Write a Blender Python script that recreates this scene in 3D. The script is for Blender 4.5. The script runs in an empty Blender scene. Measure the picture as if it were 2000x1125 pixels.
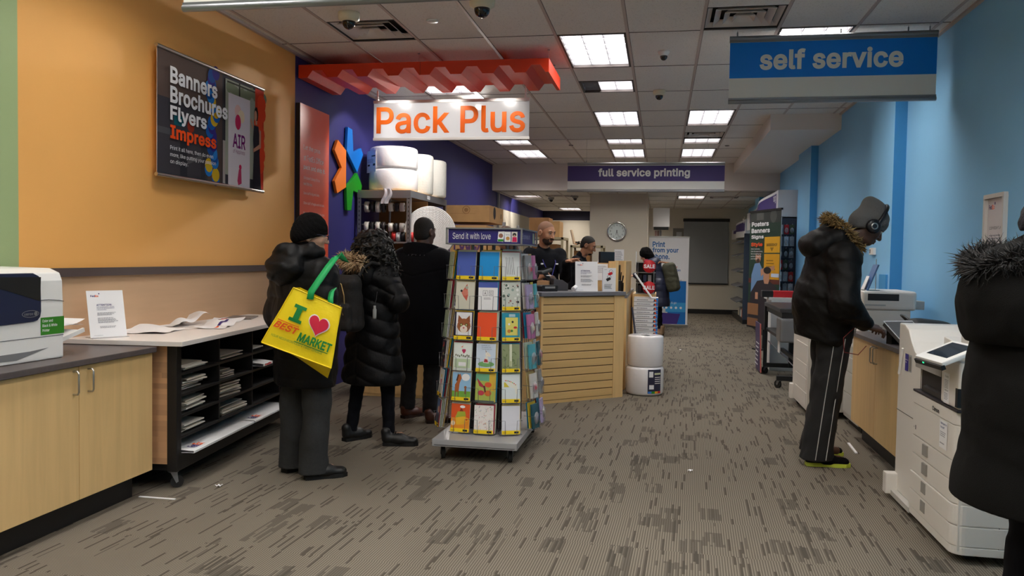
import bpy, bmesh, math, random, mathutils.geometry
import numpy as np
from mathutils import Vector, Matrix, Euler

SC = bpy.context.scene
COL = SC.collection
PI = math.pi

# ------------------------------------------------------------------ camera
def make_camera():
    f_px, yaw, pitch, roll = 1582.31, .18194154, .03868344, .01695879
    cy, sy, cp, sp = math.cos(yaw), math.sin(yaw), math.cos(pitch), math.sin(pitch)
    fwd = Vector((-sy * cp, cy * cp, -sp)); r = Vector((cy, sy, 0)); u = r.cross(fwd)
    c, s = math.cos(roll), math.sin(roll)
    right, up = r * c + u * s, -r * s + u * c
    cd = bpy.data.cameras.new('camera'); cam = bpy.data.objects.new('camera', cd); COL.objects.link(cam)
    m = Matrix((right, up, -fwd)).transposed().to_4x4(); m.translation = (0, 0, 1.43)
    cam.matrix_world = m
    cd.sensor_width = 36; cd.lens = f_px / 2000 * 36; cd.clip_start = .05; cd.clip_end = 100
    SC.camera = cam
make_camera()

# ------------------------------------------------------------------ light level
SC.view_settings.view_transform = 'Standard'; SC.view_settings.look = 'None'
SC.view_settings.gamma = 1; SC.view_settings.use_curve_mapping = False
SC.view_settings.exposure = 0.18
LAMP = 16.0            # radiance of a lit ceiling troffer
world = bpy.data.worlds.new('world'); SC.world = world; world.use_nodes = True
world.node_tree.nodes['Background'].inputs[0].default_value = (.35, .36, .4, 1)
world.node_tree.nodes['Background'].inputs[1].default_value = .12
SC.cycles.max_bounces = 7; SC.cycles.diffuse_bounces = 5; SC.cycles.transparent_max_bounces = 12
SC.cycles.sample_clamp_indirect = 6; SC.cycles.caustics_reflective = False; SC.cycles.caustics_refractive = False

def spot(name, loc, target, power, angle, blend=.4, size=.04, color=(1, .95, .88)):
    d = bpy.data.lights.new(name, 'SPOT'); d.energy = power; d.spot_size = math.radians(angle); d.spot_blend = blend
    d.shadow_soft_size = size; d.color = color
    o = bpy.data.objects.new(name, d); COL.objects.link(o); o.location = loc
    o.rotation_euler = (Vector(target) - Vector(loc)).to_track_quat('-Z', 'Y').to_euler()
# ceiling spots over the packing area
spot('ceiling_spot', (-2.55, 8.45, 3.26), (-3.3, 8.6, 2.2), 34, 80, .25)
spot('ceiling_spot', (-2.2, 8.5, 3.26), (-2.6, 9.4, 2.3), 75, 95, .5)
spot('ceiling_spot', (-2.3, 10.0, 3.31), (-2.2, 8.15, 2.84), 320, 54, .5)
for _x in (-2.75, -2.18, -1.6): spot('added_sign_spot', (_x, 7.88, 3.085), (_x, 8.15, 2.78), 11, 100, .6)  # unseen spots added under the canopy edge to brighten the sign letters
spot('ceiling_spot', (-2.9, 18.6, 2.74), (-3.47, 18.9, 2.45), 22, 80, .6)

# ------------------------------------------------------------------ materials
def lin(c):
    def f(v):
        v /= 255.
        return v / 12.92 if v <= .04045 else ((v + .055) / 1.055) ** 2.4
    return (f(c[0]), f(c[1]), f(c[2]), 1)

MATS = {}
def M(name, rgb, rough=.6, metal=0., bump=None, vary=None, emit=0, alpha=1, trans=0, sheen=0, coat=0, spec=.5, stretch=None):
    """procedural principled material; rgb in display values. bump=(scale, strength), vary=(scale, amount)"""
    if name in MATS: return MATS[name]
    m = bpy.data.materials.new(name); m.use_nodes = True; nt = m.node_tree; N = nt.nodes; L = nt.links
    p = N['Principled BSDF']; c = lin(rgb)
    p.inputs['Base Color'].default_value = c; p.inputs['Roughness'].default_value = rough
    p.inputs['Metallic'].default_value = metal; p.inputs['Specular IOR Level'].default_value = spec
    if trans: p.inputs['Transmission Weight'].default_value = trans
    if alpha < 1: p.inputs['Alpha'].default_value = alpha
    if sheen: p.inputs['Sheen Weight'].default_value = sheen; p.inputs['Sheen Roughness'].default_value = .5
    if coat: p.inputs['Coat Weight'].default_value = coat
    if emit: p.inputs['Emission Color'].default_value = c; p.inputs['Emission Strength'].default_value = emit
    if bump or vary:
        tc = N.new('ShaderNodeTexCoord'); mp = N.new('ShaderNodeMapping'); L.new(tc.outputs['Object'], mp.inputs[0])
        if stretch: mp.inputs['Scale'].default_value = stretch
    if vary:
        n = N.new('ShaderNodeTexNoise'); n.inputs['Scale'].default_value = vary[0]; n.inputs['Detail'].default_value = 5
        L.new(mp.outputs[0], n.inputs[0])
        r = N.new('ShaderNodeValToRGB'); a = vary[1]
        r.color_ramp.elements[0].position = .3; r.color_ramp.elements[1].position = .7
        r.color_ramp.elements[0].color = tuple(v * (1 - a) for v in c[:3]) + (1,)
        r.color_ramp.elements[1].color = tuple(min(1, v * (1 + a)) for v in c[:3]) + (1,)
        L.new(n.outputs['Fac'], r.inputs[0]); L.new(r.outputs[0], p.inputs['Base Color'])
    if bump:
        n = N.new('ShaderNodeTexNoise'); n.inputs['Scale'].default_value = bump[0]; n.inputs['Detail'].default_value = 3
        L.new(mp.outputs[0], n.inputs[0])
        b = N.new('ShaderNodeBump'); b.inputs['Strength'].default_value = bump[1]; b.inputs['Distance'].default_value = .01
        L.new(n.outputs['Fac'], b.inputs['Height']); L.new(b.outputs[0], p.inputs['Normal'])
    MATS[name] = m
    return m

def math_node(nt, op, a, b=None, c=None):
    n = nt.nodes.new('ShaderNodeMath'); n.operation = op
    for i, v in enumerate((a, b, c)):
        if v is None: continue
        if isinstance(v, (int, float)): n.inputs[i].default_value = v
        else: nt.links.new(v, n.inputs[i])
    return n.outputs[0]

def mix_node(nt, fac, a, b):
    n = nt.nodes.new('ShaderNodeMix'); n.data_type = 'RGBA'
    for i, v in ((0, fac), (6, a), (7, b)):
        if isinstance(v, tuple): n.inputs[i].default_value = v
        elif isinstance(v, (int, float)): n.inputs[i].default_value = v
        else: nt.links.new(v, n.inputs[i])
    return n.outputs[2]

def white_noise(nt, x, y):
    cb = nt.nodes.new('ShaderNodeCombineXYZ'); nt.links.new(x, cb.inputs[0]); nt.links.new(y, cb.inputs[1])
    w = nt.nodes.new('ShaderNodeTexWhiteNoise'); w.noise_dimensions = '2D'; nt.links.new(cb.outputs[0], w.inputs['Vector'])
    return w.outputs['Value']

def carpet_material():
    m = bpy.data.materials.new('striped_carpet'); m.use_nodes = True; nt = m.node_tree; p = nt.nodes['Principled BSDF']
    tc = nt.nodes.new('ShaderNodeTexCoord'); mp = nt.nodes.new('ShaderNodeMapping'); nt.links.new(tc.outputs['Object'], mp.inputs[0])
    mp.inputs['Rotation'].default_value = (0, 0, math.radians(2.2))
    sep = nt.nodes.new('ShaderNodeSeparateXYZ'); nt.links.new(mp.outputs[0], sep.inputs[0]); X, Y = sep.outputs[0], sep.outputs[1]
    F = lambda v: math_node(nt, 'FLOOR', v)
    # carpet rows of about half a metre, every row with its own sideways shift
    row = F(math_node(nt, 'DIVIDE', Y, .5))
    xs = math_node(nt, 'ADD', X, math_node(nt, 'MULTIPLY', row, .0043))
    si = F(math_node(nt, 'DIVIDE', xs, .0125))                       # one yarn stripe
    fr = math_node(nt, 'FRACT', math_node(nt, 'DIVIDE', xs, .0125))
    tone = white_noise(nt, si, F(math_node(nt, 'ADD', math_node(nt, 'DIVIDE', Y, .17), white_noise(nt, si, row))))
    light, mid, dark = lin((140, 132, 119)), lin((104, 97, 87)), lin((82, 76, 69))
    c = mix_node(nt, math_node(nt, 'GREATER_THAN', tone, .92), mid, dark)
    line = math_node(nt, 'MULTIPLY', math_node(nt, 'LESS_THAN', fr, .40), math_node(nt, 'LESS_THAN', tone, .90))
    c = mix_node(nt, line, c, light)
    # darker blocks
    bi = F(math_node(nt, 'DIVIDE', xs, .1125)); bj = F(math_node(nt, 'ADD', math_node(nt, 'DIVIDE', Y, .21), math_node(nt, 'MULTIPLY', bi, .37)))
    blk = math_node(nt, 'GREATER_THAN', white_noise(nt, bi, bj), .85)
    edge = math_node(nt, 'GREATER_THAN', tone, .3)
    c = mix_node(nt, math_node(nt, 'MULTIPLY', math_node(nt, 'MULTIPLY', blk, edge), .6), c, lin((74, 70, 64)))
    no = nt.nodes.new('ShaderNodeTexNoise'); no.inputs['Scale'].default_value = 1.4; no.inputs['Detail'].default_value = 4
    nt.links.new(tc.outputs['Object'], no.inputs[0])
    c = mix_node(nt, math_node(nt, 'MULTIPLY', no.outputs['Fac'], .25), c, lin((98, 88, 74)))
    nt.links.new(c, p.inputs['Base Color']); p.inputs['Roughness'].default_value = .95; p.inputs['Specular IOR Level'].default_value = .1
    n2 = nt.nodes.new('ShaderNodeTexNoise'); n2.inputs['Scale'].default_value = 260; nt.links.new(tc.outputs['Object'], n2.inputs[0])
    b = nt.nodes.new('ShaderNodeBump'); b.inputs['Strength'].default_value = .5; b.inputs['Distance'].default_value = .004
    nt.links.new(n2.outputs['Fac'], b.inputs['Height']); nt.links.new(b.outputs[0], p.inputs['Normal'])
    return m

def wood(name, rgb, axis='Z', dark=.8, scale=3., rough=.45):
    """wood grain running along axis"""
    if name in MATS: return MATS[name]
    m = bpy.data.materials.new(name); m.use_nodes = True; nt = m.node_tree; p = nt.nodes['Principled BSDF']
    tc = nt.nodes.new('ShaderNodeTexCoord'); mp = nt.nodes.new('ShaderNodeMapping'); nt.links.new(tc.outputs['Object'], mp.inputs[0])
    s = [scale * 7] * 3; s['XYZ'.index(axis)] = scale * .45; mp.inputs['Scale'].default_value = s
    n = nt.nodes.new('ShaderNodeTexNoise'); n.inputs['Scale'].default_value = 1; n.inputs['Detail'].default_value = 7; n.inputs['Distortion'].default_value = .5
    nt.links.new(mp.outputs[0], n.inputs[0])
    r = nt.nodes.new('ShaderNodeValToRGB'); c = lin(rgb); nt.links.new(n.outputs['Fac'], r.inputs[0])
    r.color_ramp.elements[0].position = .33; r.color_ramp.elements[0].color = tuple(v * dark for v in c[:3]) + (1,)
    r.color_ramp.elements[1].position = .66; r.color_ramp.elements[1].color = c
    nt.links.new(r.outputs[0], p.inputs['Base Color']); p.inputs['Roughness'].default_value = rough
    MATS[name] = m
    return m

def butcher(name, rgb):
    """stacked lengthwise wood staves"""
    if name in MATS: return MATS[name]
    m = bpy.data.materials.new(name); m.use_nodes = True; nt = m.node_tree; p = nt.nodes['Principled BSDF']
    tc = nt.nodes.new('ShaderNodeTexCoord'); sep = nt.nodes.new('ShaderNodeSeparateXYZ'); nt.links.new(tc.outputs['Object'], sep.inputs[0])
    iz = math_node(nt, 'FLOOR', math_node(nt, 'DIVIDE', sep.outputs[2], .032))
    ix = math_node(nt, 'FLOOR', math_node(nt, 'ADD', math_node(nt, 'DIVIDE', sep.outputs[0], .27), math_node(nt, 'MULTIPLY', iz, .41)))
    w = white_noise(nt, ix, iz); c = lin(rgb)
    col = mix_node(nt, w, tuple(v * .78 for v in c[:3]) + (1,), tuple(min(1, v * 1.12) for v in c[:3]) + (1,))
    nt.links.new(col, p.inputs['Base Color']); p.inputs['Roughness'].default_value = .45
    MATS[name] = m
    return m

def ceiling_material(name, gx, gy, z_dirt=True):
    m = bpy.data.materials.new(name); m.use_nodes = True; nt = m.node_tree; p = nt.nodes['Principled BSDF']
    tc = nt.nodes.new('ShaderNodeTexCoord'); sep = nt.nodes.new('ShaderNodeSeparateXYZ'); nt.links.new(tc.outputs['Object'], sep.inputs[0])
    n = nt.nodes.new('ShaderNodeTexNoise'); n.inputs['Scale'].default_value = 1.1; n.inputs['Detail'].default_value = 8; nt.links.new(tc.outputs['Object'], n.inputs[0])
    base = mix_node(nt, n.outputs['Fac'], lin((236, 231, 226)), lin((224, 218, 212)))
    v = nt.nodes.new('ShaderNodeTexNoise'); v.inputs['Scale'].default_value = 90; v.inputs['Detail'].default_value = 2; nt.links.new(tc.outputs['Object'], v.inputs[0])
    pit = math_node(nt, 'GREATER_THAN', v.outputs['Fac'], .63)
    base = mix_node(nt, math_node(nt, 'MULTIPLY', pit, .3), base, lin((150, 142, 136)))
    nt.links.new(base, p.inputs['Base Color']); p.inputs['Roughness'].default_value = .95; p.inputs['Specular IOR Level'].default_value = .1
    b = nt.nodes.new('ShaderNodeBump'); b.inputs['Strength'].default_value = .35; b.inputs['Distance'].default_value = .004
    nt.links.new(v.outputs['Fac'], b.inputs['Height']); nt.links.new(b.outputs[0], p.inputs['Normal'])
    return m

# ------------------------------------------------------------------ mesh building
class B:
    """collects shapes; build() links them as ONE mesh object"""
    def __init__(s): s.v = []; s.f = []; s.m = []; s.s = []
    def add(s, vs, fs, mi=0, smooth=False):
        o = len(s.v); s.v += [tuple(v) for v in vs]
        for f in fs: s.f.append(tuple(i + o for i in f)); s.m.append(mi); s.s.append(smooth)
        return s
    def box(s, x0, x1, y0, y1, z0, z1, mi=0):
        x0, x1 = min(x0, x1), max(x0, x1); y0, y1 = min(y0, y1), max(y0, y1); z0, z1 = min(z0, z1), max(z0, z1)
        vs = [(x0, y0, z0), (x1, y0, z0), (x1, y1, z0), (x0, y1, z0), (x0, y0, z1), (x1, y0, z1), (x1, y1, z1), (x0, y1, z1)]
        return s.add(vs, [(0, 3, 2, 1), (4, 5, 6, 7), (0, 1, 5, 4), (1, 2, 6, 5), (2, 3, 7, 6), (3, 0, 4, 7)], mi)
    def obox(s, c, size, rot=(0, 0, 0), mi=0):
        R = Euler(rot).to_matrix() if not isinstance(rot, Matrix) else rot; c = Vector(c); h = Vector(size) / 2
        vs = [c + R @ Vector((sx * h.x, sy * h.y, sz * h.z)) for sz in (-1, 1) for sx, sy in ((-1, -1), (1, -1), (1, 1), (-1, 1))]
        return s.add(vs, [(0, 3, 2, 1), (4, 5, 6, 7), (0, 1, 5, 4), (1, 2, 6, 5), (2, 3, 7, 6), (3, 0, 4, 7)], mi)
    def cyl(s, a, b, r0, r1=None, n=16, mi=0, caps=True):
        a, b = Vector(a), Vector(b); r1 = r0 if r1 is None else r1; d = (b - a).normalized()
        u = d.orthogonal().normalized(); w = d.cross(u)
        ring = lambda c, r: [c + (u * math.cos(2 * PI * i / n) + w * math.sin(2 * PI * i / n)) * r for i in range(n)]
        vs = ring(a, r0) + ring(b, r1)
        s.add(vs, [(i, (i + 1) % n, n + (i + 1) % n, n + i) for i in range(n)], mi, True)
        if caps:
            s.add(vs[:n], [tuple(range(n))[::-1]], mi); s.add(vs[n:], [tuple(range(n))], mi)
        return s
    def tube(s, pts, r, n=8, mi=0, closed=False):
        pts = [Vector(p) for p in pts]; k = len(pts); rr = r if isinstance(r, (list, tuple)) else [r] * k; vs = []; u = None
        for i, p in enumerate(pts):
            a = pts[i - 1] if (i > 0 or closed) else p; b = pts[(i + 1) % k] if (i < k - 1 or closed) else p
            d = (b - a).normalized()
            if u is None: u = d.orthogonal().normalized()
            u = (u - d * u.dot(d)); u = u.normalized() if u.length > 1e-6 else d.orthogonal().normalized()
            w = d.cross(u)
            vs += [p + (u * math.cos(2 * PI * j / n) + w * math.sin(2 * PI * j / n)) * rr[i] for j in range(n)]
        fs = []
        for i in range(k if closed else k - 1):
            o, q = i * n, ((i + 1) % k) * n
            fs += [(o + j, o + (j + 1) % n, q + (j + 1) % n, q + j) for j in range(n)]
        s.add(vs, fs, mi, True)
        if not closed: s.add(vs[:n], [tuple(range(n))[::-1]], mi); s.add(vs[-n:], [tuple(range(n))], mi)
        return s
    def lathe(s, prof, c=(0, 0, 0), n=32, mi=0, axis=(0, 0, 1)):
        d = Vector(axis).normalized(); u = d.orthogonal().normalized(); w = d.cross(u); c = Vector(c); vs = []; k = len(prof)
        for r, h in prof: vs += [c + d * h + (u * math.cos(2 * PI * j / n) + w * math.sin(2 * PI * j / n)) * r for j in range(n)]
        fs = [(i * n + j, i * n + (j + 1) % n, (i + 1) * n + (j + 1) % n, (i + 1) * n + j) for i in range(k - 1) for j in range(n)]
        return s.add(vs, fs, mi, True)
    def prism(s, poly, o, ux, uy, d0, d1, mi=0):
        """flat outline poly (2-D) in the plane o + x*ux + y*uy, extruded along the normal from d0 to d1"""
        o, ux, uy = Vector(o), Vector(ux), Vector(uy); nn = ux.cross(uy).normalized(); k = len(poly)
        vs = [o + ux * x + uy * y + nn * d for d in (d0, d1) for x, y in poly]
        ar = sum(poly[i][0] * poly[(i + 1) % k][1] - poly[(i + 1) % k][0] * poly[i][1] for i in range(k))
        fs = [(i, (i + 1) % k, k + (i + 1) % k, k + i) for i in range(k)] + [tuple(range(k))[::-1], tuple(range(k, 2 * k))]
        if (ar < 0) != (d1 < d0): fs = [f[::-1] for f in fs]
        return s.add(vs, fs, mi)
    def poly(s, pts, mi=0): return s.add(pts, [tuple(range(len(pts)))], mi)
    def ball(s, c, r, n=12, mi=0, sc=(1, 1, 1), R=None):
        vs, fs = [], []; c = Vector(c); m = n // 2 + 1
        for i in range(m + 1):
            t = PI * i / m
            for j in range(n):
                p = Vector((math.sin(t) * math.cos(2 * PI * j / n) * sc[0], math.sin(t) * math.sin(2 * PI * j / n) * sc[1], math.cos(t) * sc[2])) * r
                vs.append(c + (R @ p if R else p))
        for i in range(m):
            for j in range(n): fs.append((i * n + j, (i + 1) * n + j, (i + 1) * n + (j + 1) % n, i * n + (j + 1) % n))
        return s.add(vs, fs, mi, True)
    def grid(s, fn, nu, nv, mi=0, smooth=True):
        vs = [fn(i / nu, j / nv) for j in range(nv + 1) for i in range(nu + 1)]
        return s.add(vs, [(j * (nu + 1) + i, j * (nu + 1) + i + 1, (j + 1) * (nu + 1) + i + 1, (j + 1) * (nu + 1) + i) for j in range(nv) for i in range(nu)], mi, smooth)
    def build(s, name, mats, parent=None, bevel=0, seg=2, label=None):
        me = bpy.data.meshes.new(name); me.from_pydata(s.v, [], s.f)
        for m in (mats if isinstance(mats, (list, tuple)) else [mats]): me.materials.append(m)
        me.polygons.foreach_set('material_index', s.m); me.polygons.foreach_set('use_smooth', s.s)
        if bevel:
            bm = bmesh.new(); bm.from_mesh(me); bmesh.ops.remove_doubles(bm, verts=bm.verts, dist=1e-5)
            ed = [e for e in bm.edges if len(e.link_faces) == 2 and e.calc_face_angle(0) > .5]
            bmesh.ops.bevel(bm, geom=ed, offset=bevel, segments=seg, profile=.6, affect='EDGES', clamp_overlap=True)
            bm.to_mesh(me); bm.free()
        me.update()
        return link(name, me, parent, label)

def link(name, data, parent=None, label=None):
    o = bpy.data.objects.new(name, data); COL.objects.link(o)
    if parent: o.parent = parent
    if label: o['label'] = label
    return o

def tag(o, label, cat, group=None):
    o['label'] = label; o['category'] = cat
    if group: o['group'] = group
    return o

def thing(name, label, cat, loc=(0, 0, 0), rotz=0, group=None):
    o = bpy.data.objects.new(name, None); COL.objects.link(o); o.location = loc; o.rotation_euler = (0, 0, rotz); o.empty_display_size = .05
    return tag(o, label, cat, group)

def struct(name, b, mats, parent=None):
    o = b.build(name, mats, parent); o['kind'] = 'structure'; return o

def copy_tree(o, loc=None, rotz=None, label=None, group=None, parent=None):
    c = o.copy(); COL.objects.link(c); c.parent = parent
    if loc is not None: c.location = loc
    if rotz is not None: c.rotation_euler = (0, 0, rotz)
    if label: c['label'] = label
    if group: c['group'] = group
    for ch in list(o.children): copy_tree(ch, parent=c)
    return c

# ------------------------------------------------------------------ lettering and flat artwork
def sign_font():
    """the plain grotesque that ships inside Blender, or its built-in face"""
    try: return bpy.data.fonts.load(bpy.utils.system_resource('DATAFILES', path='fonts') + '/Inter.woff2')
    except Exception: return None
FONT = sign_font()

def text_mesh(body, bold=0, align='LEFT', space=1.0, line=1.0, shear=0, extrude=0):
    """outline of a line of text, every stroke filled on its own (overlapping strokes stay solid)"""
    cu = bpy.data.curves.new('t', 'FONT'); cu.body = body; cu.size = 1; cu.offset = bold; cu.align_x = align
    if FONT: cu.font = FONT
    cu.space_character = space + bold * 1.2; cu.space_line = line; cu.shear = shear; cu.resolution_u = 3; cu.fill_mode = 'NONE'
    ob = bpy.data.objects.new('t', cu); COL.objects.link(ob)
    dg = bpy.context.evaluated_depsgraph_get(); me = bpy.data.meshes.new_from_object(ob.evaluated_get(dg))
    co = [v.co.copy() for v in me.vertices]; nb = {}
    for e in me.edges:
        a, b_ = e.vertices; nb.setdefault(a, []).append(b_); nb.setdefault(b_, []).append(a)
    seen = set(); loops = []
    for k in range(len(co)):
        if k in seen or k not in nb: continue
        lp = [k]; seen.add(k)
        while True:
            nx = [q for q in nb[lp[-1]] if q not in seen]
            if not nx: break
            q = min(nx) if len(lp) == 1 else nx[0]; lp.append(q); seen.add(q)
        if len(lp) > 2: loops.append([Vector((co[q].x, co[q].y, 0)) for q in lp])
    bpy.data.objects.remove(ob); bpy.data.curves.remove(cu); bpy.data.meshes.remove(me)
    if not loops: return [], []
    area = lambda L: .5 * sum(L[i].x * L[(i + 1) % len(L)].y - L[(i + 1) % len(L)].x * L[i].y for i in range(len(L)))
    sg = 1 if max((area(L) for L in loops), key=abs) > 0 else -1
    if bold:
        for L in loops:                                    # swell every outline along its outward normal
            n = len(L); new = []
            for i in range(n):
                a, p, c = L[i - 1], L[i], L[(i + 1) % n]; n1 = Vector((p.y - a.y, a.x - p.x, 0)); n2 = Vector((c.y - p.y, p.x - c.x, 0))
                n1 = n1.normalized() if n1.length > 1e-6 else n2.normalized(); n2 = n2.normalized() if n2.length > 1e-6 else n1
                m = n1 + n2; m = m / max(m.length_squared * .5, .5) if m.length > 1e-4 else n1
                new.append(p + m * bold * sg)
            L[:] = new
    pts = [Vector((q.x, q.y)) for L in loops for q in L]; ed = []; o = 0
    for L in loops: ed += [(o + i, o + (i + 1) % len(L)) for i in range(len(L))]; o += len(L)
    r = mathutils.geometry.delaunay_2d_cdt(pts, ed, [], 0, 1e-6)
    vs = [Vector((v.x, v.y, 0)) for v in r[0]]; fs = []
    if r[2]:
        T = np.array([[sum(vs[q].x for q in t) / 3, sum(vs[q].y for q in t) / 3] for t in r[2]]); A = np.array([[pts[a].x, pts[a].y] for a, _ in ed]); E = np.array([[pts[b_].x, pts[b_].y] for _, b_ in ed])
        py = T[:, 1:2]; up = (A[:, 1] <= py) & (E[:, 1] > py); dn = (A[:, 1] > py) & (E[:, 1] <= py)
        side = (E[:, 0] - A[:, 0]) * (py - A[:, 1]) - (T[:, 0:1] - A[:, 0]) * (E[:, 1] - A[:, 1]); wn = (up & (side > 0)).sum(1) - (dn & (side < 0)).sum(1)
        for t, w in zip(r[2], wn):
            if w: a, b_, c = (vs[q] for q in t); fs.append(tuple(t) if (b_ - a).cross(c - a).z > 0 else tuple(t)[::-1])
    if extrude:
        for L in loops:
            n = len(L); m = len(vs); vs += list(L) + [q - Vector((0, 0, 2 * extrude)) for q in L]
            for i in range(n): f = (m + i, m + (i + 1) % n, m + n + (i + 1) % n, m + n + i); fs.append(f if sg < 0 else f[::-1])
    return vs, fs

class Flat:
    """a flat picture: rectangle o + x*ux + y*uy (x, y in 0..1), layers laid thinly one over the other along n"""
    def __init__(s, o, ux, uy, step=.00015, start=.0006):
        s.o, s.ux, s.uy = Vector(o), Vector(ux), Vector(uy); s.n = s.ux.cross(s.uy).normalized()
        s.d = start; s.step = step; s.b = B(); s.mats = []; s.asp = s.uy.length / s.ux.length
    def mi(s, m):
        if m not in s.mats: s.mats.append(m)
        return s.mats.index(m)
    def P(s, x, y, d): return s.o + s.ux * x + s.uy * y + s.n * d
    def poly(s, pts, m):
        s.d += s.step; a = sum(pts[i][0] * pts[(i + 1) % len(pts)][1] - pts[(i + 1) % len(pts)][0] * pts[i][1] for i in range(len(pts)))
        if a < 0: pts = pts[::-1]
        s.b.poly([s.P(x, y, s.d) for x, y in pts], s.mi(m)); return s
    def rect(s, x0, y0, x1, y1, m): return s.poly([(x0, y0), (x1, y0), (x1, y1), (x0, y1)], m)
    def oval(s, cx, cy, rx, m, ry=None, n=20, rot=0):
        ry = rx / s.asp if ry is None else ry
        def q(t):
            a, b_ = rx * math.cos(t), ry * s.asp * math.sin(t)
            return (cx + a * math.cos(rot) - b_ * math.sin(rot), cy + (a * math.sin(rot) + b_ * math.cos(rot)) / s.asp)
        return s.poly([q(2 * PI * i / n) for i in range(n)], m)
    def text(s, body, x0, y0, x1, y1, m, bold=0, align='LEFT', shear=0, line=1.0, extrude=0):
        """lettering stretched to fill the box x0..x1, y0..y1"""
        s.d += s.step
        vs, fs = text_mesh(body, bold, align, 1, line, shear, extrude)
        if not vs: return s
        ax, bx = min(v.x for v in vs), max(v.x for v in vs); ay, by = min(v.y for v in vs), max(v.y for v in vs)
        kx, ky = (x1 - x0) / max(bx - ax, 1e-6), (y1 - y0) / max(by - ay, 1e-6)
        s.b.add([s.P(x0 + (v.x - ax) * kx, y0 + (v.y - ay) * ky, s.d + v.z + extrude) for v in vs], fs, s.mi(m)); return s
    def lines(s, x0, y0, x1, y1, n, m, fill=.45, seed=0, ragged=.25):
        """rows of small print too fine to read"""
        s.d += s.step; rnd = random.Random(seed); h = (y1 - y0) / n
        for i in range(n):
            y = y1 - (i + 1) * h; x = x0; xe = x1 - (x1 - x0) * rnd.random() * ragged
            while x < xe:
                w = (x1 - x0) * rnd.uniform(.04, .13); xx = min(x + w, xe)
                s.b.poly([s.P(a, b_, s.d) for a, b_ in ((x, y), (xx, y), (xx, y + h * fill), (x, y + h * fill))], s.mi(m)); x = xx + (x1 - x0) * .018
        return s
    def build(s, name, parent, label=None): return s.b.build(name, s.mats, parent, label=label)
# ------------------------------------------------------------------ shared materials
WHITE = M('white_plastic', (232, 231, 228), .4)
PAPER = M('white_paper', (240, 240, 242), .7)
ENVELOPE = M('envelope_paper', (228, 222, 212), .75)
INK = M('black_ink', (35, 33, 38), .6)
GREYINK = M('grey_print', (150, 150, 158), .7)
PURPLE = M('purple_ink', (52, 34, 112), .55)
ORANGE = M('orange_ink', (255, 98, 20), .55)
BLACK = M('black_plastic', (22, 22, 24), .45)
BLACKM = M('black_laminate', (20, 19, 20), .5)
DARKTOP = M('charcoal_laminate', (88, 80, 80), .42, bump=(300, .05), vary=(40, .08))
CHROME = M('brushed_steel', (190, 188, 184), .3, 1)
STEEL = M('grey_steel', (150, 152, 156), .4, .7)
MAPLE = wood('maple_veneer', (234, 196, 136), 'Z', .9)
MAPLE_Y = wood('maple_slats', (226, 188, 126), 'X', .9)
CARD = M('cardboard', (190, 148, 98), .8, vary=(8, .08))
CARD_D = M('dark_cardboard', (150, 108, 66), .8, vary=(6, .1))
NAVY = M('navy_plastic', (24, 34, 66), .4)
RUBBER = M('black_rubber', (26, 25, 25), .7)
YELLOW = M('yellow_ink', (248, 214, 20), .55)
RED = M('red_ink', (206, 28, 40), .5)
BLUE = M('bright_blue', (0, 116, 212), .5)
GREEN = M('leaf_green', (44, 150, 40), .5)
GREYP = M('grey_plastic', (176, 178, 178), .45)

CZ = 3.3276          # main ceiling
BZ = 2.79            # lower ceiling of the back room
XL, XR = -3.47, 2.215
YF, YB, YBL = -2.2, 22.1, 23.7       # front, back behind the aisle, back behind the staff area

# ------------------------------------------------------------------ floor, walls
struct('floor', B().box(XL - .1, XR + .1, YF, YBL + .1, -.06, 0), carpet_material())

GREENP = M('green_wall_paint', (164, 184, 132), .7, bump=(120, .04))
ORANGEP = M('orange_wall_paint', (245, 180, 98), .7, bump=(120, .04), vary=(1.3, .03))
BLUEP = M('indigo_wall_paint', (50, 48, 118), .55, bump=(120, .04))
TANP = wood('tan_wall_panel', (206, 170, 134), 'Y', .95, 4, .55)
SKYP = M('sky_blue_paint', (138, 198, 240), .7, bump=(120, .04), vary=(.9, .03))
SKYD = M('deep_blue', (70, 150, 206), .7, bump=(120, .04))
CREAM = M('cream_paint', (212, 204, 188), .75, bump=(120, .03))
SOFFIT = M('soffit_paint', (222, 212, 204), .8, bump=(90, .05))
TRIM = M('dark_rail', (84, 72, 70), .5)

def wall_left():
    b = B(); x0, x1 = XL - .1, XL
    b.box(x0, x1, YF, 3.885, 1.29, CZ, 0)
    b.box(x0, x1, 3.885, 7.272, 1.29, CZ, 1)
    b.box(x0, x1, YF, 7.272, 0, 1.29, 2)
    b.box(x0, x1, 7.272, 16.6, 0, CZ, 3)
    b.box(x0, x1, 16.6, YBL, 2.47, CZ, 3); b.box(x0, x1, 16.6, YBL, 0, 2.47, 4)
    struct('wall_left', b, [GREENP, ORANGEP, TANP, BLUEP, CREAM])
wall_left()
struct('trim_1', B().box(XL, XL + .022, YF, 7.27, 1.266, 1.318), TRIM)
struct('wall_right', B().box(XR, XR + .1, YF, YB, 0, CZ), SKYP)
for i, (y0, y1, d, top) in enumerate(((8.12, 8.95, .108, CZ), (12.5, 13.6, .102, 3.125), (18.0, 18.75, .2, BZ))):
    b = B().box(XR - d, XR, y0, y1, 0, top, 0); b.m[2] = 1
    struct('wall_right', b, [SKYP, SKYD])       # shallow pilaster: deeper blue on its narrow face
struct('wall_back', B().box(-1.0, XR + .1, YB, YB + .1, 0, CZ), CREAM)
struct('wall_front', B().box(XL - .1, XR + .1, YF - .1, YF, 0, CZ), CREAM)
struct('baseboard_back', B().box(-.3, XR, YB - .015, YB, 0, .12), BLACKM)
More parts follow.
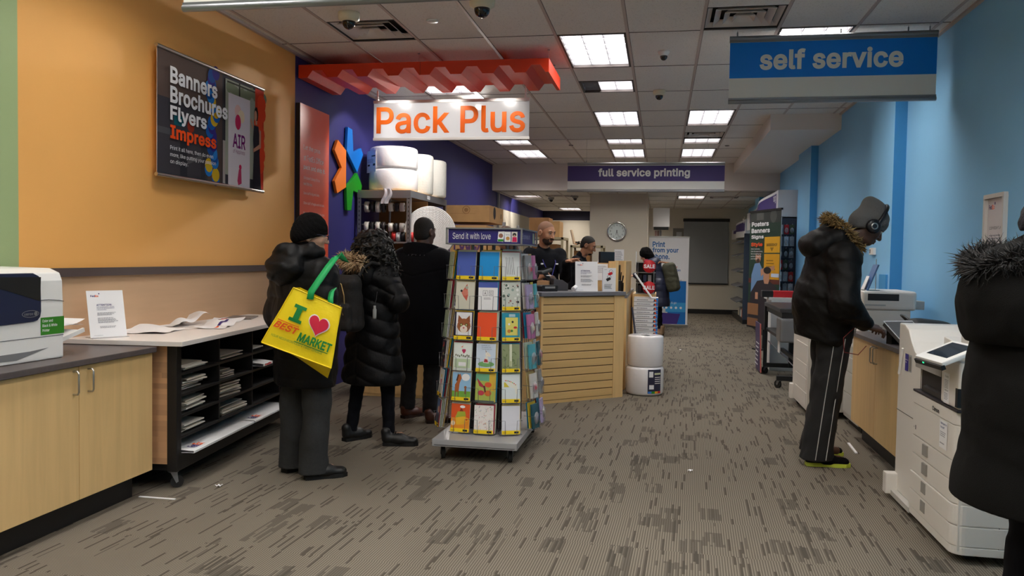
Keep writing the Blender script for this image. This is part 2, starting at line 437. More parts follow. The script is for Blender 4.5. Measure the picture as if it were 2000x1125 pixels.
struct('baseboard_right', B().box(XR - .012, XR, 9.2, 12.5, 0, .1), BLACKM)
struct('wall_column', B().box(-1.51, -.31, 17.15, 18.35, 0, BZ), M('column_paint', (205, 196, 178), .75))
struct('wall_partition', B().box(XL, -.9, YBL, YBL + .1, 2.52, CZ).box(XL, -.9, YBL, YBL + .1, 0, 2.52, 1), [M('dark_indigo_paint', (30, 28, 54), .6), CREAM])
struct('trim_2', B().box(XL, XL + .04, 16.95, 17.03, 0, BZ), STEEL)

# dropped beam, side soffit
struct('wall_beam', B().box(XL, XR, 16.4, 16.6, BZ, CZ), SOFFIT)
struct('trim_3', B().box(1.345, XR, 10.99, 16.4, 3.125, CZ), SOFFIT)

# ------------------------------------------------------------------ ceiling of 0.61 x 1.22 tiles
GX, GY, TX, TY = -3.3788, 6.9413, .61, 1.22
#        column, first y, second y : cells that hold a lamp or a grille
def cell(c, r0, r1): return (GX + TX * c, GX + TX * (c + 1), GY + TY * r0, GY + TY * r1)
LAMPS = [cell(4, 0, 1), cell(4, 1.5, 2), cell(4, 3, 4), cell(4, 5, 5.5), cell(4, 6, 7), cell(6, 3, 4), cell(6, 5, 5.5), cell(6, 6, 7),
         cell(7, 0, 1), cell(1, 1.5, 2), cell(1, 5, 5.5), cell(1, 6, 7)]
NEAR_LAMPS = [cell(1, -2.75, -1.75), cell(4, -3, -2), cell(7, -3, -2), cell(1, -6, -5), cell(4, -6, -5), cell(7, -6, -5), cell(1, -4.5, -3.5), cell(4, -4.5, -3.5), cell(7, -4.5, -3.5)]  # the closing row is unseen, added for more light on the signs
VENTS = [cell(1, -.5, 0), cell(6, -.5, 0), cell(6, 4.5, 5)]
BLAMPS = [(-3.3, -2.69, 17.75, 18.4), (.3, .91, 17.75, 18.7), (-2.85, -2.24, 22.2, 23.3), (-.95, -.34, 19.5, 20.7)]  # the last one is out of view, added to brighten the back wall
BVENTS = [(-2.55, -1.95, 17.6, 18.1), (1.0, 1.6, 17.9, 18.4)]

def ceiling(name, x0, x1, y0, y1, z, holes, mat):
    xs = sorted({x0, x1} | {v for h in holes for v in h[:2]}); ys = sorted({y0, y1} | {v for h in holes for v in h[2:]})
    b = B()
    for i in range(len(xs) - 1):
        for j in range(len(ys) - 1):
            cx, cy = (xs[i] + xs[i + 1]) / 2, (ys[j] + ys[j + 1]) / 2
            if any(h[0] < cx < h[1] and h[2] < cy < h[3] for h in holes): continue
            b.box(xs[i], xs[i + 1], ys[j], ys[j + 1], z, z + .03)
    return struct(name, b, mat)
ceiling('ceiling', XL, XR, YF, 16.4, CZ, LAMPS + NEAR_LAMPS + VENTS, ceiling_material('ceiling_tile', GX, GY))
ceiling('ceiling', XL, XR, 16.6, YBL, BZ, BLAMPS + BVENTS, ceiling_material('ceiling_tile_back', GX, GY))

GRID = M('ceiling_grid_metal', (190, 172, 164), .5)
SEAM = M('ceiling_seam', (104, 95, 90), .8)
def ceiling_grid(name, y0, y1, z, xlo, xhi, skip):
    b = B()
    for c in range(0, 10):
        x = GX + TX * c
        if xlo + .02 < x < xhi - .02:
            ye = 10.98 if (x > 1.345 and z > 3) else y1
            b.box(x - .012, x + .012, y0, ye, z - .004, z)
            b.box(x + .012, x + .016, y0, ye, z - .0015, z, 1)
    r = math.ceil((y0 - GY) / TY)
    while GY + TY * r < y1:
        y = GY + TY * r; b.box(xlo, 1.345 if (y > 10.98 and z > 3) else xhi, y - .005, y + .005, z - .003, z, 1); r += 1
    struct(name, b, [GRID, SEAM])
ceiling_grid('trim_4', YF, 16.4, CZ, XL, XR, None)
ceiling_grid('trim_5', 16.6, YB, BZ, XL, XR, None)
struct('trim_6', B().box(XL, XL + .03, YF, 16.4, CZ - .02, CZ).box(XR - .03, XR, YF, 10.99, CZ - .02, CZ), GRID)

# ------------------------------------------------------------------ lamps, grilles and domes in the ceiling
GLOW = M('lamp_diffuser', (255, 250, 244), .5, emit=LAMP)
GLOWB = M('back_lamp_diffuser', (255, 246, 234), .5, emit=LAMP * 1.15)
LOUVRE = M('lamp_louvre', (112, 112, 118), .5)
DIM = M('unlit_lamp_pan', (150, 130, 122), .3, .3)
FRAMEB = M('lamp_frame_edge', (60, 52, 52), .5)
def troffer(x0, x1, y0, y1, z, label, group, glow=GLOW, dark=False, nx=3):
    cx, cy = (x0 + x1) / 2, (y0 + y1) / 2; w, d = (x1 - x0) / 2 - .012, (y1 - y0) / 2 - .012
    t = thing('ceiling_light', label, 'ceiling light', (cx, cy, z), 0, group)
    b = B()
    for xa, xb, ya, yb in ((-w, w, -d, -d + .02), (-w, w, d - .02, d), (-w, -w + .02, -d, d), (w - .02, w, -d, d)): b.box(xa, xb, ya, yb, -.004, .1)
    b.box(-w, w, -d, d, .1, .11); b.build('frame', FRAMEB, t)
    iw, idp = w - .02, d - .02
    if dark:
        s = -iw + 2 * iw / 3
        B().box(-iw, s, -idp, idp, .07, .08).build('unlit_pan', DIM, t); B().box(s, iw, -idp, idp, .07, .08).build('diffuser', glow, t)
    else: B().box(-iw, iw, -idp, idp, .07, .08).build('diffuser', glow, t)
    b = B(); ny = 6 if d > .4 else 3
    for i in range(nx + 1): x = -iw + 2 * iw * i / nx; b.box(x - .0022, x + .0022, -idp, idp, .012, .066)
    for j in range(ny + 1): y = -idp + 2 * idp * j / ny; b.box(-iw, iw, y - .0022, y + .0022, .02, .066)
    b.build('louvre', LOUVRE, t)
    return t
LL = ['lit long fluorescent light in the ceiling just past the orange canopy', 'half size fluorescent light with one third of its tubes dark',
      'lit long ceiling light between the camera dome and the packing sign', 'short lit ceiling light in the same line as the partly dark one, further in',
      'lit long ceiling light right above the full service printing sign', 'lit long ceiling light just ahead of a square air grille, past the self service sign',
      'short lit ceiling light directly past a small air grille', 'lit long ceiling light by the soffit, closest of its row to the beam',
      'lit ceiling light partly hidden by the blue self service sign', 'very bright short ceiling light seen under the corrugated canopy',
      'short lit ceiling light peeking out below the hanging packing sign', 'lit long ceiling light beside the indigo wall near the beam']
for i, (c, l) in enumerate(zip(LAMPS, LL)): troffer(*c, CZ, l, 'fluorescent ceiling lights', dark=(i == 1))
for i, c in enumerate(NEAR_LAMPS): troffer(*c, CZ, 'unseen fluorescent ceiling light over the shop entrance, short of the hanging white sign', 'ceiling lights over the entrance')
for c, l in zip(BLAMPS, ('lit ceiling light of the low back room beside the indigo band', 'lit ceiling light in the back room over the aisle', 'furthest lit ceiling light over the staff area beyond the camera domes', 'added unseen ceiling light behind the cream clock column, brightening the back wall')):
    troffer(*c, BZ, l, 'back room ceiling lights', GLOWB)

GRILLE = M('grille_metal', (222, 212, 206), .5); DUCT = M('duct_dark', (38, 34, 34), .8)
def vent(x0, x1, y0, y1, z, label, dirty=False):
    t = thing('ceiling_vent', label, 'ceiling vent', ((x0 + x1) / 2, (y0 + y1) / 2, z)); w = (x1 - x0) / 2 - .01; d = (y1 - y0) / 2 - .01
    B().box(-w, w, -d, d, .09, .1).box(-w, -w + .01, -d, d, 0, .09).box(w - .01, w, -d, d, 0, .09).box(-w, w, -d, -d + .01, 0, .09).box(-w, w, d - .01, d, 0, .09).build('duct_box', DUCT, t)
    b = B()
    for k in range(4):
        a = 1 - .24 * k; e = a - .17; z0, z1 = .004 - .004 * k, .04
        o = [(-w * a, -d * a), (w * a, -d * a), (w * a, d * a), (-w * a, d * a)]; i_ = [(-w * e, -d * e), (w * e, -d * e), (w * e, d * e), (-w * e, d * e)]
        vs = [(x, y, z0) for x, y in o] + [(x, y, z1) for x, y in i_] + [(x, y, z0 + .006) for x, y in o] + [(x * 1.02, y * 1.02, z1 + .006) for x, y in i_]
        fs = []
        for q in range(4): fs += [(q, (q + 1) % 4, 4 + (q + 1) % 4, 4 + q), (8 + q, 12 + q, 12 + (q + 1) % 4, 8 + (q + 1) % 4), (q, 8 + q, 8 + (q + 1) % 4, (q + 1) % 4)]
        b.add(vs, fs)
    b.build('louvre', GRILLE, t)
for c, l in zip(VENTS, ('square air grille in the ceiling beside a cream camera dome', 'square air grille in the ceiling close by the blue self service sign', 'small square air grille between two ceiling lights, far along the aisle')): vent(*c, CZ, l)
for c, l in zip(BVENTS, ('dark air grille in the back room ceiling above the employees', 'dark air grille in the back room ceiling by the technology shelves')): vent(*c, BZ, l)

DOMEC = M('cream_dome_plastic', (224, 216, 190), .45); SMOKE = M('smoked_dome', (14, 14, 20), .08, coat=.5)
def dome(x, y, z, r, label, mat=DOMEC, cone=False):
    t = thing('ceiling_camera', label, 'security camera', (x, y, z))
    B().lathe([(0, 0), (r, 0), (r * (1 if not cone else .95), -r * .25), (r * .97 if not cone else r * .7, -r * .6), (r * .6, -r * .82), (0, -r * .82)], n=28).build('housing', mat, t)
    B().lathe([(r * .62, -r * .8)] + [(r * .62 * math.cos(a), -r * .86 - r * .66 * math.sin(a)) for a in [i * PI / 16 for i in range(9)]], n=24).build('dome', SMOKE, t)
dome(-2.47, 6.12, CZ, .085, 'cream security camera dome hanging by the first air grille')
dome(-1.345, 5.9, CZ, .095, 'cream security camera dome at the end of the white hanging sign')
dome(-.025, 7.6, CZ, .055, 'small white tapered camera dome beside the first long light', M('white_dome_plastic', (232, 230, 230), .4), True)
dome(-.07, 9.35, CZ, .07, 'cream drum camera dome between two tile seams over the aisle')
dome(-2.499, 18.3, BZ, .07, 'dark camera dome in the back room ceiling nearer the indigo wall', M('grey_dome', (150, 146, 140), .5))
dome(-1.9, 17.8, BZ, .07, 'dark camera dome in the back room ceiling next to the clock column', M('grey_dome', (150, 146, 140), .5))
tag(B().lathe([(0, 0), (.05, 0), (.045, -.012), (0, -.014)], (-1.87, 6.4, CZ)).build('smoke_detector', WHITE), 'flat round white detector disc in a ceiling tile', 'detector')
for x, y, l in ((-1.55, 13.7, 'tiny sprinkler cap in the tile right of the packing sign'), (1.02, 13.9, 'tiny sprinkler cap in the tile by the soffit')):
    tag(B().lathe([(0, 0), (.04, 0), (.03, -.012), (0, -.014)], (x, y, CZ)).build('ceiling_sprinkler', M('sprinkler_cap', (120, 108, 100), .5)), l, 'sprinkler')
# ------------------------------------------------------------------ helpers for furniture
def handle(parent, x, z0, z1, y, out, axis='Y'):
    """bow handle: a vertical bar standing off a door; axis = direction of the door width"""
    o = out
    pts = [(0, 0, z0), (o * .8, 0, z0), (o, 0, z0 + .012), (o, 0, z1 - .012), (o * .8, 0, z1), (0, 0, z1)]
    pts = [(x + a, y, c) for a, b_, c in pts]
    return B().tube(pts, .0048, 8).build('handle', CHROME, parent)

def caster(parent, x, y, r=.04, top=.1, turn=0):
    """swivel wheel: fork plate as the part, the wheel as its sub-part"""
    c, s = math.cos(turn), math.sin(turn)
    q = lambda a, b_, z: (x + a * c - b_ * s, y + a * s + b_ * c, z)
    b = B()
    for k in (-.018, .018):
        vs = [q(-.02, k - .002, top - .01), q(.02, k - .002, top - .01), q(r * .7, k - .002, r), q(r * .35, k - .002, r * .8)]
        vs += [q(-.02, k + .002, top - .01), q(.02, k + .002, top - .01), q(r * .7, k + .002, r), q(r * .35, k + .002, r * .8)]
        b.add(vs, [(0, 1, 2, 3), (7, 6, 5, 4), (0, 4, 5, 1), (1, 5, 6, 2), (2, 6, 7, 3), (3, 7, 4, 0)])
    b.cyl((x, y, top - .014), (x, y, top), .03, n=14)
    f = b.build('caster', STEEL, parent)
    a, e = Vector(q(r * .5, -.013, r)), Vector(q(r * .5, .013, r))
    B().cyl(a, e, r, n=20).cyl(a.lerp(e, -.1), e.lerp(a, -.1), r * .4, n=12).build('wheel', RUBBER, f)
    return f

def base_cabinet(name, label, x_front, x_back, y0, y1, splits, ztop=.835, zdoor=.14, kick=.07, handles=()):
    """two-door floor cabinet along a side wall; x_front is the door plane"""
    s = 1 if x_front > x_back else -1
    t = thing(name, label, 'cabinet', ((x_front + x_back) / 2, (y0 + y1) / 2, 0)); ox, oy = t.location.x, t.location.y
    xf, xb = x_front - ox, x_back - ox; a, b_ = y0 - oy, y1 - oy
    B().box(xb, xf - s * .02, a, b_, zdoor, ztop).build('carcass', MAPLE, t)
    B().box(xb, xf - s * kick, a + .08, b_ - .09, 0, zdoor).build('toe_kick', BLACKM, t)
    ys = [y0] + list(splits) + [y1]
    for i in range(len(ys) - 1):
        d = B().box(xf - s * .02, xf, ys[i] - oy + .002, ys[i + 1] - oy - .002, zdoor, ztop - .004).build('door', MAPLE, t, .002)
        for hy in handles:
            if ys[i] < hy < ys[i + 1]: handle(d, xf, .693, .81, hy - oy, s * .032)
    return t

def worktop(label, x0, x1, y0, y1, z0, z1, mat, cat='worktop'):
    return tag(B().box(x0, x1, y0, y1, z0, z1).build('countertop', mat, bevel=.004), label, cat)

# ------------------------------------------------------------------ printer counter against the tan wall
base_cabinet('base_cabinet', 'light maple two-door cabinet under the white and navy printer', -2.92, XL + .003, 2.5, 4.269, (3.66,), handles=(3.618, 3.726))
worktop('dark charcoal worktop carrying the white and navy printer', XL + .003, -2.895, 2.48, 4.275, .836, .868, DARKTOP)

def office_printer():
    t = thing('printer', 'white office printer with navy cover standing on the dark worktop', 'printer', (-3.255, 3.40, .8685), math.radians(-3))
    # front faces +x ; width along y ; local front plane x = .2
    y1 = .31; y0 = -.45
    b = B()
    prof = [(.2, 0), (.2, .135), (.2, .27), (.195, .40), (.18, .44), (.12, .462), (-.185, .465), (-.185, 0)]
    b.prism(prof, (0, y0, 0), (1, 0, 0), (0, 0, 1), 0, -(y1 - y0)); b.build('body', WHITE, t, .012, 3)
    # navy front cover with a rounded lower corner
    pts = [(y0 + .02, .185), (y1 - .2, .20), (y1 - .175, .205), (y1 - .158, .222), (y1 - .152, .25), (y1 - .155, .40), (y1 - .165, .425), (y1 - .2, .44), (y0 + .02, .44)]
    B().prism(pts, (.2, 0, 0), (0, 1, 0), (0, 0, 1), -.02, .006).build('front_cover', NAVY, t, .003)
    pts = [(y0 + .03, .40), (y0 + .25, .395), (y0 + .40, .36), (y1 - .16, .30), (y1 - .155, .42), (y0 + .03, .43)]
    B().prism(pts, (.2, 0, 0), (0, 1, 0), (0, 0, 1), .004, .0075).build('output_recess', BLACK, t)
    b = B(); b.tube([(.2005, y1 - .15, .303), (.2005, y1 - .1, .305), (.2005, y1 - .03, .298), (.2005, y1, .292)], .0016, 6)
    b.box(.199, .2012, y0 + .01, y1 - .004, .118, .121); b.build('seam', M('seam_grey', (96, 96, 98), .6), t)
    g = [(.2, y0 + .06, .03), (.2, y1 - .16, .062)]
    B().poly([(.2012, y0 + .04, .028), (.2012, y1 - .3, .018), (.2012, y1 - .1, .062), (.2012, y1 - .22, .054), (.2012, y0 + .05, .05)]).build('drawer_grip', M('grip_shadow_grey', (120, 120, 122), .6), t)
    f = Flat((.2062, y1 - .272, .222), (0, .105, 0), (0, 0, .036))
    f.oval(.5, .5, .5, STEEL, .5).oval(.5, .5, .46, NAVY, .42).text('xerox', .12, .3, .66, .62, STEEL, .02).oval(.8, .5, .1, STEEL)
    f.build('badge', t)
    f = Flat((.2006, y1 - .152, .128), (0, .152, 0), (0, 0, .088)); f.rect(0, 0, 1, 1, M('label_green', (52, 132, 34), .5))
    f.text('Color and\nBlack & White\nPrinter', .07, .18, .7, .88, PAPER, .012, line=.95); f.build('label_plate', t)
    B().obox((.07, y1 + .085, .10), (.2, .19, .008), (math.radians(14), 0, 0)).obox((.165, y1 + .085, .105), (.012, .19, .022), (math.radians(14), 0, 0)).build('paper_tray', WHITE, t)
    return t
office_printer()
for k in range(3):
    b = B(); b.grid(lambda u, v: (-3.13 - .19 * v + k * .004, 3.72 + .23 * u + k * .006, 1.0 + .022 * u + .004 * k + .03 * u * u * (k == 2) + .012 * math.sin(u * 3 + k)), 10, 3)
    tag(b.build('paper_sheet', PAPER), ('white sheet at the bottom of the printer side tray', 'middle white sheet in the printer side tray', 'topmost curled sheet in the printer side tray')[k], 'paper', 'sheets in the printer tray')

def notice(name, label, loc, rotz, lean=0, w=.216, h=.285, foot=True):
    """printed notice leaning on a clear stand, front towards local -y"""
    t = thing(name, label, 'notice', loc, rotz)
    c, s = math.cos(lean), math.sin(lean)
    o = Vector((-w / 2, 0, .004)); ux = Vector((w, 0, 0)); uy = Vector((0, s * h, c * h))
    b = B(); n = Vector((0, -c, s)); b.prism([(0, 0), (1, 0), (1, 1), (0, 1)], o, ux, uy, -.002, 0)
    b.build('sheet', PAPER, t)
    if foot:
        B().box(-w / 2, w / 2, -.03, .07, 0, .003).prism([(.07, 0), (.0, 0), (s * h * .5, c * h * .5)], (-w * .3, 0, .003), (0, 1, 0), (0, 0, 1), 0, .003).build('stand', M('clear_acrylic', (225, 228, 232), .1, alpha=.45), t)
    f = Flat(o, ux, uy, .0002, .0004)
    f.text('Fed', .10, .865, .22, .905, PURPLE, .03).text('Ex', .225, .865, .32, .905, ORANGE, .03).rect(.32, .92, .35, .945, PURPLE)
    f.text('ATTENTION:', .24, .67, .66, .71, PURPLE, .02)
    f.text('NEW GOVERNMENT-ISSUED', .24, .635, .72, .655, PURPLE).text('PHOTO ID REQUIREMENTS', .24, .605, .72, .625, PURPLE).text('FOR SHIPPING.', .24, .575, .5, .595, PURPLE)
    f.lines(.24, .47, .76, .54, 3, GREYINK, seed=1).lines(.24, .31, .8, .43, 5, GREYINK, seed=2).lines(.28, .2, .74, .25, 2, GREYINK, seed=3)
    f.lines(.1, .04, .35, .055, 1, GREYINK, seed=4)
    f.build('printed_notice', t)
    return t

# ------------------------------------------------------------------ white packing table with pigeonholes
def packing_table():
    a = math.radians(5.4)
    t = thing('packing_table', 'white topped table with black pigeonholes and butcher block end panel', 'table', (-2.74, 4.285, 0), a)
    # local: front plane x=0 runs along +y, body towards -x
    L, D = 2.18, .79
    B().box(-D, 0, 0, L, .8715, .90).build('worktop', M('white_laminate', (232, 226, 222), .35), t, .003)
    B().box(-D + .06, -.13, .075, .1, .155, .871).build('end_panel', butcher('butcher_block', (206, 160, 118)), t)
    b = B(); xf = -.07
    b.box(xf - .06, xf, .072, .13, .11, .871); b.box(xf - .06, xf, L - .13, L - .072, .11, .871)
    b.box(-D + .08, xf, .1, L - .08, .11, .2); b.box(-D + .06, -D + .08, .1, L - .08, .11, .862)
    b.box(-D + .08, xf, .1, .115, .2, .862); b.box(-D + .08, xf, L - .1, L - .085, .2, .862)
    b.build('frame', BLACKM, t, .003)
    zs = [.305, .432, .56, .688, .80]
    for z in zs[:-1]: B().box(-D + .08, xf - .005, .115, L - .1, z - .008, z + .008).build('shelf', BLACKM, t)
    for y in (.66, 1.20, 1.74): B().box(-D + .08, xf - .01, y - .006, y + .006, .31, .86).build('divider', BLACKM, t)
    for x, y in ((-.12, .13), (-D + .1, .13), (-.12, L - .15), (-D + .1, L - .15)): caster(t, x, y, .038, .11, .6)
    return t
PT = packing_table()
def on_table(x, y, z): 
    a = math.radians(5.4); return (-2.74 + x * math.cos(a) - y * math.sin(a), 4.285 + x * math.sin(a) + y * math.cos(a), z)

rnd = random.Random(4)
def envelope(x, y, z, w, d, h, tw, label, group, mat=ENVELOPE, name='envelope', mark=False):
    p = on_table(x, y, z); t = thing(name, label, 'envelope', p, math.radians(5.4) + tw, group)
    b = B(); b.grid(lambda u, v: (-d + d * u, w * (v - .5), h * (.55 + .45 * math.sin(PI * u)) + .001), 5, 4)
    b.grid(lambda u, v: (-d * u, w * (v - .5), 0.0), 5, 4)
    b.box(-.002, .0015, -w / 2, w / 2, 0, h * .55 + .001)
    b.build('sleeve', mat, t)
    if mark:
        f = Flat((-.03, -w * .42, h * .62 + .004), (0, .13, 0), (-.055, 0, .004)); f.text('Fed', 0, 0, .5, 1, PURPLE, .03).text('Ex', .52, 0, 1, 1, ORANGE, .03); f.build('printed_mark', t)
    return t
ordn = ['bottom', 'second', 'third', 'fourth', 'fifth', 'top']
STACKS = [(.36, .70, .30, 3, .010, 'top left pigeonhole near the end panel', .0), (.90, .70, .36, 3, .010, 'top pigeonhole second from the end panel', 0), (1.38, .70, .2, 2, .01, 'third top pigeonhole behind the yellow bag holder', .0),
          (.35, .568, .27, 5, .016, 'second row pigeonhole by the end panel', .12), (.84, .568, .2, 4, .015, 'middle of the second row of pigeonholes', .1),
          (.36, .44, .30, 5, .015, 'third row pigeonhole by the end panel', .12), (.86, .44, .3, 5, .02, 'middle of the third row of pigeonholes', .16),
          (.35, .313, .28, 4, .013, 'lowest pigeonhole by the end panel', .06), (.93, .313, .40, 4, .015, 'lowest middle pigeonhole', .05)]
for y, z, w, n, h, where, tw in STACKS:
    for k in range(n):
        nm = 'top' if k == n - 1 else ordn[k]
        envelope(-.085 - rnd.random() * .05, y + rnd.uniform(-.012, .012), z + .003 + k * h, w * rnd.uniform(.9, 1.0), .32, h * .8, rnd.uniform(-tw, tw), f'{nm} pale envelope of the pile in the {where}', 'envelopes in the pigeonholes',
                 ENVELOPE if k % 2 else M('cream_envelope', (214, 204, 190), .75))
p = envelope(-.03, 1.37, .585, .2, .3, .03, .05, 'red and white poly mailer drooping from a second row pigeonhole', 'envelopes in the pigeonholes', PAPER)
f = Flat((.003, -.09, .0), (0, .18, 0), (0, 0, .02)); f.text('FedEx', .1, .1, .9, .9, RED, .05); f.build('printed_mark', p)
for k, (y, w, l) in enumerate(((.62, .90, 'long white shipping box blank lying flat on the bottom tray, nearer the end panel'), (1.44, .7, 'white shipping box blank at the far end of the bottom tray'))):
    p = envelope(-.01, y, .204, w, .45, .02, 0, l, 'flat box blanks on the bottom tray', PAPER, 'box_blank', mark=True)

notice('notice_stand', 'white attention notice standing on the white table end by the printer', on_table(-.52, .12, .9005), math.radians(61), .22)
# crumpled mailers on the table
def crumpled(name, label, x, y, w, d, h, tw, mat, seed, marks=()):
    r = random.Random(seed); ph = [r.uniform(0, 6) for _ in range(6)]
    t = thing(name, label, 'mailer', on_table(x, y, .9005), math.radians(5.4) + tw, 'loose mailers on the white table')
    fn = lambda u, v: ((u - .5) * d, (v - .5) * w, .003 + h * max(0, .35 * math.sin(4 * u + ph[0]) * math.sin(3 * v + ph[1]) + .35 * math.sin(9 * v + 5 * u + ph[2]) * .5 + .5 * v * v))
    B().grid(fn, 16, 22).build('sheet', mat, t)
    for (u0, v0, u1, v1, m) in marks:
        B().grid(lambda a, c: tuple(Vector(fn(u0 + (u1 - u0) * a, v0 + (v1 - v0) * c)) + Vector((0, 0, .003))), 6, 8).build('printed_mark', m, t)
crumpled('poly_mailer', 'flat white poly mailer lying nearest the attention notice', -.5, .55, .36, .32, .03, .1, PAPER, 1)
crumpled('poly_mailer', 'white mailer with long purple stripe lying mid table', -.26, 1.0, .42, .2, .05, .2, PAPER, 2, ((.62, .3, .72, .95, PURPLE), (.62, .1, .7, .28, ORANGE)))
crumpled('poly_mailer', 'peaked white mailer standing highest on the table', -.56, 1.08, .42, .24, .12, -.1, PAPER, 3)
crumpled('poly_mailer', 'white mailer with red lettering toward the bag holder', -.4, 1.46, .26, .24, .025, .2, PAPER, 5, ((.3, .2, .5, .75, RED),))
tag(B().obox(on_table(-.4, 1.75, .906), (.2, .3, .008), (0, 0, .3)).build('document_sleeve', M('grey_sleeve', (120, 112, 108), .5)), 'dark grey flat sleeve at the far end of the white table', 'sleeve')

# ------------------------------------------------------------------ wall banner
def wall_banner():
    y0, y1, z0, z1 = 5.025, 6.535, 1.955, 2.83; x = -3.41
    t = thing('hanging_banner', 'printed wall banner reading Banners Brochures Flyers Impress', 'banner', (x, (y0 + y1) / 2, z1)); W = y1 - y0; H = z1 - z0; hw = W / 2
    B().box(-.003, 0, -hw + .01, hw - .01, -H, 0).build('sheet', PAPER, t)
    for nm, z in (('top_rail', 0), ('bottom_rail', -H)):
        b = B().tube([(0, -hw, z), (0, hw, z)], .014, 10); b.box(-.05, -.012, -hw + .2, -hw + .23, z - .004, z + .004).box(-.05, -.012, hw - .23, hw - .2, z - .004, z + .004); b.build(nm, CHROME, t)
    f = Flat((.0, -hw + .01, -H), (0, W - .02, 0), (0, 0, H)); G = lambda r: M('banner_%d_%d_%d' % r, r, .85, spec=.15)
    f.rect(0, 0, 1, 1, G((62, 60, 66))); f.rect(0, .62, .42, 1, G((92, 76, 70))); f.rect(.42, .0, .56, 1, G((84, 70, 68)))
    f.poly([(0, .33), (.5, .33), (.48, .38), (0, .38)], G((78, 78, 82))); f.rect(.18, 0, .24, .33, G((44, 44, 50))); f.rect(.36, 0, .4, .33, G((54, 54, 60))); f.poly([(.24, .12), (.38, .2), (.38, .23), (.24, .16)], G((86, 86, 88)))
    f.poly([(.13, .42), (.22, .42), (.22, .5), (.13, .5)], G((20, 92, 104))); f.oval(.27, .44, .03, G((150, 52, 36)))
    r = random.Random(2); cols = [G((24, 96, 178)), G((30, 78, 150)), G((206, 170, 36)), G((54, 44, 130)), G((38, 120, 196))]
    for k in range(26): f.oval(.455 + r.uniform(-.03, .045), .04 + k * .037, .036, cols[(k * 7 + k // 3) % 5], n=14)
    f.rect(.56, 0, .585, .4, G((168, 160, 156))); f.rect(.585, .1, 1, .96, G((160, 164, 148)))
    for k in range(12): f.oval(.62 + .035 * k, .86 + .06 * r.random(), .03, G((126, 134, 108)), n=9)
    f.rect(.72, .72, .735, .96, G((60, 60, 50))); f.rect(.6, .93, .93, .945, G((60, 60, 50)))
    f.rect(.90, .02, 1, .98, G((206, 58, 34)))
    for k in range(7): f.oval(.945 + r.uniform(-.03, .03), .25 + k * .1, .05, G((226, 70, 36)), n=12)
    f.rect(.0, .0, .59, .008, G((50, 50, 54)))
    f.rect(.61, .0, .84, .84, G((222, 214, 220)))                       # the small stand-up banner in the picture
    f.oval(.71, .70, .035, G((232, 196, 190))).oval(.745, .66, .035, G((236, 220, 190))).oval(.71, .6, .03, G((196, 42, 90)), .07)
    f.text('AIR', .655, .36, .79, .49, G((120, 30, 110)), .02).text('of Happiness', .66, .3, .785, .35, G((150, 70, 120)), shear=.3)
    f.oval(.735, .19, .014, G((196, 42, 90))).poly([(.72, .17), (.745, .17), (.75, .04), (.715, .02), (.705, .06)], G((186, 60, 100)))
    skin, dress = G((196, 142, 116)), G((38, 36, 46))                    # the standing woman printed on it
    f.poly([(.87, .0), (.97, .0), (.95, .35), (.955, .48), (.935, .62), (.885, .62), (.875, .48), (.885, .35)], dress)
    f.oval(.91, .73, .022, G((34, 28, 28)), .07).oval(.902, .715, .016, skin, .05).rect(.9, .63, .92, .67, skin)
    f.poly([(.945, .6), (.965, .58), (.965, .42), (.88, .36), (.875, .39), (.945, .45)], skin).poly([(.875, .6), (.865, .58), (.84, .66), (.85, .68)], skin)
    w = PAPER
    f.text('Banners', .09, .74, .5, .875, w, .03).text('Brochures', .09, .585, .6, .72, w, .03).text('Flyers', .09, .42, .4, .565, w, .03)
    f.text('Impress', .09, .275, .49, .41, G((246, 84, 30)), .03)
    f.text('Print it all here, then do even', .09, .205, .46, .245, w).text('more, like putting your passion', .09, .15, .485, .19, w).text('on display.', .09, .095, .235, .135, w)
    f.build('artwork', t)
wall_banner()

def pros_poster():
    y0, y1, z0, z1 = 7.29, 7.975, 1.15, 2.865
    t = thing('wall_sign', 'tall salmon orange wall panel about packing and shipping', 'sign', (-3.47, (y0 + y1) / 2, z0)); W = y1 - y0; H = z1 - z0
    B().box(0, .045, -W / 2, W / 2, 0, H).build('panel', M('panel_edge_dark', (30, 22, 26), .5), t)
    f = Flat((.045, -W / 2, 0), (0, W, 0), (0, 0, H)); f.rect(0, 0, 1, 1, M('salmon_print', (236, 92, 60), .35, spec=.6)); w = M('poster_white', (246, 236, 230), .6)
    for i, s in enumerate(('Let the pros', 'at FedEx Office', 'pack and ship it.')): f.text(s, .12, .742 - i * .055, .12 + (.56, .68, .74)[i], .775 - i * .055, w, .004 if i < 2 else .02)
    z = .60
    for s in ("Life doesn't always fit in a\nneat little box.", 'Some stuff is big and bulky.', 'Other stuff is fragile and intricate.', "No problem. Just bring it to the pros\nand we'll help you pack and ship it.", "You'll get the right solution, along\nwith ultimate peace of mind."):
        n = s.count('\n') + 1; h = .028 * n + .004 * (n - 1); ln = max(len(q) for q in s.split('\n'))
        f.text(s, .12, z - h + .008, .12 + ln * .0195, z, w); z -= h + .028
    f.build('artwork', t)
pros_poster()

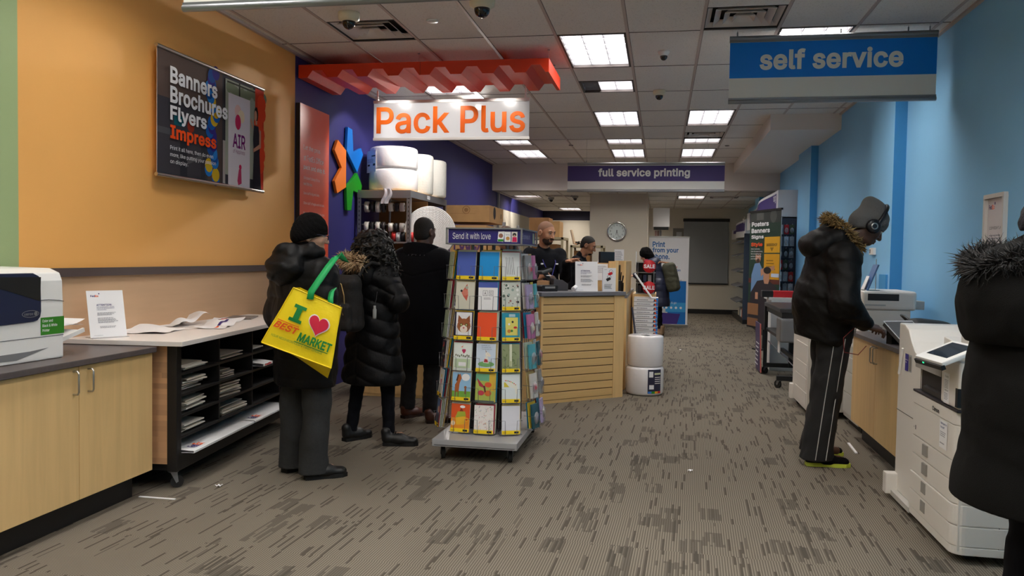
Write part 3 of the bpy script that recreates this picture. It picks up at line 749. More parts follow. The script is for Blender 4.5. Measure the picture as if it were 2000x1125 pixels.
def star_emblem():
    t = thing('wall_emblem', 'three-coloured star shaped emblem on the indigo wall', 'emblem', (-3.47, 8.5, 2.35))
    for nm, pts, m in (('blue_petal', [(8.49, 2.825), (8.62, 2.815), (8.655, 2.57), (8.89, 2.645), (8.955, 2.58), (8.775, 2.355), (8.462, 2.56)], M('emblem_blue', (20, 124, 224), .45)),
                       ('orange_petal', [(8.215, 2.645), (8.445, 2.56), (8.45, 2.16), (8.205, 2.075), (8.135, 2.20), (8.325, 2.36), (8.125, 2.525)], M('emblem_orange', (255, 132, 32), .45)),
                       ('green_petal', [(8.775, 2.35), (8.935, 2.22), (8.88, 2.12), (8.665, 2.14), (8.61, 1.915), (8.49, 1.91), (8.462, 2.16)], M('emblem_green', (30, 150, 34), .45))):
        B().prism([(y - 8.5, z - 2.35) for y, z in pts], (0, 0, 0), (0, 1, 0), (0, 0, 1), .012, .045).build(nm, m, t, .004)
star_emblem()

# ------------------------------------------------------------------ corrugated canopy and the packing sign
def canopy():
    x0, x1, y0, y1, z0, z1 = -3.45, -1.04, 7.3, 8.12, 3.10, 3.222
    t = thing('hanging_canopy', 'bright orange corrugated canopy hanging over the packing desk', 'canopy', ((x0 + x1) / 2, (y0 + y1) / 2, z0)); w = (x1 - x0) / 2; d = (y1 - y0) / 2; H = z1 - z0
    m = M('canopy_orange', (226, 56, 16), .42)
    n = 8; p = 2 * w / n; bot = []
    for i in range(n):
        a = -w + p * i
        bot += [(a, 0), (a + p * .30, 0), (a + p * .47, H * .55), (a + p * .80, H * .55), (a + p * .97, 0)] if i < n - 1 else [(a, 0), (a + p * .30, 0), (a + p * .47, H * .55), (a + p * .74, H * .55), (a + p * .9, 0)]
    pts = bot + [(w, 0), (w, H), (-w, H)]
    q = []
    for a in pts:
        if not q or (abs(a[0] - q[-1][0]) + abs(a[1] - q[-1][1])) > 1e-4: q.append(a)
    b = B(); b.prism(q, (0, -d, 0), (1, 0, 0), (0, 0, 1), 0, -2 * d); b.build('corrugated_body', m, t)
    B().box(-.0015, .0015, -d - .001, -d, H * .0, H).build('joint', M('canopy_joint', (120, 30, 10), .6), t)
    for x, y in ((-.05, -d + .12), (w - .02, -d + .12), (w - .05, d - .1), (-w + .3, d - .1), (-.05, d - .1)): B().cyl((x, y, H), (x, y, CZ - z0), .0016, n=6).cyl((x, y, CZ - z0 - .006), (x, y, CZ - z0), .012, n=10).build('suspension_wire', STEEL, t)
canopy()

def pack_sign():
    x0, x1, y, z0, z1 = -3.003, -1.352, 8.15, 2.62, 3.037; W = x1 - x0; H = z1 - z0
    t = thing('hanging_sign', 'frosted hanging sign with orange letters reading Pack Plus', 'sign', ((x0 + x1) / 2, y, z0))
    m = bpy.data.materials.new('frosted_acrylic'); m.use_nodes = True; nt = m.node_tree; N = nt.nodes; N.clear(); out = N.new('ShaderNodeOutputMaterial')
    tl = N.new('ShaderNodeBsdfTranslucent'); tl.inputs[0].default_value = (.7, .7, .72, 1); gl = N.new('ShaderNodeBsdfGlossy'); gl.inputs['Roughness'].default_value = .25
    rf = N.new('ShaderNodeBsdfRefraction'); rf.inputs['Roughness'].default_value = .42; rf.inputs['IOR'].default_value = 1.02
    a = N.new('ShaderNodeMixShader'); a.inputs[0].default_value = .4; nt.links.new(tl.outputs[0], a.inputs[1]); nt.links.new(rf.outputs[0], a.inputs[2])
    c = N.new('ShaderNodeMixShader'); c.inputs[0].default_value = .08; nt.links.new(a.outputs[0], c.inputs[1]); nt.links.new(gl.outputs[0], c.inputs[2]); nt.links.new(c.outputs[0], out.inputs[0])
    B().box(-W / 2, W / 2, -.004, .004, .012, H - .01).build('panel', m, t)
    letter_m = bpy.data.materials.new('orange_acrylic'); letter_m.use_nodes = True; n2 = letter_m.node_tree; p2 = n2.nodes['Principled BSDF']; p2.inputs['Base Color'].default_value = lin((255, 112, 34)); p2.inputs['Roughness'].default_value = .4
    t2 = n2.nodes.new('ShaderNodeBsdfTranslucent'); t2.inputs[0].default_value = lin((255, 150, 50)); x2 = n2.nodes.new('ShaderNodeMixShader'); x2.inputs[0].default_value = .35
    n2.links.new(p2.outputs[0], x2.inputs[1]); n2.links.new(t2.outputs[0], x2.inputs[2]); n2.links.new(x2.outputs[0], n2.nodes['Material Output'].inputs[0])
    B().box(-W / 2 - .004, W / 2 + .004, -.012, .012, H - .03, H).build('top_rail', WHITE, t, .003)
    B().box(-W / 2 - .004, W / 2 + .004, -.012, .012, 0, .028).build('bottom_rail', WHITE, t, .003)
    for x in (-W / 2 + .04, W / 2 - .04): B().cyl((x, 0, H), (x, 0, H + .1), .009, n=10).cyl((x, 0, H + .1), (x, 0, CZ - z0), .003, n=6).box(x - .01, x + .01, -.016, .016, H - .035, H + .012).build('hanger', WHITE, t)
    f = Flat((-W / 2, -.004, 0), (W, 0, 0), (0, 0, H), start=.0); f.mi(ORANGE); f.mi(PAPER)
    f.mats[0] = letter_m; f.text('Pack Plus', .02, .17, .975, .83, letter_m, .014, extrude=.009); f.build('lettering', t)
pack_sign()

# ------------------------------------------------------------------ hanging aisle signs
def aisle_sign(label, x0, x1, y, z0, z1, band, words, box, mat, wires, back=False):
    W = x1 - x0; H = z1 - z0
    t = thing('hanging_sign', label, 'sign', ((x0 + x1) / 2, y, z0))
    B().box(-W / 2 + .004, W / 2 - .004, -.003, .003, .01, H - .01).build('panel', M('sign_white', (244, 242, 236), .5), t)
    for nm, z in (('top_rail', H), ('bottom_rail', 0)):
        b = B().tube([(-W / 2, 0, z), (W / 2, 0, z)], .019, 12).box(-W / 2, W / 2, -.008, .008, z - .035 if z else 0, z if z else .03); b.build(nm, STEEL, t)
    for x in wires: B().cyl((x, 0, H), (x, 0, CZ - z0), .0014, n=6).cyl((x, 0, H), (x, 0, H + .05), .006, n=8).build('suspension_wire', STEEL, t)
    if words:
        f = Flat((-W / 2 + .004, -.003, 0), (W - .008, 0, 0), (0, 0, H)); f.rect(0, band, 1, .93, mat); f.text(words, *box, M('sign_letter_white', (248, 247, 244), .6), .03); f.build('lettering', t)
    return t
aisle_sign('blue and white hanging sign reading self service', .512, 2.115, 7.0, 2.745, 3.265, .37, 'self service', (.15, .49, .845, .815), M('self_service_blue', (0, 136, 244), .4), (.07, .8 - .12 - .1, -.74, .74))
aisle_sign('purple and white hanging sign reading full service printing', -1.528, .938, 13.08, 2.505, 2.94, .36, 'full service printing', (.2, .46, .785, .83), M('service_purple', (58, 38, 112), .45), (-.93, -.32, .32, .97))
aisle_sign('plain white hanging sign at the top edge over the left tables', -2.585, -.985, 4.05, 2.745, 3.265, .4, '', None, None, (-.7, .7))
# ------------------------------------------------------------------ bubble wrap
def bubble_material(name, rgb, scale=70):
    m = bpy.data.materials.new(name); m.use_nodes = True; nt = m.node_tree; p = nt.nodes['Principled BSDF']
    p.inputs['Base Color'].default_value = lin(rgb); p.inputs['Roughness'].default_value = .28; p.inputs['Subsurface Weight'].default_value = .25
    p.inputs['Subsurface Radius'].default_value = (.05, .05, .05)
    tc = nt.nodes.new('ShaderNodeTexCoord'); v = nt.nodes.new('ShaderNodeTexVoronoi'); v.inputs['Scale'].default_value = scale; v.inputs['Randomness'].default_value = .35
    nt.links.new(tc.outputs['Object'], v.inputs['Vector'])
    b = nt.nodes.new('ShaderNodeBump'); b.inputs['Strength'].default_value = .7; b.inputs['Distance'].default_value = .006; b.invert = True
    nt.links.new(v.outputs['Distance'], b.inputs['Height']); nt.links.new(b.outputs[0], p.inputs['Normal'])
    return m
WRAP_BIG = bubble_material('large_bubble_film', (238, 236, 228), 32); WRAP_FINE = bubble_material('fine_bubble_film', (236, 236, 234), 110)
FILM = M('stretch_film', (236, 234, 236), .16, bump=(9, .5), vary=(5, .03), coat=.3)

def roll_profile(r, h, lip=.03, hole=.04):
    return [(hole, .004), (r - lip, 0), (r - lip * .3, lip * .35), (r, lip), (r * 1.006, h * .5), (r, h - lip), (r - lip * .3, h - lip * .35), (r - lip, h), (hole, h - .004)]

# ------------------------------------------------------------------ steel shelving with packing supplies
def shelf_unit():
    x0, x1, y0, y1, zt = -3.43, -2.80, 8.80, 10.35, 2.16
    t = thing('shelf_unit', 'grey slotted steel shelving holding bubble wrap and tape by the star emblem', 'shelving', ((x0 + x1) / 2, (y0 + y1) / 2, 0)); ox, oy = t.location.x, t.location.y
    hole = M('slot_dark', (40, 42, 46), .7)
    for x, sx in ((x0, 1), (x1, -1)):
        for y, sy in ((y0, 1), (y1, -1)):
            b = B(); X, Y = x - ox, y - oy
            b.box(X, X + sx * .045, Y, Y + sy * .003, 0, zt).box(X, X + sx * .003, Y, Y + sy * .045, 0, zt)
            if sy > 0:
                z = .06
                while z < zt - .05: b.box(X + sx * .018, X + sx * .027, Y - .0006, Y, z, z + .022, 1); z += .05
            b.build('post', [STEEL, hole], t)
    B().box(x0 - ox + .01, x1 - ox - .01, y0 - oy + .006, y0 - oy + .19, 1.56, 1.578).build('ledge', STEEL, t)
    for z in (zt, 1.38, .75, .15):
        s = B().box(x0 - ox, x1 - ox, y0 - oy + .004, y1 - oy - .004, z - .018, z).build('shelf', M('particle_board', (196, 160, 112), .7, vary=(30, .1)), t)
        b = B()
        for y, d in ((y0 - oy, -.003), (y1 - oy, .003)): b.box(x0 - ox, x1 - ox, y, y + d, z - .09, z - .004)
        for x, d in ((x0 - ox, -.003), (x1 - ox, .003)): b.box(x, x + d, y0 - oy, y1 - oy, z - .08, z - .004)
        b.build('shelf_beam', STEEL, s)
    f = Flat((x1 - ox + .0035, 9.45 - oy, zt - .055), (0, .12, 0), (0, 0, .04)); f.rect(0, 0, 1, 1, PAPER); f.text('2 B', .2, .25, .8, .75, INK); f.build('shelf_tag', t)
    for z in (2.0, 1.77): B().cyl((x0 - ox + .03, y0 - oy + .08, z), (x1 - ox - .2, y0 - oy + .08, z), .008, n=8).build('tape_rod', STEEL, t)
    B().cyl((-.02, -.5, 1.58), (-.02, -.5, zt - .02), .012, n=8).build('support_rod', STEEL, t)
    B().box(x0 - ox + .003, x1 - ox - .01, y0 - oy + .72, y0 - oy + .73, 1.39, 2.08).build('back_panel', CARD_D, t)
    return t
shelf_unit()

# three standing rolls and their wrapping on the top shelf
def standing_roll(label, x, y, r, parts, z=2.16):
    t = thing('bubble_wrap_roll', label, 'bubble wrap roll', (x, y, z), 0, 'bubble wrap rolls on the top shelf'); h0 = 0
    for nm, h, m, k in parts:
        B().lathe([(a * k, b_ + h0) for a, b_ in roll_profile(r, h)], n=40).build(nm, m, t); h0 += h
    return t
t = standing_roll('big film wrapped roll with a paper label standing at the star emblem end', -3.11, 9.12, .285, (('wrapped_roll', .255, FILM, 1.0), ('wrapped_roll', .255, FILM, .985)))
b = B(); b.grid(lambda u, v: (.285 * 1.002 * math.sin(-2.3 + .75 * u), -.285 * 1.002 * math.cos(-2.3 + .75 * u) * 1, .2 + .25 * v), 8, 2)
f = Flat((-.285, -.12, .21), (.16, -.146, 0), (0, 0, .25)); f.rect(0, 0, 1, 1, PAPER).rect(.5, .72, .95, .78, INK).rect(.1, .3, .35, .38, INK).rect(.7, .3, .95, .4, INK); f.lines(.08, .45, .9, .65, 4, GREYINK); f.build('paper_label', t)
standing_roll('white roll with large bubbles standing in the middle of the top shelf', -2.98, 9.62, .2, (('roll', .49, WRAP_BIG, 1),))
standing_roll('shorter large bubble roll at the far end of the top shelf', -2.95, 10.08, .21, (('roll', .475, WRAP_BIG, 1),))
tag(B().grid(lambda u, v: (-3.12 + .09 * u + .02 * math.sin(v * 5), 8.785 - .015 * v - .01 * math.sin(9 * u + 3 * v), 2.175 - .17 * v), 8, 8).grid(lambda u, v: (-3.12 + .09 * u, 8.785 + .08 * (1 - v), 2.165 + .01 * v), 6, 3).build('film_scrap', M('thin_film', (226, 222, 230), .3, alpha=.7)), 'torn scrap of clear film draped over the top shelf edge', 'plastic film')
t = thing('bubble_wrap_roll', 'huge round bubble wrap roll seen end on behind the man in the navy coat', 'bubble wrap roll', (-2.70, 9.28, 1.70))
B().lathe([(.06, -.2), (.27, -.2), (.295, -.19), (.3, -.16), (.3, .16), (.29, .2), (.06, .2)], n=48, axis=(-.24, 1, 0)).build('roll', WRAP_FINE, t)
b = B(); prof = [(.06, -.201)]
for k in range(26): r_ = .065 + k * .009; prof += [(r_, -.204 - .0035 * (k % 2)), (r_ + .0085, -.204 - .0035 * ((k + 1) % 2))]
b.lathe(prof, n=48, axis=(-.24, 1, 0)).build('wound_end', WRAP_FINE, t)
B().cyl((.046, -.19, 0), (-.046, .19, 0), .058, n=20).build('cardboard_core', CARD_D, t)

# tape rolls
TAPE = M('tape_translucent', (228, 222, 214), .35); TAPER = M('tape_red_band', (206, 40, 40), .5)
def tape_roll(x, y, z, r, w, label, group, m=TAPE, axis=(1, .15, 0), core=True):
    t = thing('tape_roll', label, 'tape', (x, y, z), 0, group); ir = r * .62
    B().lathe([(ir, -w / 2), (r, -w / 2), (r, w / 2), (ir, w / 2), (ir, -w / 2)], n=24, axis=axis).build('tape', m, t)
    B().lathe([(ir * .93, -w / 2 - .0015), (ir, -w / 2 - .0015), (ir, w / 2 + .0015), (ir * .93, w / 2 + .0015)], n=24, axis=axis).build('core', INK, t)
pos = ['nearest the post', 'second from the post', 'third from the post', 'fourth from the post', 'fifth from the post', 'last on the rod', 'at the tip of the rod']
for row, z in (('upper', 1.973), ('lower', 1.743)):
    for k in range(7):
        tape_roll(-3.34 + k * .066 + (.02 if k > 3 else 0), 8.88 + .002 * k, z, .062 if k < 4 else .05, .05 if k % 2 == 0 else .034, f'packing tape roll on the {row} rod, {pos[k]}', f'tape rolls on the {row} rod', (TAPE, INK, TAPE, M('tape_dark', (48, 40, 40), .4))[k % 4])
tp = ['at the near end', 'second in line', 'third in line', 'fourth in line', 'fifth in line', 'last before the man in navy']
for k in range(6):
    tape_roll(-3.02 + k * .052, 8.90 + .004 * k, 1.634, .055, .044, f'striped tape roll lying on the middle shelf, {tp[k]}', 'striped tape rolls on the middle shelf', (TAPER, PAPER, INK, M('tape_tan', (206, 168, 110), .5), TAPER, PAPER)[k])

# ------------------------------------------------------------------ cartons beyond the shelving
def carton(x0, x1, y0, y1, z0, z1, label, group=None, mat=CARD, emblem=False, words=None):
    t = thing('cardboard_box', label, 'box', ((x0 + x1) / 2, (y0 + y1) / 2, z0), 0, group); w, d, h = (x1 - x0) / 2, (y1 - y0) / 2, z1 - z0
    B().box(-w, w, -d, d, 0, h).build('body', mat, t, .004)
    B().box(-w * .98, w * .98, -.03, .03, h, h + .0008).build('tape_strip', M('packing_tape_brown', (176, 136, 88), .35), t)
    f = Flat((-w, -d, 0), (2 * w, 0, 0), (0, 0, h))
    if emblem: f.oval(.5, .72, .085, CARD_D).oval(.5, .72, .07, mat).oval(.5, .72, .045, CARD_D).rect(.15, .5, .7, .515, CARD_D)
    if words: f.text(words, .1, .15, .9, .75, M('box_purple', (96, 60, 110), .6), .03)
    if f.mats: f.build('printed_mark', t)
    if emblem:
        f = Flat((w, -d, 0), (0, 2 * d, 0), (0, 0, h)); f.oval(.35, .6, .09, INK).rect(.33, .5, .38, .6, INK).rect(.8, .35, .84, .65, INK); f.build('arrow_mark', t)
    return t
def carton_rack():
    t = thing('carton_rack', 'grey steel rack of cartons behind the shelving with the bubble wrap', 'rack', (-2.62, 11.5, 0))
    for x in (-.46, .48):
        for y in (-.56, .56): B().box(x - .02, x + .02, y - .02, y + .02, 0, 1.9).build('post', STEEL, t)
    for z in (.12, .95, 1.45): B().box(-.46, .46, -.56, .56, z - .022, z - .002).build('shelf', CARD_D, t)
carton_rack()
carton(-3.02, -2.36, 11.0, 12.0, 1.901, 2.135, 'large shallow carton with a round emblem on top of the rack', emblem=True)
carton(-2.92, -2.4, 11.02, 11.5, 1.45, 1.86, 'carton with purple lettering under the large shallow carton', mat=M('cardboard_light', (204, 164, 112), .8), words='FedEx')
carton(-3.0, -2.35, 11.02, 11.8, .95, 1.40, 'plain brown carton on the lower rack shelf', mat=CARD_D)
carton(-2.38, -2.2, 11.02, 11.5, 1.45, 1.8, 'narrow tan carton beside the one with purple lettering')

# ------------------------------------------------------------------ packing desk and slatted sales counter
def sales_desk():
    t = thing('sales_desk', 'long maple packing desk with grey top in front of the shelving', 'desk', (-2.15, 8.05, 0))
    B().box(-.88, .925, -.30, .28, .0, .87).build('carcass', MAPLE, t)
    B().box(-.9, .94, -.34, .3, .87, .9).build('countertop', M('grey_laminate', (140, 138, 138), .4), t, .003)
    for x in (-.88, -.36, .15, .66): B().box(x + .004, min(x + .51, .925) - .004, -.312, -.30, .03, .86).build('panel', MAPLE, t, .002)
sales_desk()

CA = Vector((-1.135, 7.735, 0)); CD = Vector((.7515, .6597, 0)); CN = Vector((.6597, -.7515, 0)); CLEN = 1.02
CANG = math.atan2(CD.y, CD.x)
def sales_counter():
    t = thing('sales_counter', 'maple slatwall counter with grey top facing the aisle', 'counter', CA, CANG)
    # local: x along the face, y into the counter
    B().box(0, CLEN, .02, .09, 0, 1.05).box(.52, CLEN, .09, .48, 0, 1.05).build('carcass', MAPLE, t)
    z = .03; n = 13; h = (1.045 - z) / n
    for k in range(n): B().box(.025, CLEN - .13, -.0, .02, z + k * h + .004, z + (k + 1) * h - .004).build('slat', MAPLE_Y, t, .003)
    B().box(.02, CLEN - .12, .004, .02, .03, 1.045).build('groove_backing', M('groove_dark', (86, 60, 34), .8), t)
    B().box(0, .025, -.004, .02, 0, 1.05).build('side_post', MAPLE, t); B().box(CLEN - .13, CLEN, -.004, .03, 0, 1.05).build('corner_post', MAPLE, t)
    B().box(0, CLEN - .12, .002, .02, 0, .03).build('plinth', MAPLE_Y, t)
    B().box(-.01, CLEN + .005, -.02, .5, 1.05, 1.09).build('countertop', M('counter_grey', (112, 112, 118), .35), t, .004)
    return t
sales_counter()
def on_counter(x, y, z): p = CA + CD * x - CN * y; return (p.x, p.y, z)
t = thing('counter_divider', 'low maple divider board standing on the counter top', 'divider', on_counter(.60, .2, 1.0905), CANG)
B().box(0, .4, 0, .02, 0, .29).build('board', wood('divider_maple', (214, 172, 112), 'X', .9), t); B().box(.36, .4, -.12, .0, 0, .31).build('end_board', MAPLE, t)
for (x0, z0, w, h, lab) in ((.01, .05, .145, .235, 'lilac printed'), (.17, .19, .16, .09, 'wide header')):
    pass
p = thing('taped_sheet', 'lilac printed sheet taped to the divider board', 'paper', on_counter(.615, .198, 1.13), CANG)
f = Flat((0, -.001, 0), (.165, 0, 0), (0, 0, .235)); f.rect(0, 0, 1, 1, M('lilac_paper', (214, 212, 232), .7)); f.rect(.06, .82, .9, .86, PURPLE).lines(.06, .08, .92, .78, 14, M('lilac_print', (120, 116, 170), .7), seed=8).text('Terms', .3, .9, .6, .95, PURPLE); f.build('printed_page', p)
p = thing('taped_sheet', 'white printed sheet taped at the top of the divider board', 'paper', on_counter(.79, .198, 1.2), CANG)
f = Flat((0, -.001, 0), (.16, 0, 0), (0, 0, .17)); f.rect(0, 0, 1, 1, PAPER); f.lines(.08, .45, .9, .92, 8, GREYINK, seed=9); f.build('printed_page', p)
notice('notice_stand', 'white attention notice standing on the slatwall counter', on_counter(.575, .05, 1.0905), CANG - .42, .1, .23, .3)
def lock_pack():
    t = thing('padlock_pack', 'white retail pack showing a red and a black padlock', 'package', on_counter(.85, .045, 1.0905), CANG - .3)
    B().box(-.07, .07, -.012, .012, 0, .24).build('card', PAPER, t)
    f = Flat((-.07, -.0125, 0), (.14, 0, 0), (0, 0, .24))
    for (cx, cy, m) in ((.56, .78, RED), (.42, .55, INK)):
        f.oval(cx + .06, cy + .06, .16, GREYINK).oval(cx + .06, cy + .065, .12, PAPER).poly([(cx - .2, cy - .02), (cx + .1, cy + .07), (cx + .2, cy - .03), (cx - .08, cy - .12)], m)
    f.lines(.12, .12, .75, .34, 5, GREYINK, seed=3).text('Lock', .1, .92, .3, .95, INK); f.build('artwork', t)
lock_pack()
t = thing('card_reader_dock', 'black charging dock for the scanner on the counter end', 'dock', on_counter(.2, .2, 1.0905), CANG)
B().prism([(-.09, 0), (.09, 0), (.1, .05), (.085, .062), (-.085, .062), (-.1, .05)], (0, -.05, 0), (1, 0, 0), (0, 0, 1), 0, -.1).build('base', BLACK, t, .004); B().box(-.06, .06, -.052, -.049, .03, .05).build('metal_strip', CHROME, t)
t = thing('receipt_printer', 'grey receipt printer with white paper curl on the counter', 'printer', on_counter(.42, .34, 1.0905), CANG)
B().prism([(-.09, 0), (.09, 0), (.09, .07), (.02, .11), (-.09, .12)], (0, -.06, 0), (1, 0, 0), (0, 0, 1), 0, -.12).build('body', M('dark_grey_plastic', (70, 70, 74), .5), t, .005)
B().grid(lambda u, v: (-.05 - .07 * u, -.045 + .09 * v, .12 + .06 * u - .02 * u * u + .01 * math.sin(4 * u)), 8, 3).build('receipt_paper', PAPER, t)
tag(B().cyl(on_counter(.43, .08, 1.115), on_counter(.50, .12, 1.14), .022, n=16).build('paper_roll', PAPER), 'small white roll of till paper beside the attention notice', 'paper roll')
carton(-1.24, -1.12, 8.13, 8.22, 1.0905, 1.19, 'small brown parcel in front of the bearded cashier', mat=M('parcel_brown', (190, 146, 104), .8))
# back counter run along the aisle
t = thing('aisle_counter', 'maple counter run behind the slatwall corner along the aisle', 'counter', (-.62, 9.6, 0))
B().box(-.3, .258, -.74, 1.3, 0, 1.0).build('carcass', MAPLE, t); B().box(-.31, .262, -.75, 1.32, 1.0, 1.035).build('countertop', M('counter_grey', (112, 112, 118), .35), t, .003)
B().box(.22, .24, -.7, .9, 1.035, 1.40).build('screen_board', MAPLE, t); B().box(-.2, .2, 1.28, 1.3, 1.035, 1.40).build('end_board', MAPLE, t)
def monitor(label, x, y, z, rz, w=.26, h=.2):
    t = thing('till_screen', label, 'screen', (x, y, z), rz)
    B().box(-w / 2, w / 2, -.012, .012, .06, .06 + h).build('screen', BLACK, t, .004); B().box(-.02, .02, .0, .05, 0, .12).box(-.07, .07, -.05, .07, 0, .012).build('stand', BLACK, t)
    f = Flat((w / 2 - .01, .0125, .07), (-w + .02, 0, 0), (0, 0, h - .02)); f.rect(0, 0, 1, 1, M('screen_grey', (120, 128, 140), .3)); f.build('display', t)
monitor('black till screen with a strip of stickers on its edge', -.60, 9.04, 1.162, math.radians(62), .3, .28)
f = Flat((-.6 - .13, 8.9, 1.2), (.012, -.02, 0), (.09, 0, .24)); 
t = thing('sticker_strip', 'pink and white strip of stickers leaning on the till screen', 'strip', (-.74, 8.93, 1.162), 0)
B().obox((.03, 0, .13), (.03, .006, .29), (0, .32, 0)).build('strip', M('pale_pink', (240, 226, 224), .6), t)
for k in range(8): B().obox((.03 + (k - 3.5) * .0112, -.004, .13 + (k - 3.5) * .033), (.02, .002, .012), (0, .32, 0)).build('sticker', M('sticker_coral', (226, 120, 110), .6), t)
carton(-.80, -.50, 8.9, 9.16, 1.0355, 1.16, 'black equipment tray under the till screen', mat=BLACK)
monitor('second black till screen further along the counter', -.50, 9.5, 1.0355, math.radians(80), .2, .26)
t = thing('pen_holder', 'black desk organiser full of pens and scissors', 'organiser', (-.47, 9.28, 1.0355))
B().lathe([(0, 0), (.05, 0), (.055, .12), (.05, .12), (.046, .01), (0, .01)], n=16).build('cup', BLACK, t)
for k in range(7):
    a = k * 2.3; B().cyl((.02 * math.cos(a), .02 * math.sin(a), .02), (.05 * math.cos(a), .05 * math.sin(a), .2 + .02 * (k % 3)), .005, n=6).build('pen', (INK, M('pen_brown', (120, 62, 40), .5), BLACK)[k % 3], t)
tag(B().obox((-.45, 9.02, 1.111), (.05, .03, .15), (0, 0, .2)).build('card_terminal', BLACK, bevel=.006), 'small black card terminal standing behind the divider end', 'terminal')
t = thing('price_box', 'yellow sale box on the low desk beside the card spinner', 'box', (-1.285, 7.82, .9005)); B().box(-.08, .08, -.05, .05, 0, .085).build('carton', YELLOW, t, .003); B().box(-.081, .081, -.051, .051, 0, .02).build('base_tray', INK, t)

# ------------------------------------------------------------------ floor standing wrap roll, reams, sale stand
t = thing('bubble_wrap_roll', 'tall two-tier roll of bubble wrap standing on the carpet by the counter', 'bubble wrap roll', (-.148, 8.69, 0))
B().lathe(roll_profile(.198, .30, .03), n=48).build('roll', FILM, t)
B().lathe([(a, b_ + .30) for a, b_ in roll_profile(.188, .325, .02, .05)], n=48).build('upper_roll', FILM, t)
b = B(); b.grid(lambda u, v: (.2005 * math.sin(.18 + .8 * u), -.2005 * math.cos(.18 + .8 * u), .03 + .25 * v), 12, 6); b.build('product_label', M('label_navy', (40, 40, 66), .5), t)
def wrap(u0, v0, u1, v1, m, nm, d=.0012):
    B().grid(lambda u, v: ((.2005 + d) * math.sin(.18 + .8 * (u0 + (u1 - u0) * u)), -(.2005 + d) * math.cos(.18 + .8 * (u0 + (u1 - u0) * u)), .03 + .25 * (v0 + (v1 - v0) * v)), 6, 2).build(nm, m, t)
for i, m in enumerate((M('strip_blue', (60, 130, 220), .5), GREEN, M('strip_amber', (240, 170, 40), .5), RED)): wrap(.02 + i * .24, 0, .02 + (i + 1) * .24, .09, m, 'label_stripe')
wrap(.45, .78, .95, .86, M('strip_cream', (222, 226, 190), .5), 'label_stripe'); wrap(.1, .18, .42, .36, PAPER, 'label_code'); wrap(.08, .68, .36, .92, PAPER, 'label_emblem')
for i in range(4): wrap(.48, .66 - i * .085, .95, .69 - i * .085, PAPER, 'label_text_line')

rord = ['topmost', 'second', 'third', 'fourth', 'fifth', 'sixth', 'seventh', 'eighth', 'ninth', 'tenth', 'eleventh']
REAM_B = M('ream_blue', (40, 120, 210), .5)
for k in range(20):
    z = .98 - .049 * (k + 1)
    t = thing('paper_ream', (f'{rord[k]} white ream of paper' + (' of the tall stack' if k == 0 else ' from the top of the stack') + ' behind the wrap roll') if k < 11 else 'white paper ream low in the stack hidden behind the wrap roll', 'paper ream', (-.172 + rnd.uniform(-.003, .003), 9.72, z), 0, 'paper reams in the stack')
    B().box(-.14, .14, -.108, .108, 0, .046).build('pack', PAPER, t, .002)
    f = Flat((-.14, -.108, 0), (.28, 0, 0), (0, 0, .046)); f.poly([(.78, 0), (1, 0), (1, .9), (.93, .9), (.9, .5)], REAM_B).oval(.87, .35, .05, INK, .3).oval(.9, .25, .04, ORANGE, .2).lines(.13, .3, .7, .6, 1, GREYINK, .7, seed=k).rect(0, .93, 1, 1, M('ream_edge', (170, 170, 176), .6)); f.build('printed_end', t)
tag(B().obox((-.21, 9.68, 1.12), (.014, .2, .34), (0, -.62, 0)).build('tilted_sign', PAPER), 'white board tilting on top of the paper ream stack', 'board')
tag(B().obox((-.29, 9.25, .70), (.012, .2, .36), (0, -.14, 0)).build('leaning_sign', M('board_navy', (40, 44, 70), .5)), 'navy backed board leaning on the side of the ream stack', 'board')
def sale_stand():
    t = thing('display_stand', 'clear and chrome countertop stand holding accessories by the sale tags', 'display stand', (-.19, 10.22, 1.0))
    for x in (-.1, .1): B().cyl((x, 0, 0), (x, 0, .39), .006, n=8).build('upright', CHROME, t)
    for z in (.0, .13, .26, .385): B().box(-.12, .12, -.09, .09, z - .004, z + .004).build('shelf', CHROME, t)
    B().box(-.12, .12, .08, .09, 0, .39).build('back_panel', BLACK, t)
    for k in range(6): B().box(-.09 + (k % 3) * .06, -.05 + (k % 3) * .06, -.06, -.02, .02 + .13 * (k // 3), .1 + .13 * (k // 3)).build('accessory', (INK, M('acc_blue', (50, 60, 90), .5), GREYP)[k % 3], t)
    B().box(-.125, -.12, -.06, .06, .3, .52).build('header_card', PAPER, t)
sale_stand()
tag(B().box(-.345, -.06, 10.1, 10.92, 0, .994).build('display_plinth', MAPLE), 'maple plinth carrying the chrome accessory stand', 'plinth')
for z, l in ((1.34, 'round red SALE tag on the upper shelf of the accessory stand'), (1.08, 'round red SALE tag lower on the accessory stand')):
    t = thing('sale_tag', l, 'sale tag', (-.145, 10.02, z), 0, 'round sale tags'); B().lathe([(0, -.002), (.078, -.002), (.078, .002), (0, .002)], n=32, axis=(0, 1, 0)).build('disc', RED, t)
    f = Flat((-.07, -.0025, -.03), (.14, 0, 0), (0, 0, .06)); f.text('SALE', .02, .1, .98, .9, PAPER, .03); f.build('lettering', t)
    B().box(-.01, .01, .002, .09, -.01, .01).build('clip', CHROME, t)
# ------------------------------------------------------------------ revolving greeting card rack
WIRE = M('rack_wire', (120, 122, 126), .35, .8)
SX, SY = -1.245, 5.98
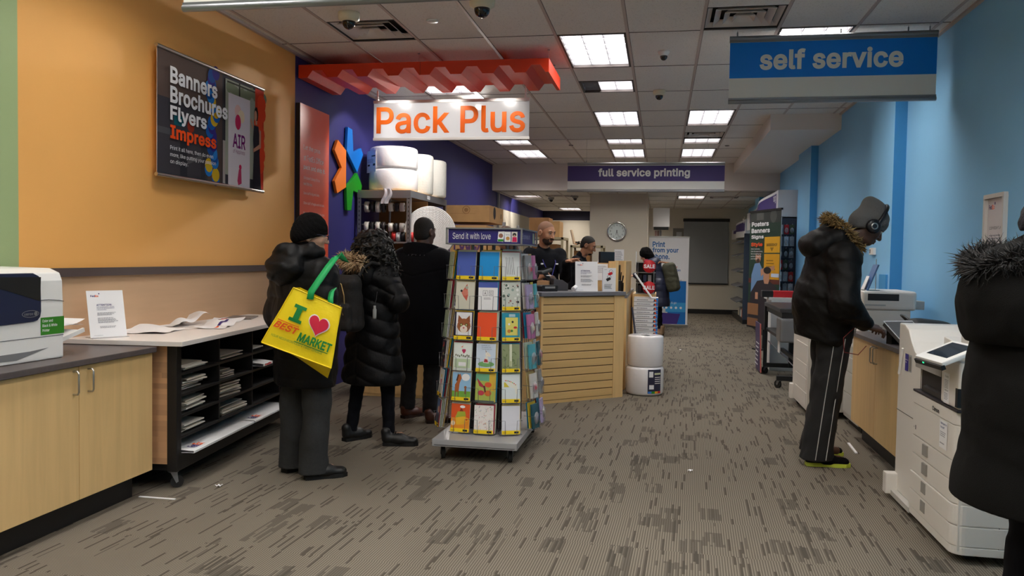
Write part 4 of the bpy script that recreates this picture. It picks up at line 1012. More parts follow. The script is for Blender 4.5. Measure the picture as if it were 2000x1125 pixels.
# pocket columns: centre x, y at the top row, facing angle (0 = towards -y), scale of outward creep down the rack
COLS = [(-1.525, 5.825, -62), (-1.385, 5.705, -7), (-1.215, 5.69, -2), (-1.063, 5.715, 22), (-.975, 5.90, 72), (-.965, 6.12, 90)]
ROWZ = [1.258, 1.043, .825, .603, .388, .165]
def pocket(c, r):
    x, y, a = COLS[c]; a = math.radians(a); out = .004 + r * .016
    return Vector((x + math.sin(a) * out, y - math.cos(a) * out, ROWZ[r])), a
def card_spinner():
    t = thing('card_rack', 'wheeled revolving greeting card rack with navy Send it with love header', 'card rack', (SX, SY, 0))
    B().box(-.295, .305, -.585, .575, .105, .155).build('base', M('base_grey', (168, 168, 170), .4, .2), t, .004)
    B().box(-.28, .29, -.587, -.585, .115, .118).build('base_groove', INK, t)
    for x, y in ((-.235, -.5), (.245, -.5), (.245, .48), (-.235, .48)): caster(t, x, y, .042, .106, 1.9)
    B().box(-.275, .27, -.34, .36, 1.515, 1.522).box(-.275, .27, -.34, .36, 1.622, 1.628).box(-.265, .26, -.33, .35, 1.522, 1.622).build('header', M('header_navy', (42, 34, 116), .4), t)
    b = B()
    for x in (-.275, .27):
        for y in (-.34, .36): b.box(x - .006, x + .006, y - .006, y + .006, 1.512, 1.63)
    for z in (1.516, 1.627): b.box(-.275, .27, -.346, -.334, z - .005, z + .005).box(.264, .276, -.34, .36, z - .005, z + .005).box(-.281, -.269, -.34, .36, z - .005, z + .005)
    b.build('header_frame', STEEL, t)
    f = Flat((-.265, -.331, 1.522), (.53, 0, 0), (0, 0, .1)); f.text('Send it with love', .06, .28, .585, .74, PAPER, .0)
    f.poly([(.68, .14), (.76, .1), (.775, .86), (.69, .84)], PAPER).oval(.725, .55, .03, M('cat_brown', (150, 100, 80), .6)).rect(.685, .14, .76, .3, GREEN)
    f.rect(.775, .12, .86, .84, PAPER).oval(.82, .36, .025, M('bun_tan', (206, 150, 80), .6)).rect(.79, .6, .845, .63, GREYINK)
    f.rect(.87, .1, .95, .84, M('photo_cream', (230, 226, 220), .6)).oval(.91, .62, .026, INK).oval(.91, .55, .015, M('skin_print', (206, 160, 140), .6)).poly([(.88, .12), (.945, .12), (.94, .46), (.885, .46)], M('raspberry', (216, 28, 96), .5))
    f.build('header_print', t)
    f = Flat((.261, -.32, 1.522), (0, .64, 0), (0, 0, .1)); f.text('Express it', .1, .28, .62, .74, M('pale_lavender', (190, 190, 226), .6)).rect(.82, .1, .95, .9, M('sage_print', (170, 180, 150), .6)); f.build('header_print', t)
    for x, y in ((-.13, -.14), (.13, -.14), (.13, .16), (-.13, .16), (0, 0)): B().cyl((x, y, .15), (x, y, 1.52), .013, n=10).build('upright', STEEL, t)
    B().box(-.2, .2, -.20, .2, .17, 1.46).build('core_panel', M('core_dark', (46, 46, 50), .6), t)
    # wire pockets
    for c in range(6):
        for r in range(6):
            p, a = pocket(c, r); p = p - Vector((SX, SY, 0)); R = Matrix.Rotation(a, 3, 'Z'); w = .08 if c not in (0, 4, 5) else .072
            q = lambda X, Y, Z: p + R @ Vector((X, Y, Z))
            b = B()
            b.tube([q(-w, .04, .0), q(-w, -.022, .0), q(w, -.022, 0), q(w, .04, 0)], .0018, 5)
            for s in (-1, 1): b.tube([q(s * w, .05, .10), q(s * w, -.024, .10), q(s * w * .55, -.026, .10), q(s * w * .52, -.026, .0)], .0018, 5)
            b.build('wire_pocket', WIRE, t)
    for c in range(6):
        p, a = pocket(c, 0); p = p - Vector((SX, SY, 0)); p2, _ = pocket(c, 5); p2 = p2 - Vector((SX, SY, 0)); R = Matrix.Rotation(a, 3, 'Z')
        b = B()
        for s in (-.088, .088): b.tube([p + R @ Vector((s, .085, .22)), p2 + R @ Vector((s, .085, 0))], .0035, 6)
        b.build('rail', WIRE, t)
card_spinner()

def K(r, g, b_): return M('card_ink_%d_%d_%d' % (r, g, b_), (r, g, b_), .5)
def art_cat(f):
    f.rect(0, 0, 1, 1, K(30, 26, 60)).rect(.08, .16, .92, .98, PAPER).oval(.5, .5, .36, K(160, 92, 52)).poly([(.16, .62), (.2, .88), (.42, .72)], K(150, 84, 46)).poly([(.84, .62), (.8, .88), (.58, .72)], K(150, 84, 46))
    f.oval(.5, .38, .2, K(240, 226, 214)).oval(.36, .53, .08, K(60, 40, 30)).oval(.64, .53, .08, K(60, 40, 30)).oval(.36, .53, .05, K(190, 190, 120)).oval(.64, .53, .05, K(190, 190, 120)).oval(.5, .42, .05, K(206, 120, 120)).oval(.5, .9, .36, PAPER, .05)
def art_rose(f): f.rect(0, 0, 1, 1, K(214, 212, 196)).poly([(.3, .6), (.6, .92), (.66, .5), (.6, .3), (.42, .45)], K(206, 96, 80)).oval(.5, .6, .16, K(216, 130, 110)).oval(.3, .66, .06, INK).oval(.58, .78, .08, K(170, 176, 160))
def art_alpha(f): f.rect(0, 0, 1, 1, PAPER).rect(0, .8, 1, 1, K(72, 92, 176)).rect(.24, .5, .48, .7, GREYINK).rect(.26, .515, .46, .685, PAPER).rect(.54, .5, .78, .7, GREYINK).rect(.56, .515, .76, .685, PAPER).text('A', .31, .54, .41, .66, INK).text('53', .59, .54, .73, .66, INK).lines(.3, .38, .72, .46, 2, GREYINK)
def art_lines(f):
    f.rect(0, 0, 1, 1, K(224, 226, 226))
    for k in range(5): f.poly([(.28 + k * .1, .2), (.3 + k * .1, .2), (.24 + k * .09, .82 - .04 * (k % 2)), (.22 + k * .09, .82)], INK)
def art_collage(f):
    f.rect(0, 0, 1, 1, K(206, 210, 200)); r = random.Random(5)
    for k in range(26): f.oval(r.random() * .84 + .08, r.random() * .8 + .14, .03 + .06 * r.random(), (K(150, 170, 160), K(236, 236, 232), K(90, 110, 96), INK, K(170, 120, 110))[k % 5], n=7)
def art_picnic(f): f.rect(0, 0, 1, 1, K(36, 150, 176)).rect(.2, .2, .9, .84, K(226, 216, 110)).rect(.4, .86, .75, .96, K(180, 210, 220)).oval(.6, .68, .06, INK).oval(.75, .48, .1, RED, .04).oval(.4, .35, .1, K(206, 130, 50)).oval(.55, .36, .07, K(70, 140, 70)).oval(.4, .6, .06, PAPER)
def art_hearts(f):
    f.rect(0, 0, 1, 1, K(216, 226, 216)).rect(.05, .06, .95, .95, K(232, 238, 232)); f.oval(.52, .72, .07, K(206, 60, 110)).oval(.6, .73, .06, K(206, 60, 110)).poly([(.46, .7), (.66, .7), (.56, .6)], K(206, 60, 110)).poly([(.4, .85), (.52, .9), (.46, .82)], K(226, 130, 90))
    for k in range(8): f.oval(.14 + k * .1, .55 - .02 * (k % 3), .03, K(90, 100, 70), .04)
    f.rect(.08, .1, .92, .42, K(196, 216, 180)).rect(.3, .16, .7, .3, PAPER)
def art_dog(f): f.rect(0, 0, 1, 1, K(206, 220, 236)).oval(.52, .27, .42, K(120, 176, 110), .1).poly([(.36, .32), (.5, .56), (.62, .5), (.66, .3)], K(236, 230, 220)).oval(.58, .62, .11, K(240, 234, 224)).oval(.68, .58, .07, K(236, 228, 216)).poly([(.5, .68), (.46, .78), (.54, .72)], K(176, 150, 130)).poly([(.4, .34), (.62, .34), (.58, .44), (.44, .46)], K(176, 50, 60)).oval(.6, .64, .012, INK).text('Celebrate you,\nThoughtful you,\nTremendous you', .26, .78, .8, .95, K(60, 80, 120))
def art_leaves(f):
    f.rect(0, 0, 1, 1, K(146, 156, 116)); r = random.Random(7)
    for k in range(20): f.oval(r.random() * .84 + .08, r.random() * .8 + .1, .03, K(112, 128, 84), .06, n=8, rot=r.random() * 3)
    f.rect(.42, .2, .56, 1, K(220, 222, 196)).rect(.44, .2, .54, .4, K(190, 196, 150))
def art_horse(f): f.rect(0, 0, 1, 1, K(150, 196, 230)).rect(0, .0, 1, .34, K(120, 176, 70)).poly([(.16, .3), (.36, .3), (.4, .62), (.5, .8), (.42, .96), (.3, .9), (.24, .66), (.15, .56)], K(176, 96, 48)).rect(.17, .1, .21, .34, K(150, 78, 40)).rect(.32, .1, .36, .34, K(150, 78, 40)).poly([(.2, .7), (.3, .98), (.34, .9), (.28, .7)], K(84, 44, 30)).oval(.72, .84, .22, PAPER, .13).rect(.68, .24, .76, .44, K(140, 90, 60)).oval(.72, .48, .07, K(160, 100, 66), .05)
def art_butterfly(f): f.rect(0, 0, 1, 1, K(176, 190, 90)).rect(0, .75, 1, 1, K(110, 176, 140)).rect(.7, .4, 1, 1, K(214, 176, 60)).poly([(.05, .85), (.4, .6), (.45, .5), (.2, .56)], K(176, 50, 70)).oval(.65, .62, .18, K(220, 90, 50), .09).oval(.3, .32, .17, K(196, 60, 80), .09).oval(.66, .32, .18, K(214, 110, 50), .1).poly([(.4, .58), (.5, .58), (.56, .36), (.48, .34)], K(90, 40, 40)).rect(0, 0, 1, .06, K(90, 100, 96))
def art_bird(f):
    f.rect(0, 0, 1, 1, K(226, 234, 236)).rect(.12, .55, .5, .72, K(216, 196, 60)).poly([(.2, .72), (.6, .76), (.86, .6), (.9, .3), (.78, .3), (.7, .5), (.4, .56)], K(236, 236, 226))
    for k in range(8): f.oval(.2 + k * .08, .78 - .003 * k * k, .03, (RED, K(220, 140, 50), K(80, 150, 80))[k % 3])
def art_teacup(f): f.rect(0, 0, 1, 1, K(230, 90, 36)).rect(0, .12, 1, .5, K(240, 150, 40)).poly([(.3, .24), (.72, .28), (.8, .56), (.24, .56)], K(246, 190, 50)).poly([(.24, .5), (.8, .58), (.74, .74), (.34, .72)], K(170, 180, 60)).oval(.84, .45, .1, K(246, 190, 50)).oval(.84, .45, .06, K(230, 90, 36)).poly([(.44, .74), (.54, .86), (.66, .74)], K(150, 60, 36)).oval(.12, .3, .12, K(250, 220, 180)).oval(.6, .9, .14, PAPER, .05)
def art_confetti(f):
    f.rect(0, 0, 1, 1, K(240, 236, 232)); r = random.Random(3)
    for k in range(70):
        x, y, a = .05 + r.random() * .9, .1 + r.random() * .86, r.random() * 3; c, s = math.cos(a) * .045, math.sin(a) * .03
        f.poly([(x - c, y - s), (x - c + .012, y - s - .008), (x + c + .012, y + s - .008), (x + c, y + s)], (K(206, 60, 80), K(70, 120, 180), K(80, 150, 90), K(120, 80, 140), K(226, 150, 60))[k % 5])
def art_plain(c):
    return lambda f: f.rect(0, 0, 1, 1, c)
def art_sage(f):
    f.rect(0, 0, 1, 1, K(160, 180, 150)); r = random.Random(2)
    for k in range(9): f.oval(.2 + .6 * r.random(), .1 + .8 * r.random(), .05, K(190, 206, 180), .03)
def art_dark(f):
    f.rect(0, 0, 1, 1, K(40, 36, 44)); r = random.Random(8)
    for k in range(10): f.oval(.2 + .6 * r.random(), .1 + .8 * r.random(), .1, (K(200, 70, 60), K(90, 140, 90), K(216, 190, 150))[k % 3], .05)
def art_person(f): f.rect(0, 0, 1, 1, K(222, 222, 214)).poly([(.35, .62), (.65, .62), (.5, .34)], K(200, 40, 90)).oval(.5, .74, .1, K(216, 190, 60)).rect(.44, .12, .5, .36, INK)
def art_photo(f): f.rect(0, 0, 1, 1, K(80, 110, 150)).oval(.45, .6, .2, K(216, 176, 150)).rect(.2, .1, .7, .45, K(60, 70, 90)).rect(.7, 0, 1, 1, K(170, 60, 70))

FRONT = {
 (0, 0): ('sage green card', art_sage), (0, 1): ('sage green card', art_sage), (0, 2): ('pale sage card', art_sage), (0, 3): ('dark floral card', art_dark), (0, 4): ('white card with a pink dancer', art_person), (0, 5): ('photo style card with a red edge', art_photo),
 (1, 0): ('plain periwinkle blue card', art_plain(K(76, 100, 190))), (1, 1): ('cream card with a coral figure', art_rose), (1, 2): ('card with a brown tabby cat face', art_cat), (1, 3): ('scalloped card with a small heart', art_hearts), (1, 4): ('card with a standing brown horse', art_horse), (1, 5): ('orange card with a yellow teacup', art_teacup),
 (2, 0): ('plain bright blue card', art_plain(K(0, 150, 226))), (2, 1): ('white card with the letters A and 53', art_alpha), (2, 2): ('plain orange card', art_plain(K(244, 84, 36))), (2, 3): ('sky blue card with a small white dog', art_dog), (2, 4): ('green and red butterfly card', art_butterfly), (2, 5): ('white card with confetti dashes', art_confetti),
 (3, 0): ('white card with black strokes', art_lines), (3, 1): ('card with a busy photo collage', art_collage), (3, 2): ('teal and yellow picnic card', art_picnic), (3, 3): ('mossy green card with a pale band', art_leaves), (3, 4): ('pale card with a bird wing', art_bird), (3, 5): ('blank white card', art_plain(K(226, 226, 234)))}
ROWN = ['top', 'second', 'third', 'fourth', 'fifth', 'bottom']
BACKC = [K(232, 226, 212), K(246, 214, 70), K(40, 140, 180), K(170, 40, 60), K(206, 216, 190), K(226, 226, 226), K(214, 190, 130)]
crnd = random.Random(11)
def greeting_card(c, r, k, art, label, w, h, tab):
    p, a = pocket(c, r)
    back = k * .012
    q = p + Vector((-math.sin(a) * back * -1, math.cos(a) * back, .002)) if False else p + Vector((-math.sin(a), math.cos(a), 0)) * (back - .014) + Vector((0, 0, .003))
    t = thing('greeting_card', label, 'greeting card', q, a, 'cards on the revolving rack')
    lean = .10 + .02 * k + crnd.uniform(-.004, .004); tw = crnd.uniform(-.01, .01)
    R = Matrix.Rotation(-lean, 3, 'X') @ Matrix.Rotation(tw, 3, 'Y')
    o = R @ Vector((-w / 2, 0, 0)); ux = R @ Vector((w, 0, 0)); uy = R @ Vector((0, 0, h))
    B().prism([(0, 0), (1, 0), (1, 1), (0, 1)], o, ux, uy, -.003, 0).build('card', BACKC[(c * 3 + r * 2 + k) % 7] if k else PAPER, t)
    if art:
        f = Flat(o, ux, uy, .0002, .0003); art(f); f.build('picture', t)
    if tab:
        f = Flat(o, ux, uy, .0003, .007); f.rect(0, 0, 1, .13, YELLOW).rect(.68, .03, .93, .1, INK).lines(.05, .04, .3, .09, 1, M('tab_print', (170, 140, 20), .6)); f.build('price_tab', t)
    return t
for c in range(4):
    where = ('narrow side facing the man in navy', 'first front column', 'middle front column', 'front column next to the corner')[c]
    for r in range(6):
        nm, art = FRONT[(c, r)]
        w = .142 if c in (1, 2) else .13
        n = 3 if c in (0, 3) else 2
        for k in range(n, 0, -1):
            side = 'directly behind' if k == 1 else 'second behind' if k == 2 else 'third behind'
            t = greeting_card(c, r, k, None, f'card tucked {side} the front one, {ROWN[r]} row, {where}', w, .2 + .008 * k, False)
            t.location += Vector((math.cos(COLS[c][2] * PI / 180) * .005 * k * (1 if c > 1 else -.6), 0, 0))
        greeting_card(c, r, 0, art, f'{nm} in the {ROWN[r]} row of the rack' + (', side column' if c == 0 else ''), w, .2, (c, r) not in ((1, 1), (1, 3), (2, 1), (2, 4), (0, 0), (0, 1), (0, 2), (0, 3)))
ITEM = [('grey hairbow pack', K(150, 150, 150)), ('lavender gift tag pack', K(186, 170, 206)), ('pink ribbon pack', K(196, 120, 170)), ('aqua bow pack', K(90, 176, 190)), ('white boxed charm pack', K(214, 212, 206)), ('teal trinket pack', K(40, 90, 104))]
for c in (4, 5):
    for r in range(6):
        p, a = pocket(c, r); nm, m = ITEM[(r + (2 if c == 5 else 0)) % 6]
        t = thing('gift_pack', f'{nm} in the {ROWN[r]} row on the aisle side, {"near" if c == 4 else "far"} column', 'gift pack', p + Vector((-math.sin(a), math.cos(a), 0)) * -.012 + Vector((0, 0, .004)), a, 'gift packs on the aisle side of the rack')
        R = Matrix.Rotation(-.1, 3, 'X'); B().obox(R @ Vector((0, 0, .09)), (.1, .016, .18), R).build('card', m, t, .002)
        B().ball(R @ Vector((0, -.012, .075)), .034, 10, sc=(1, .38, 1.4)).build('bubble_pack', M('clear_blister', (226, 228, 232), .1, alpha=.35), t)
        B().ball(R @ Vector((crnd.uniform(-.01, .01), -.014, .075)), .024, 8, sc=(1, .5, 1.1)).build('trinket', (K(190, 60, 80), K(90, 90, 120), K(206, 196, 170), K(60, 60, 66))[(r + c) % 4], t)
        for k in (1, 2):
            if r in (1, 4) and k == 2: continue
            g = thing('gift_card', f'{"first" if k == 1 else "second"} flat card behind the {nm}, {ROWN[r]} row, {"near" if c == 4 else "far"} aisle column', 'greeting card', p + Vector((-math.sin(a), math.cos(a), 0)) * .013 * k + Vector((.0, .004 * k, .004)), a, 'flat cards behind the gift packs')
            B().obox(R @ Vector((0, 0, .097)), (.12, .003, .19), R).build('card', BACKC[(r * 2 + c + k) % 7], g)
# ------------------------------------------------------------------ cabinet run by the blue wall
base_cabinet('base_cabinet', 'maple two-door cabinet in front of the man with headphones', 1.56, XR - .002, 5.45, 7.02, (6.3,), handles=(6.262, 6.338))
worktop('charcoal worktop in front of the man with headphones', 1.535, XR - .002, 5.43, 7.05, .836, .868, DARKTOP)
COPW = M('copier_white', (226, 221, 214), .38); COPG = M('copier_grey', (196, 194, 188), .4); SEAMG = M('copier_seam', (70, 66, 64), .6)

def big_copier():
    """front faces -x (the aisle); local x = depth into the wall, y = along the aisle, origin at the near front corner"""
    t = thing('photocopier', 'large white office photocopier beside the person in the fur hooded coat', 'photocopier', (1.395, 4.13, 0))
    D, L = .62, .68
    def front(z0, z1, nm, bulge=.0, y0=0, y1=L, mat=COPW, r=.06):
        n = 6; pts = [(y1, D * .5), (y1, 0)] + [(y0 + r - r * math.sin(a), r - r * math.cos(a)) for a in [i * PI / 2 / n for i in range(n + 1)]] + [(y0, D * .5)]
        pts = [(b_ - bulge if b_ < r else b_, a) for a, b_ in pts]
        return B().prism(pts, (0, 0, z0), (1, 0, 0), (0, 1, 0), 0, z1 - z0).build(nm, mat, t, .004)
    B().box(.02, D, .006, L, .06, .70).build('body', COPW, t, .004)
    front(.045, .085, 'plinth', .004)
    zz = (.085, .185, .285, .385, .485)
    for i in range(4):
        d = front(zz[i] + .002, zz[i + 1] - .002, 'paper_drawer', .006 if i < 2 else 0)
        yh = .44
        B().box(-.009, .012, yh - .035, yh + .035, zz[i] + .03, zz[i + 1] - .012).build('grip', M('grip_recess', (150, 146, 140), .6), d)
    front(.487, .66, 'front_door', 0); front(.662, .725, 'top_band', .002)
    b = B().box(-.004, D * .6, -.002, L, .725, .737); b.build('black_rim', M('rim_black', (38, 34, 40), .4), t, .003)
    # near side details
    b = B()
    for z in (.30, .66): b.box(.05, D, .0025, .006, z, z + .003)
    b.box(.20, .203, .0025, .006, .06, .30); b.box(.06, .2, .0025, .006, .1, .103)
    for z in (.16, .23): b.cyl((.13, .006, z), (.13, .0015, z), .008, n=10)
    b.build('side_seam', SEAMG, t)
    # output bay: dark cavity with tray, panel column on the near side
    B().box(.04, .5, .24, L, .737, .90).build('output_bay', M('bay_dark', (40, 38, 38), .6), t)
    B().prism([(0.02, .737), (.4, .737), (.4, .86), (.1, .80), (.02, .765)], (0, .28, 0), (1, 0, 0), (0, 0, 1), 0, -.32).build('output_tray', M('tray_black', (46, 44, 44), .4), t, .004)
    B().prism([(.0, .90), (.42, .96), (.42, .90), (.0, .86)], (0, .25, 0), (1, 0, 0), (0, 0, 1), 0, -.42).build('tray_cover', M('cover_grey', (150, 146, 140), .5), t, .003)
    B().box(0, .3, .0, .25, .737, .97).build('panel_column', COPW, t, .02, 3)
    B().box(.1, D, .0, .27, .90, .985).prism([(.27, .90), (.27, .985), (L + .05, 1.03), (L + .05, .905)], (.16, 0, 0), (0, 1, 0), (0, 0, 1), 0, D - .18).build('scanner_bed', COPW, t, .01, 3)
    B().box(.12, D, .02, .36, .987, 1.21).build('document_feeder', COPW, t, .02, 3)
    B().box(.118, .122, .05, .3, 1.06, 1.085).build('feeder_slot', GREYP, t)
    f = Flat((-.0008, .2, .745), (0, -.08, 0), (0, 0, .15)); f.rect(0, 0, 1, 1, PAPER); f.text('Copy', .2, .84, .8, .92, INK).lines(.12, .5, .9, .8, 6, GREYINK, seed=5).text('Notice', .2, .4, .8, .46, INK).lines(.12, .12, .9, .36, 5, GREYINK, seed=6); f.build('instruction_sheet', t)
    B().box(-.004, .02, .0, .03, .75, .84).build('card_slot', BLACK, t)
    f = Flat((-.0042, .38, .675), (0, -.16, 0), (0, 0, .028)); f.text('Canon', .2, .1, .85, .9, INK, .03); f.build('nameplate', t)
    f = Flat((-.0012, .235, .515), (0, -.11, 0), (0, 0, .14)); f.rect(0, 0, 1, 1, PAPER); f.text('Need paper on\nthe shelf?', .12, .7, .88, .92, M('notice_blue', (70, 90, 140), .6), .02).lines(.1, .42, .9, .62, 3, GREYINK, seed=7).lines(.1, .15, .7, .24, 1, GREYINK, seed=8); f.build('notice_sheet', t)
    f = Flat((-.0008, .65, .52), (0, -.05, 0), (0, 0, .03)); f.rect(.5, 0, .75, .8, INK).rect(0, .3, .2, .5, GREYINK); f.build('door_mark', t)
    # touch panel leaning out over the front
    R = Euler((0, math.radians(-24), math.radians(6))).to_matrix()
    p = B().obox((-.01, .13, .995), (.20, .30, .022), R).build('control_panel', WHITE, t, .006)
    B().obox(Vector((-.01, .13, .995)) + R @ Vector((.012, 0, .0115)), (.135, .22, .002), R).build('touch_screen', M('screen_glass', (44, 54, 66), .1, coat=.6), p)
    B().obox(Vector((-.01, .13, .995)) + R @ Vector((-.1, .0, -.014)), (.02, .30, .022), R).build('panel_lip', BLACK, p)
    B().obox(Vector((-.01, .13, .995)) + R @ Vector((-.112, .04, -.008)), (.002, .012, .006), R).build('status_light', M('status_green', (40, 230, 150), .4, emit=1.5), p)
    # finisher module on the far side
    pts = [(L, .06), (L, .905), (L + .06, .91), (L + .13, .93), (L + .20, .98), (L + .26, 1.045), (L + .33, 1.068), (L + .44, 1.07), (L + .44, .06)]
    B().prism(pts, (.035, 0, 0), (0, 1, 0), (0, 0, 1), 0, D - .06).build('finisher', COPW, t, .008)
    b = B().box(.0345, D - .02, L + .002, L + .004, .06, .90).box(.033, .035, L, L + .44, .545, .548); b.build('finisher_seam', SEAMG, t)
    B().box(-.03, .06, L + .38, L + .45, .035, .16).build('finisher_foot', COPW, t, .006)
    B().box(.0, D - .06, L + .02, L + .43, .03, .06).build('finisher_base', COPG, t)
    f = Flat((.034, L + .30, .80), (0, -.13, 0), (0, 0, .10)); f.rect(0, 0, .5, 1, M('label_indigo', (58, 50, 140), .5)).rect(.55, .0, 1, 1, GREYP).rect(.62, .06, .94, .9, M('slot_grey', (128, 124, 118), .6)).text('business\ncopy', .05, .45, .46, .7, PAPER, .02); f.build('side_label', t)
    B().obox((.026, L + .36, .845), (.012, .012, .17), (.35, 0, 0)).build('lever', WHITE, t)
    for x in (.1, D - .1):
        for y in (.1, L - .1, L + .4): B().cyl((x, y - .015, .03), (x, y + .015, .03), .03, n=14).build('caster', RUBBER, t)
    return t
big_copier()

def white_copier():
    t = thing('photocopier', 'white floor copier half hidden behind the man in track trousers', 'photocopier', (1.335, 7.75, 0))
    B().box(0, .62, 0, .82, .06, 1.02).build('body', COPW, t, .01, 3)
    B().box(-.03, .3, .76, .84, .05, .2).build('foot', COPW, t, .006)
    for z0, z1 in ((.1, .22), (.23, .35), (.36, .48), (.49, .66)): B().box(-.006, .02, .02, .62, z0, z1).build('paper_drawer', COPW, t, .003)
    B().box(.02, .6, .02, .8, 1.02, 1.12).build('scanner_lid', COPW, t, .015, 3)
    B().box(-.02, .1, .1, .4, .98, 1.03).build('control_panel', BLACK, t, .004)
    for x in (.06, .56):
        for y in (.08, .74): B().cyl((x, y - .015, .03), (x, y + .015, .03), .03, n=14).build('caster', RUBBER, t)
white_copier()

def grey_printer():
    t = thing('printer', 'light grey multifunction printer on a drawer cabinet by the wall pilaster', 'printer', (1.66, 7.12, 0.))
    W, D = .42, .55
    B().box(.02, W - .03, .04, D - .04, .0, .06).build('plinth', BLACKM, t)
    B().box(-.02, W, .0, D, .06, .70).build('drawer_cabinet', COPG, t, .006)
    for z0, z1 in ((.10, .28), (.29, .47), (.48, .60)):
        d = B().box(-.03, -.018, .02, D - .02, z0, z1).box(.0, W - .02, -.012, .002, z0, z1).build('paper_drawer', COPG, t, .003); B().box(.1, .22, -.0155, -.01, z0 + .1, z0 + .13).build('grip', M('grip_recess_dark', (110, 108, 106), .6), d)
    B().box(-.03, W, -.0, D, .70, .88).build('engine', WHITE, t, .01)
    B().box(0, W - .06, .0, D - .03, .88, 1.04).build('scanner', COPW, t, .008)
    B().box(-.02, W - .02, -.02, D - .04, 1.04, 1.20).build('feeder', COPW, t, .03, 3)
    B().box(.02, W * .62, -.0235, -.018, 1.12, 1.175).build('paper_slot', M('slot_black', (34, 30, 32), .4), t)
    B().box(.0, .16, -.0225, -.018, 1.075, 1.088).build('model_plate', GREYP, t)
    B().box(W - .02, W + .05, .02, .4, 1.05, 1.12).build('side_tray', GREYP, t, .005)
    return t
grey_printer()
t = thing('sign_holder', 'tilted clear sign holder with blue printed sheet on the grey printer', 'sign holder', (1.66, 7.2, 1.202))
B().obox((.06, 0, .10), (.012, .16, .24), (0, .36, 0)).build('sheet_holder', M('holder_blue', (96, 130, 180), .25), t); B().obox((.02, -.0, .06), (.004, .1, .12), (0, .36, 0)).build('printed_label', PAPER, t)
B().box(.10, .104, .0, .01, 0, .26).build('support', CHROME, t); B().box(.0, .12, -.06, .06, .0, .004).build('foot', CHROME, t)
t = thing('wall_conduit', 'slim blue painted conduit box running up the pilaster behind the grey printer', 'conduit', (XR - .108, 8.3, .9)); B().box(-.02, 0, -.12, .12, .1, .42).build('box', SKYD, t, .003)
# black bag and folders on the worktop
def soft_bag():
    t = thing('soft_bag', 'slumped black soft bag lying on the worktop near the blue wall', 'bag', (1.93, 6.5, .868))
    def fn(u, v):
        a = u * 2 - 1; c = v * 2 - 1; h = max(0, (1 - a * a) * (1 - c ** 4)) ** .6
        return (c * .21, a * .36, .004 + h * (.15 - .07 * a) + .018 * math.sin(7 * u + 3 * v) * h)
    B().grid(fn, 18, 14).build('shell', M('nylon_black', (30, 29, 30), .55, bump=(30, .3)), t)
    B().tube([(-.1, -.2, .11), (-.16, -.1, .17), (-.14, .04, .17), (-.08, .12, .13)], .01, 8).build('strap', BLACK, t)
soft_bag()
t = thing('document_tray', 'black letter tray and folder lying behind the large photocopier', 'tray', (2.12, 5.25, .875)); B().box(-.085, .085, -.62, .12, .0, .24).build('tray', M('nylon_black', (30, 29, 30), .55), t, .03, 3)
# thermostat and framed notice on the blue wall
t = thing('wall_thermostat', 'small white thermostat box on the pilaster edge', 'thermostat', (XR - .108, 8.74, 1.545)); B().box(-.028, 0, -.1, .06, -.035, .035).build('case', WHITE, t, .004); B().box(-.03, -.028, .01, .03, -.02, .02).build('slot', INK, t)
def framed_notice():
    y0, y1, z0, z1 = 5.80, 6.14, 1.42, 1.91
    t = thing('picture_frame', 'white framed copyright notice hanging on the blue wall', 'frame', (XR, (y0 + y1) / 2, z0)); w = (y1 - y0) / 2; h = z1 - z0; b = B()
    for a, c, e, g in ((-w, w, 0, .03), (-w, w, h - .03, h), (-w, -w + .03, .03, h - .03), (w - .03, w, .03, h - .03)): b.box(-.03, -.001, a, c, e, g)
    b.build('moulding', M('frame_white', (226, 222, 218), .4), t, .003)
    f = Flat((-.008, w - .03, .03), (0, -2 * w + .06, 0), (0, 0, h - .06)); f.rect(0, 0, 1, 1, M('notice_paper', (226, 220, 222), .3)); f.text('Fed', .06, .83, .24, .9, PURPLE, .03).text('Ex', .25, .83, .4, .9, ORANGE, .03).rect(.4, .9, .45, .94, PURPLE).text('COPYRIGHT LAW', .14, .51, .92, .555, INK).lines(.14, .08, .88, .45, 8, GREYINK, seed=12); f.build('printed_notice', t)
framed_notice()

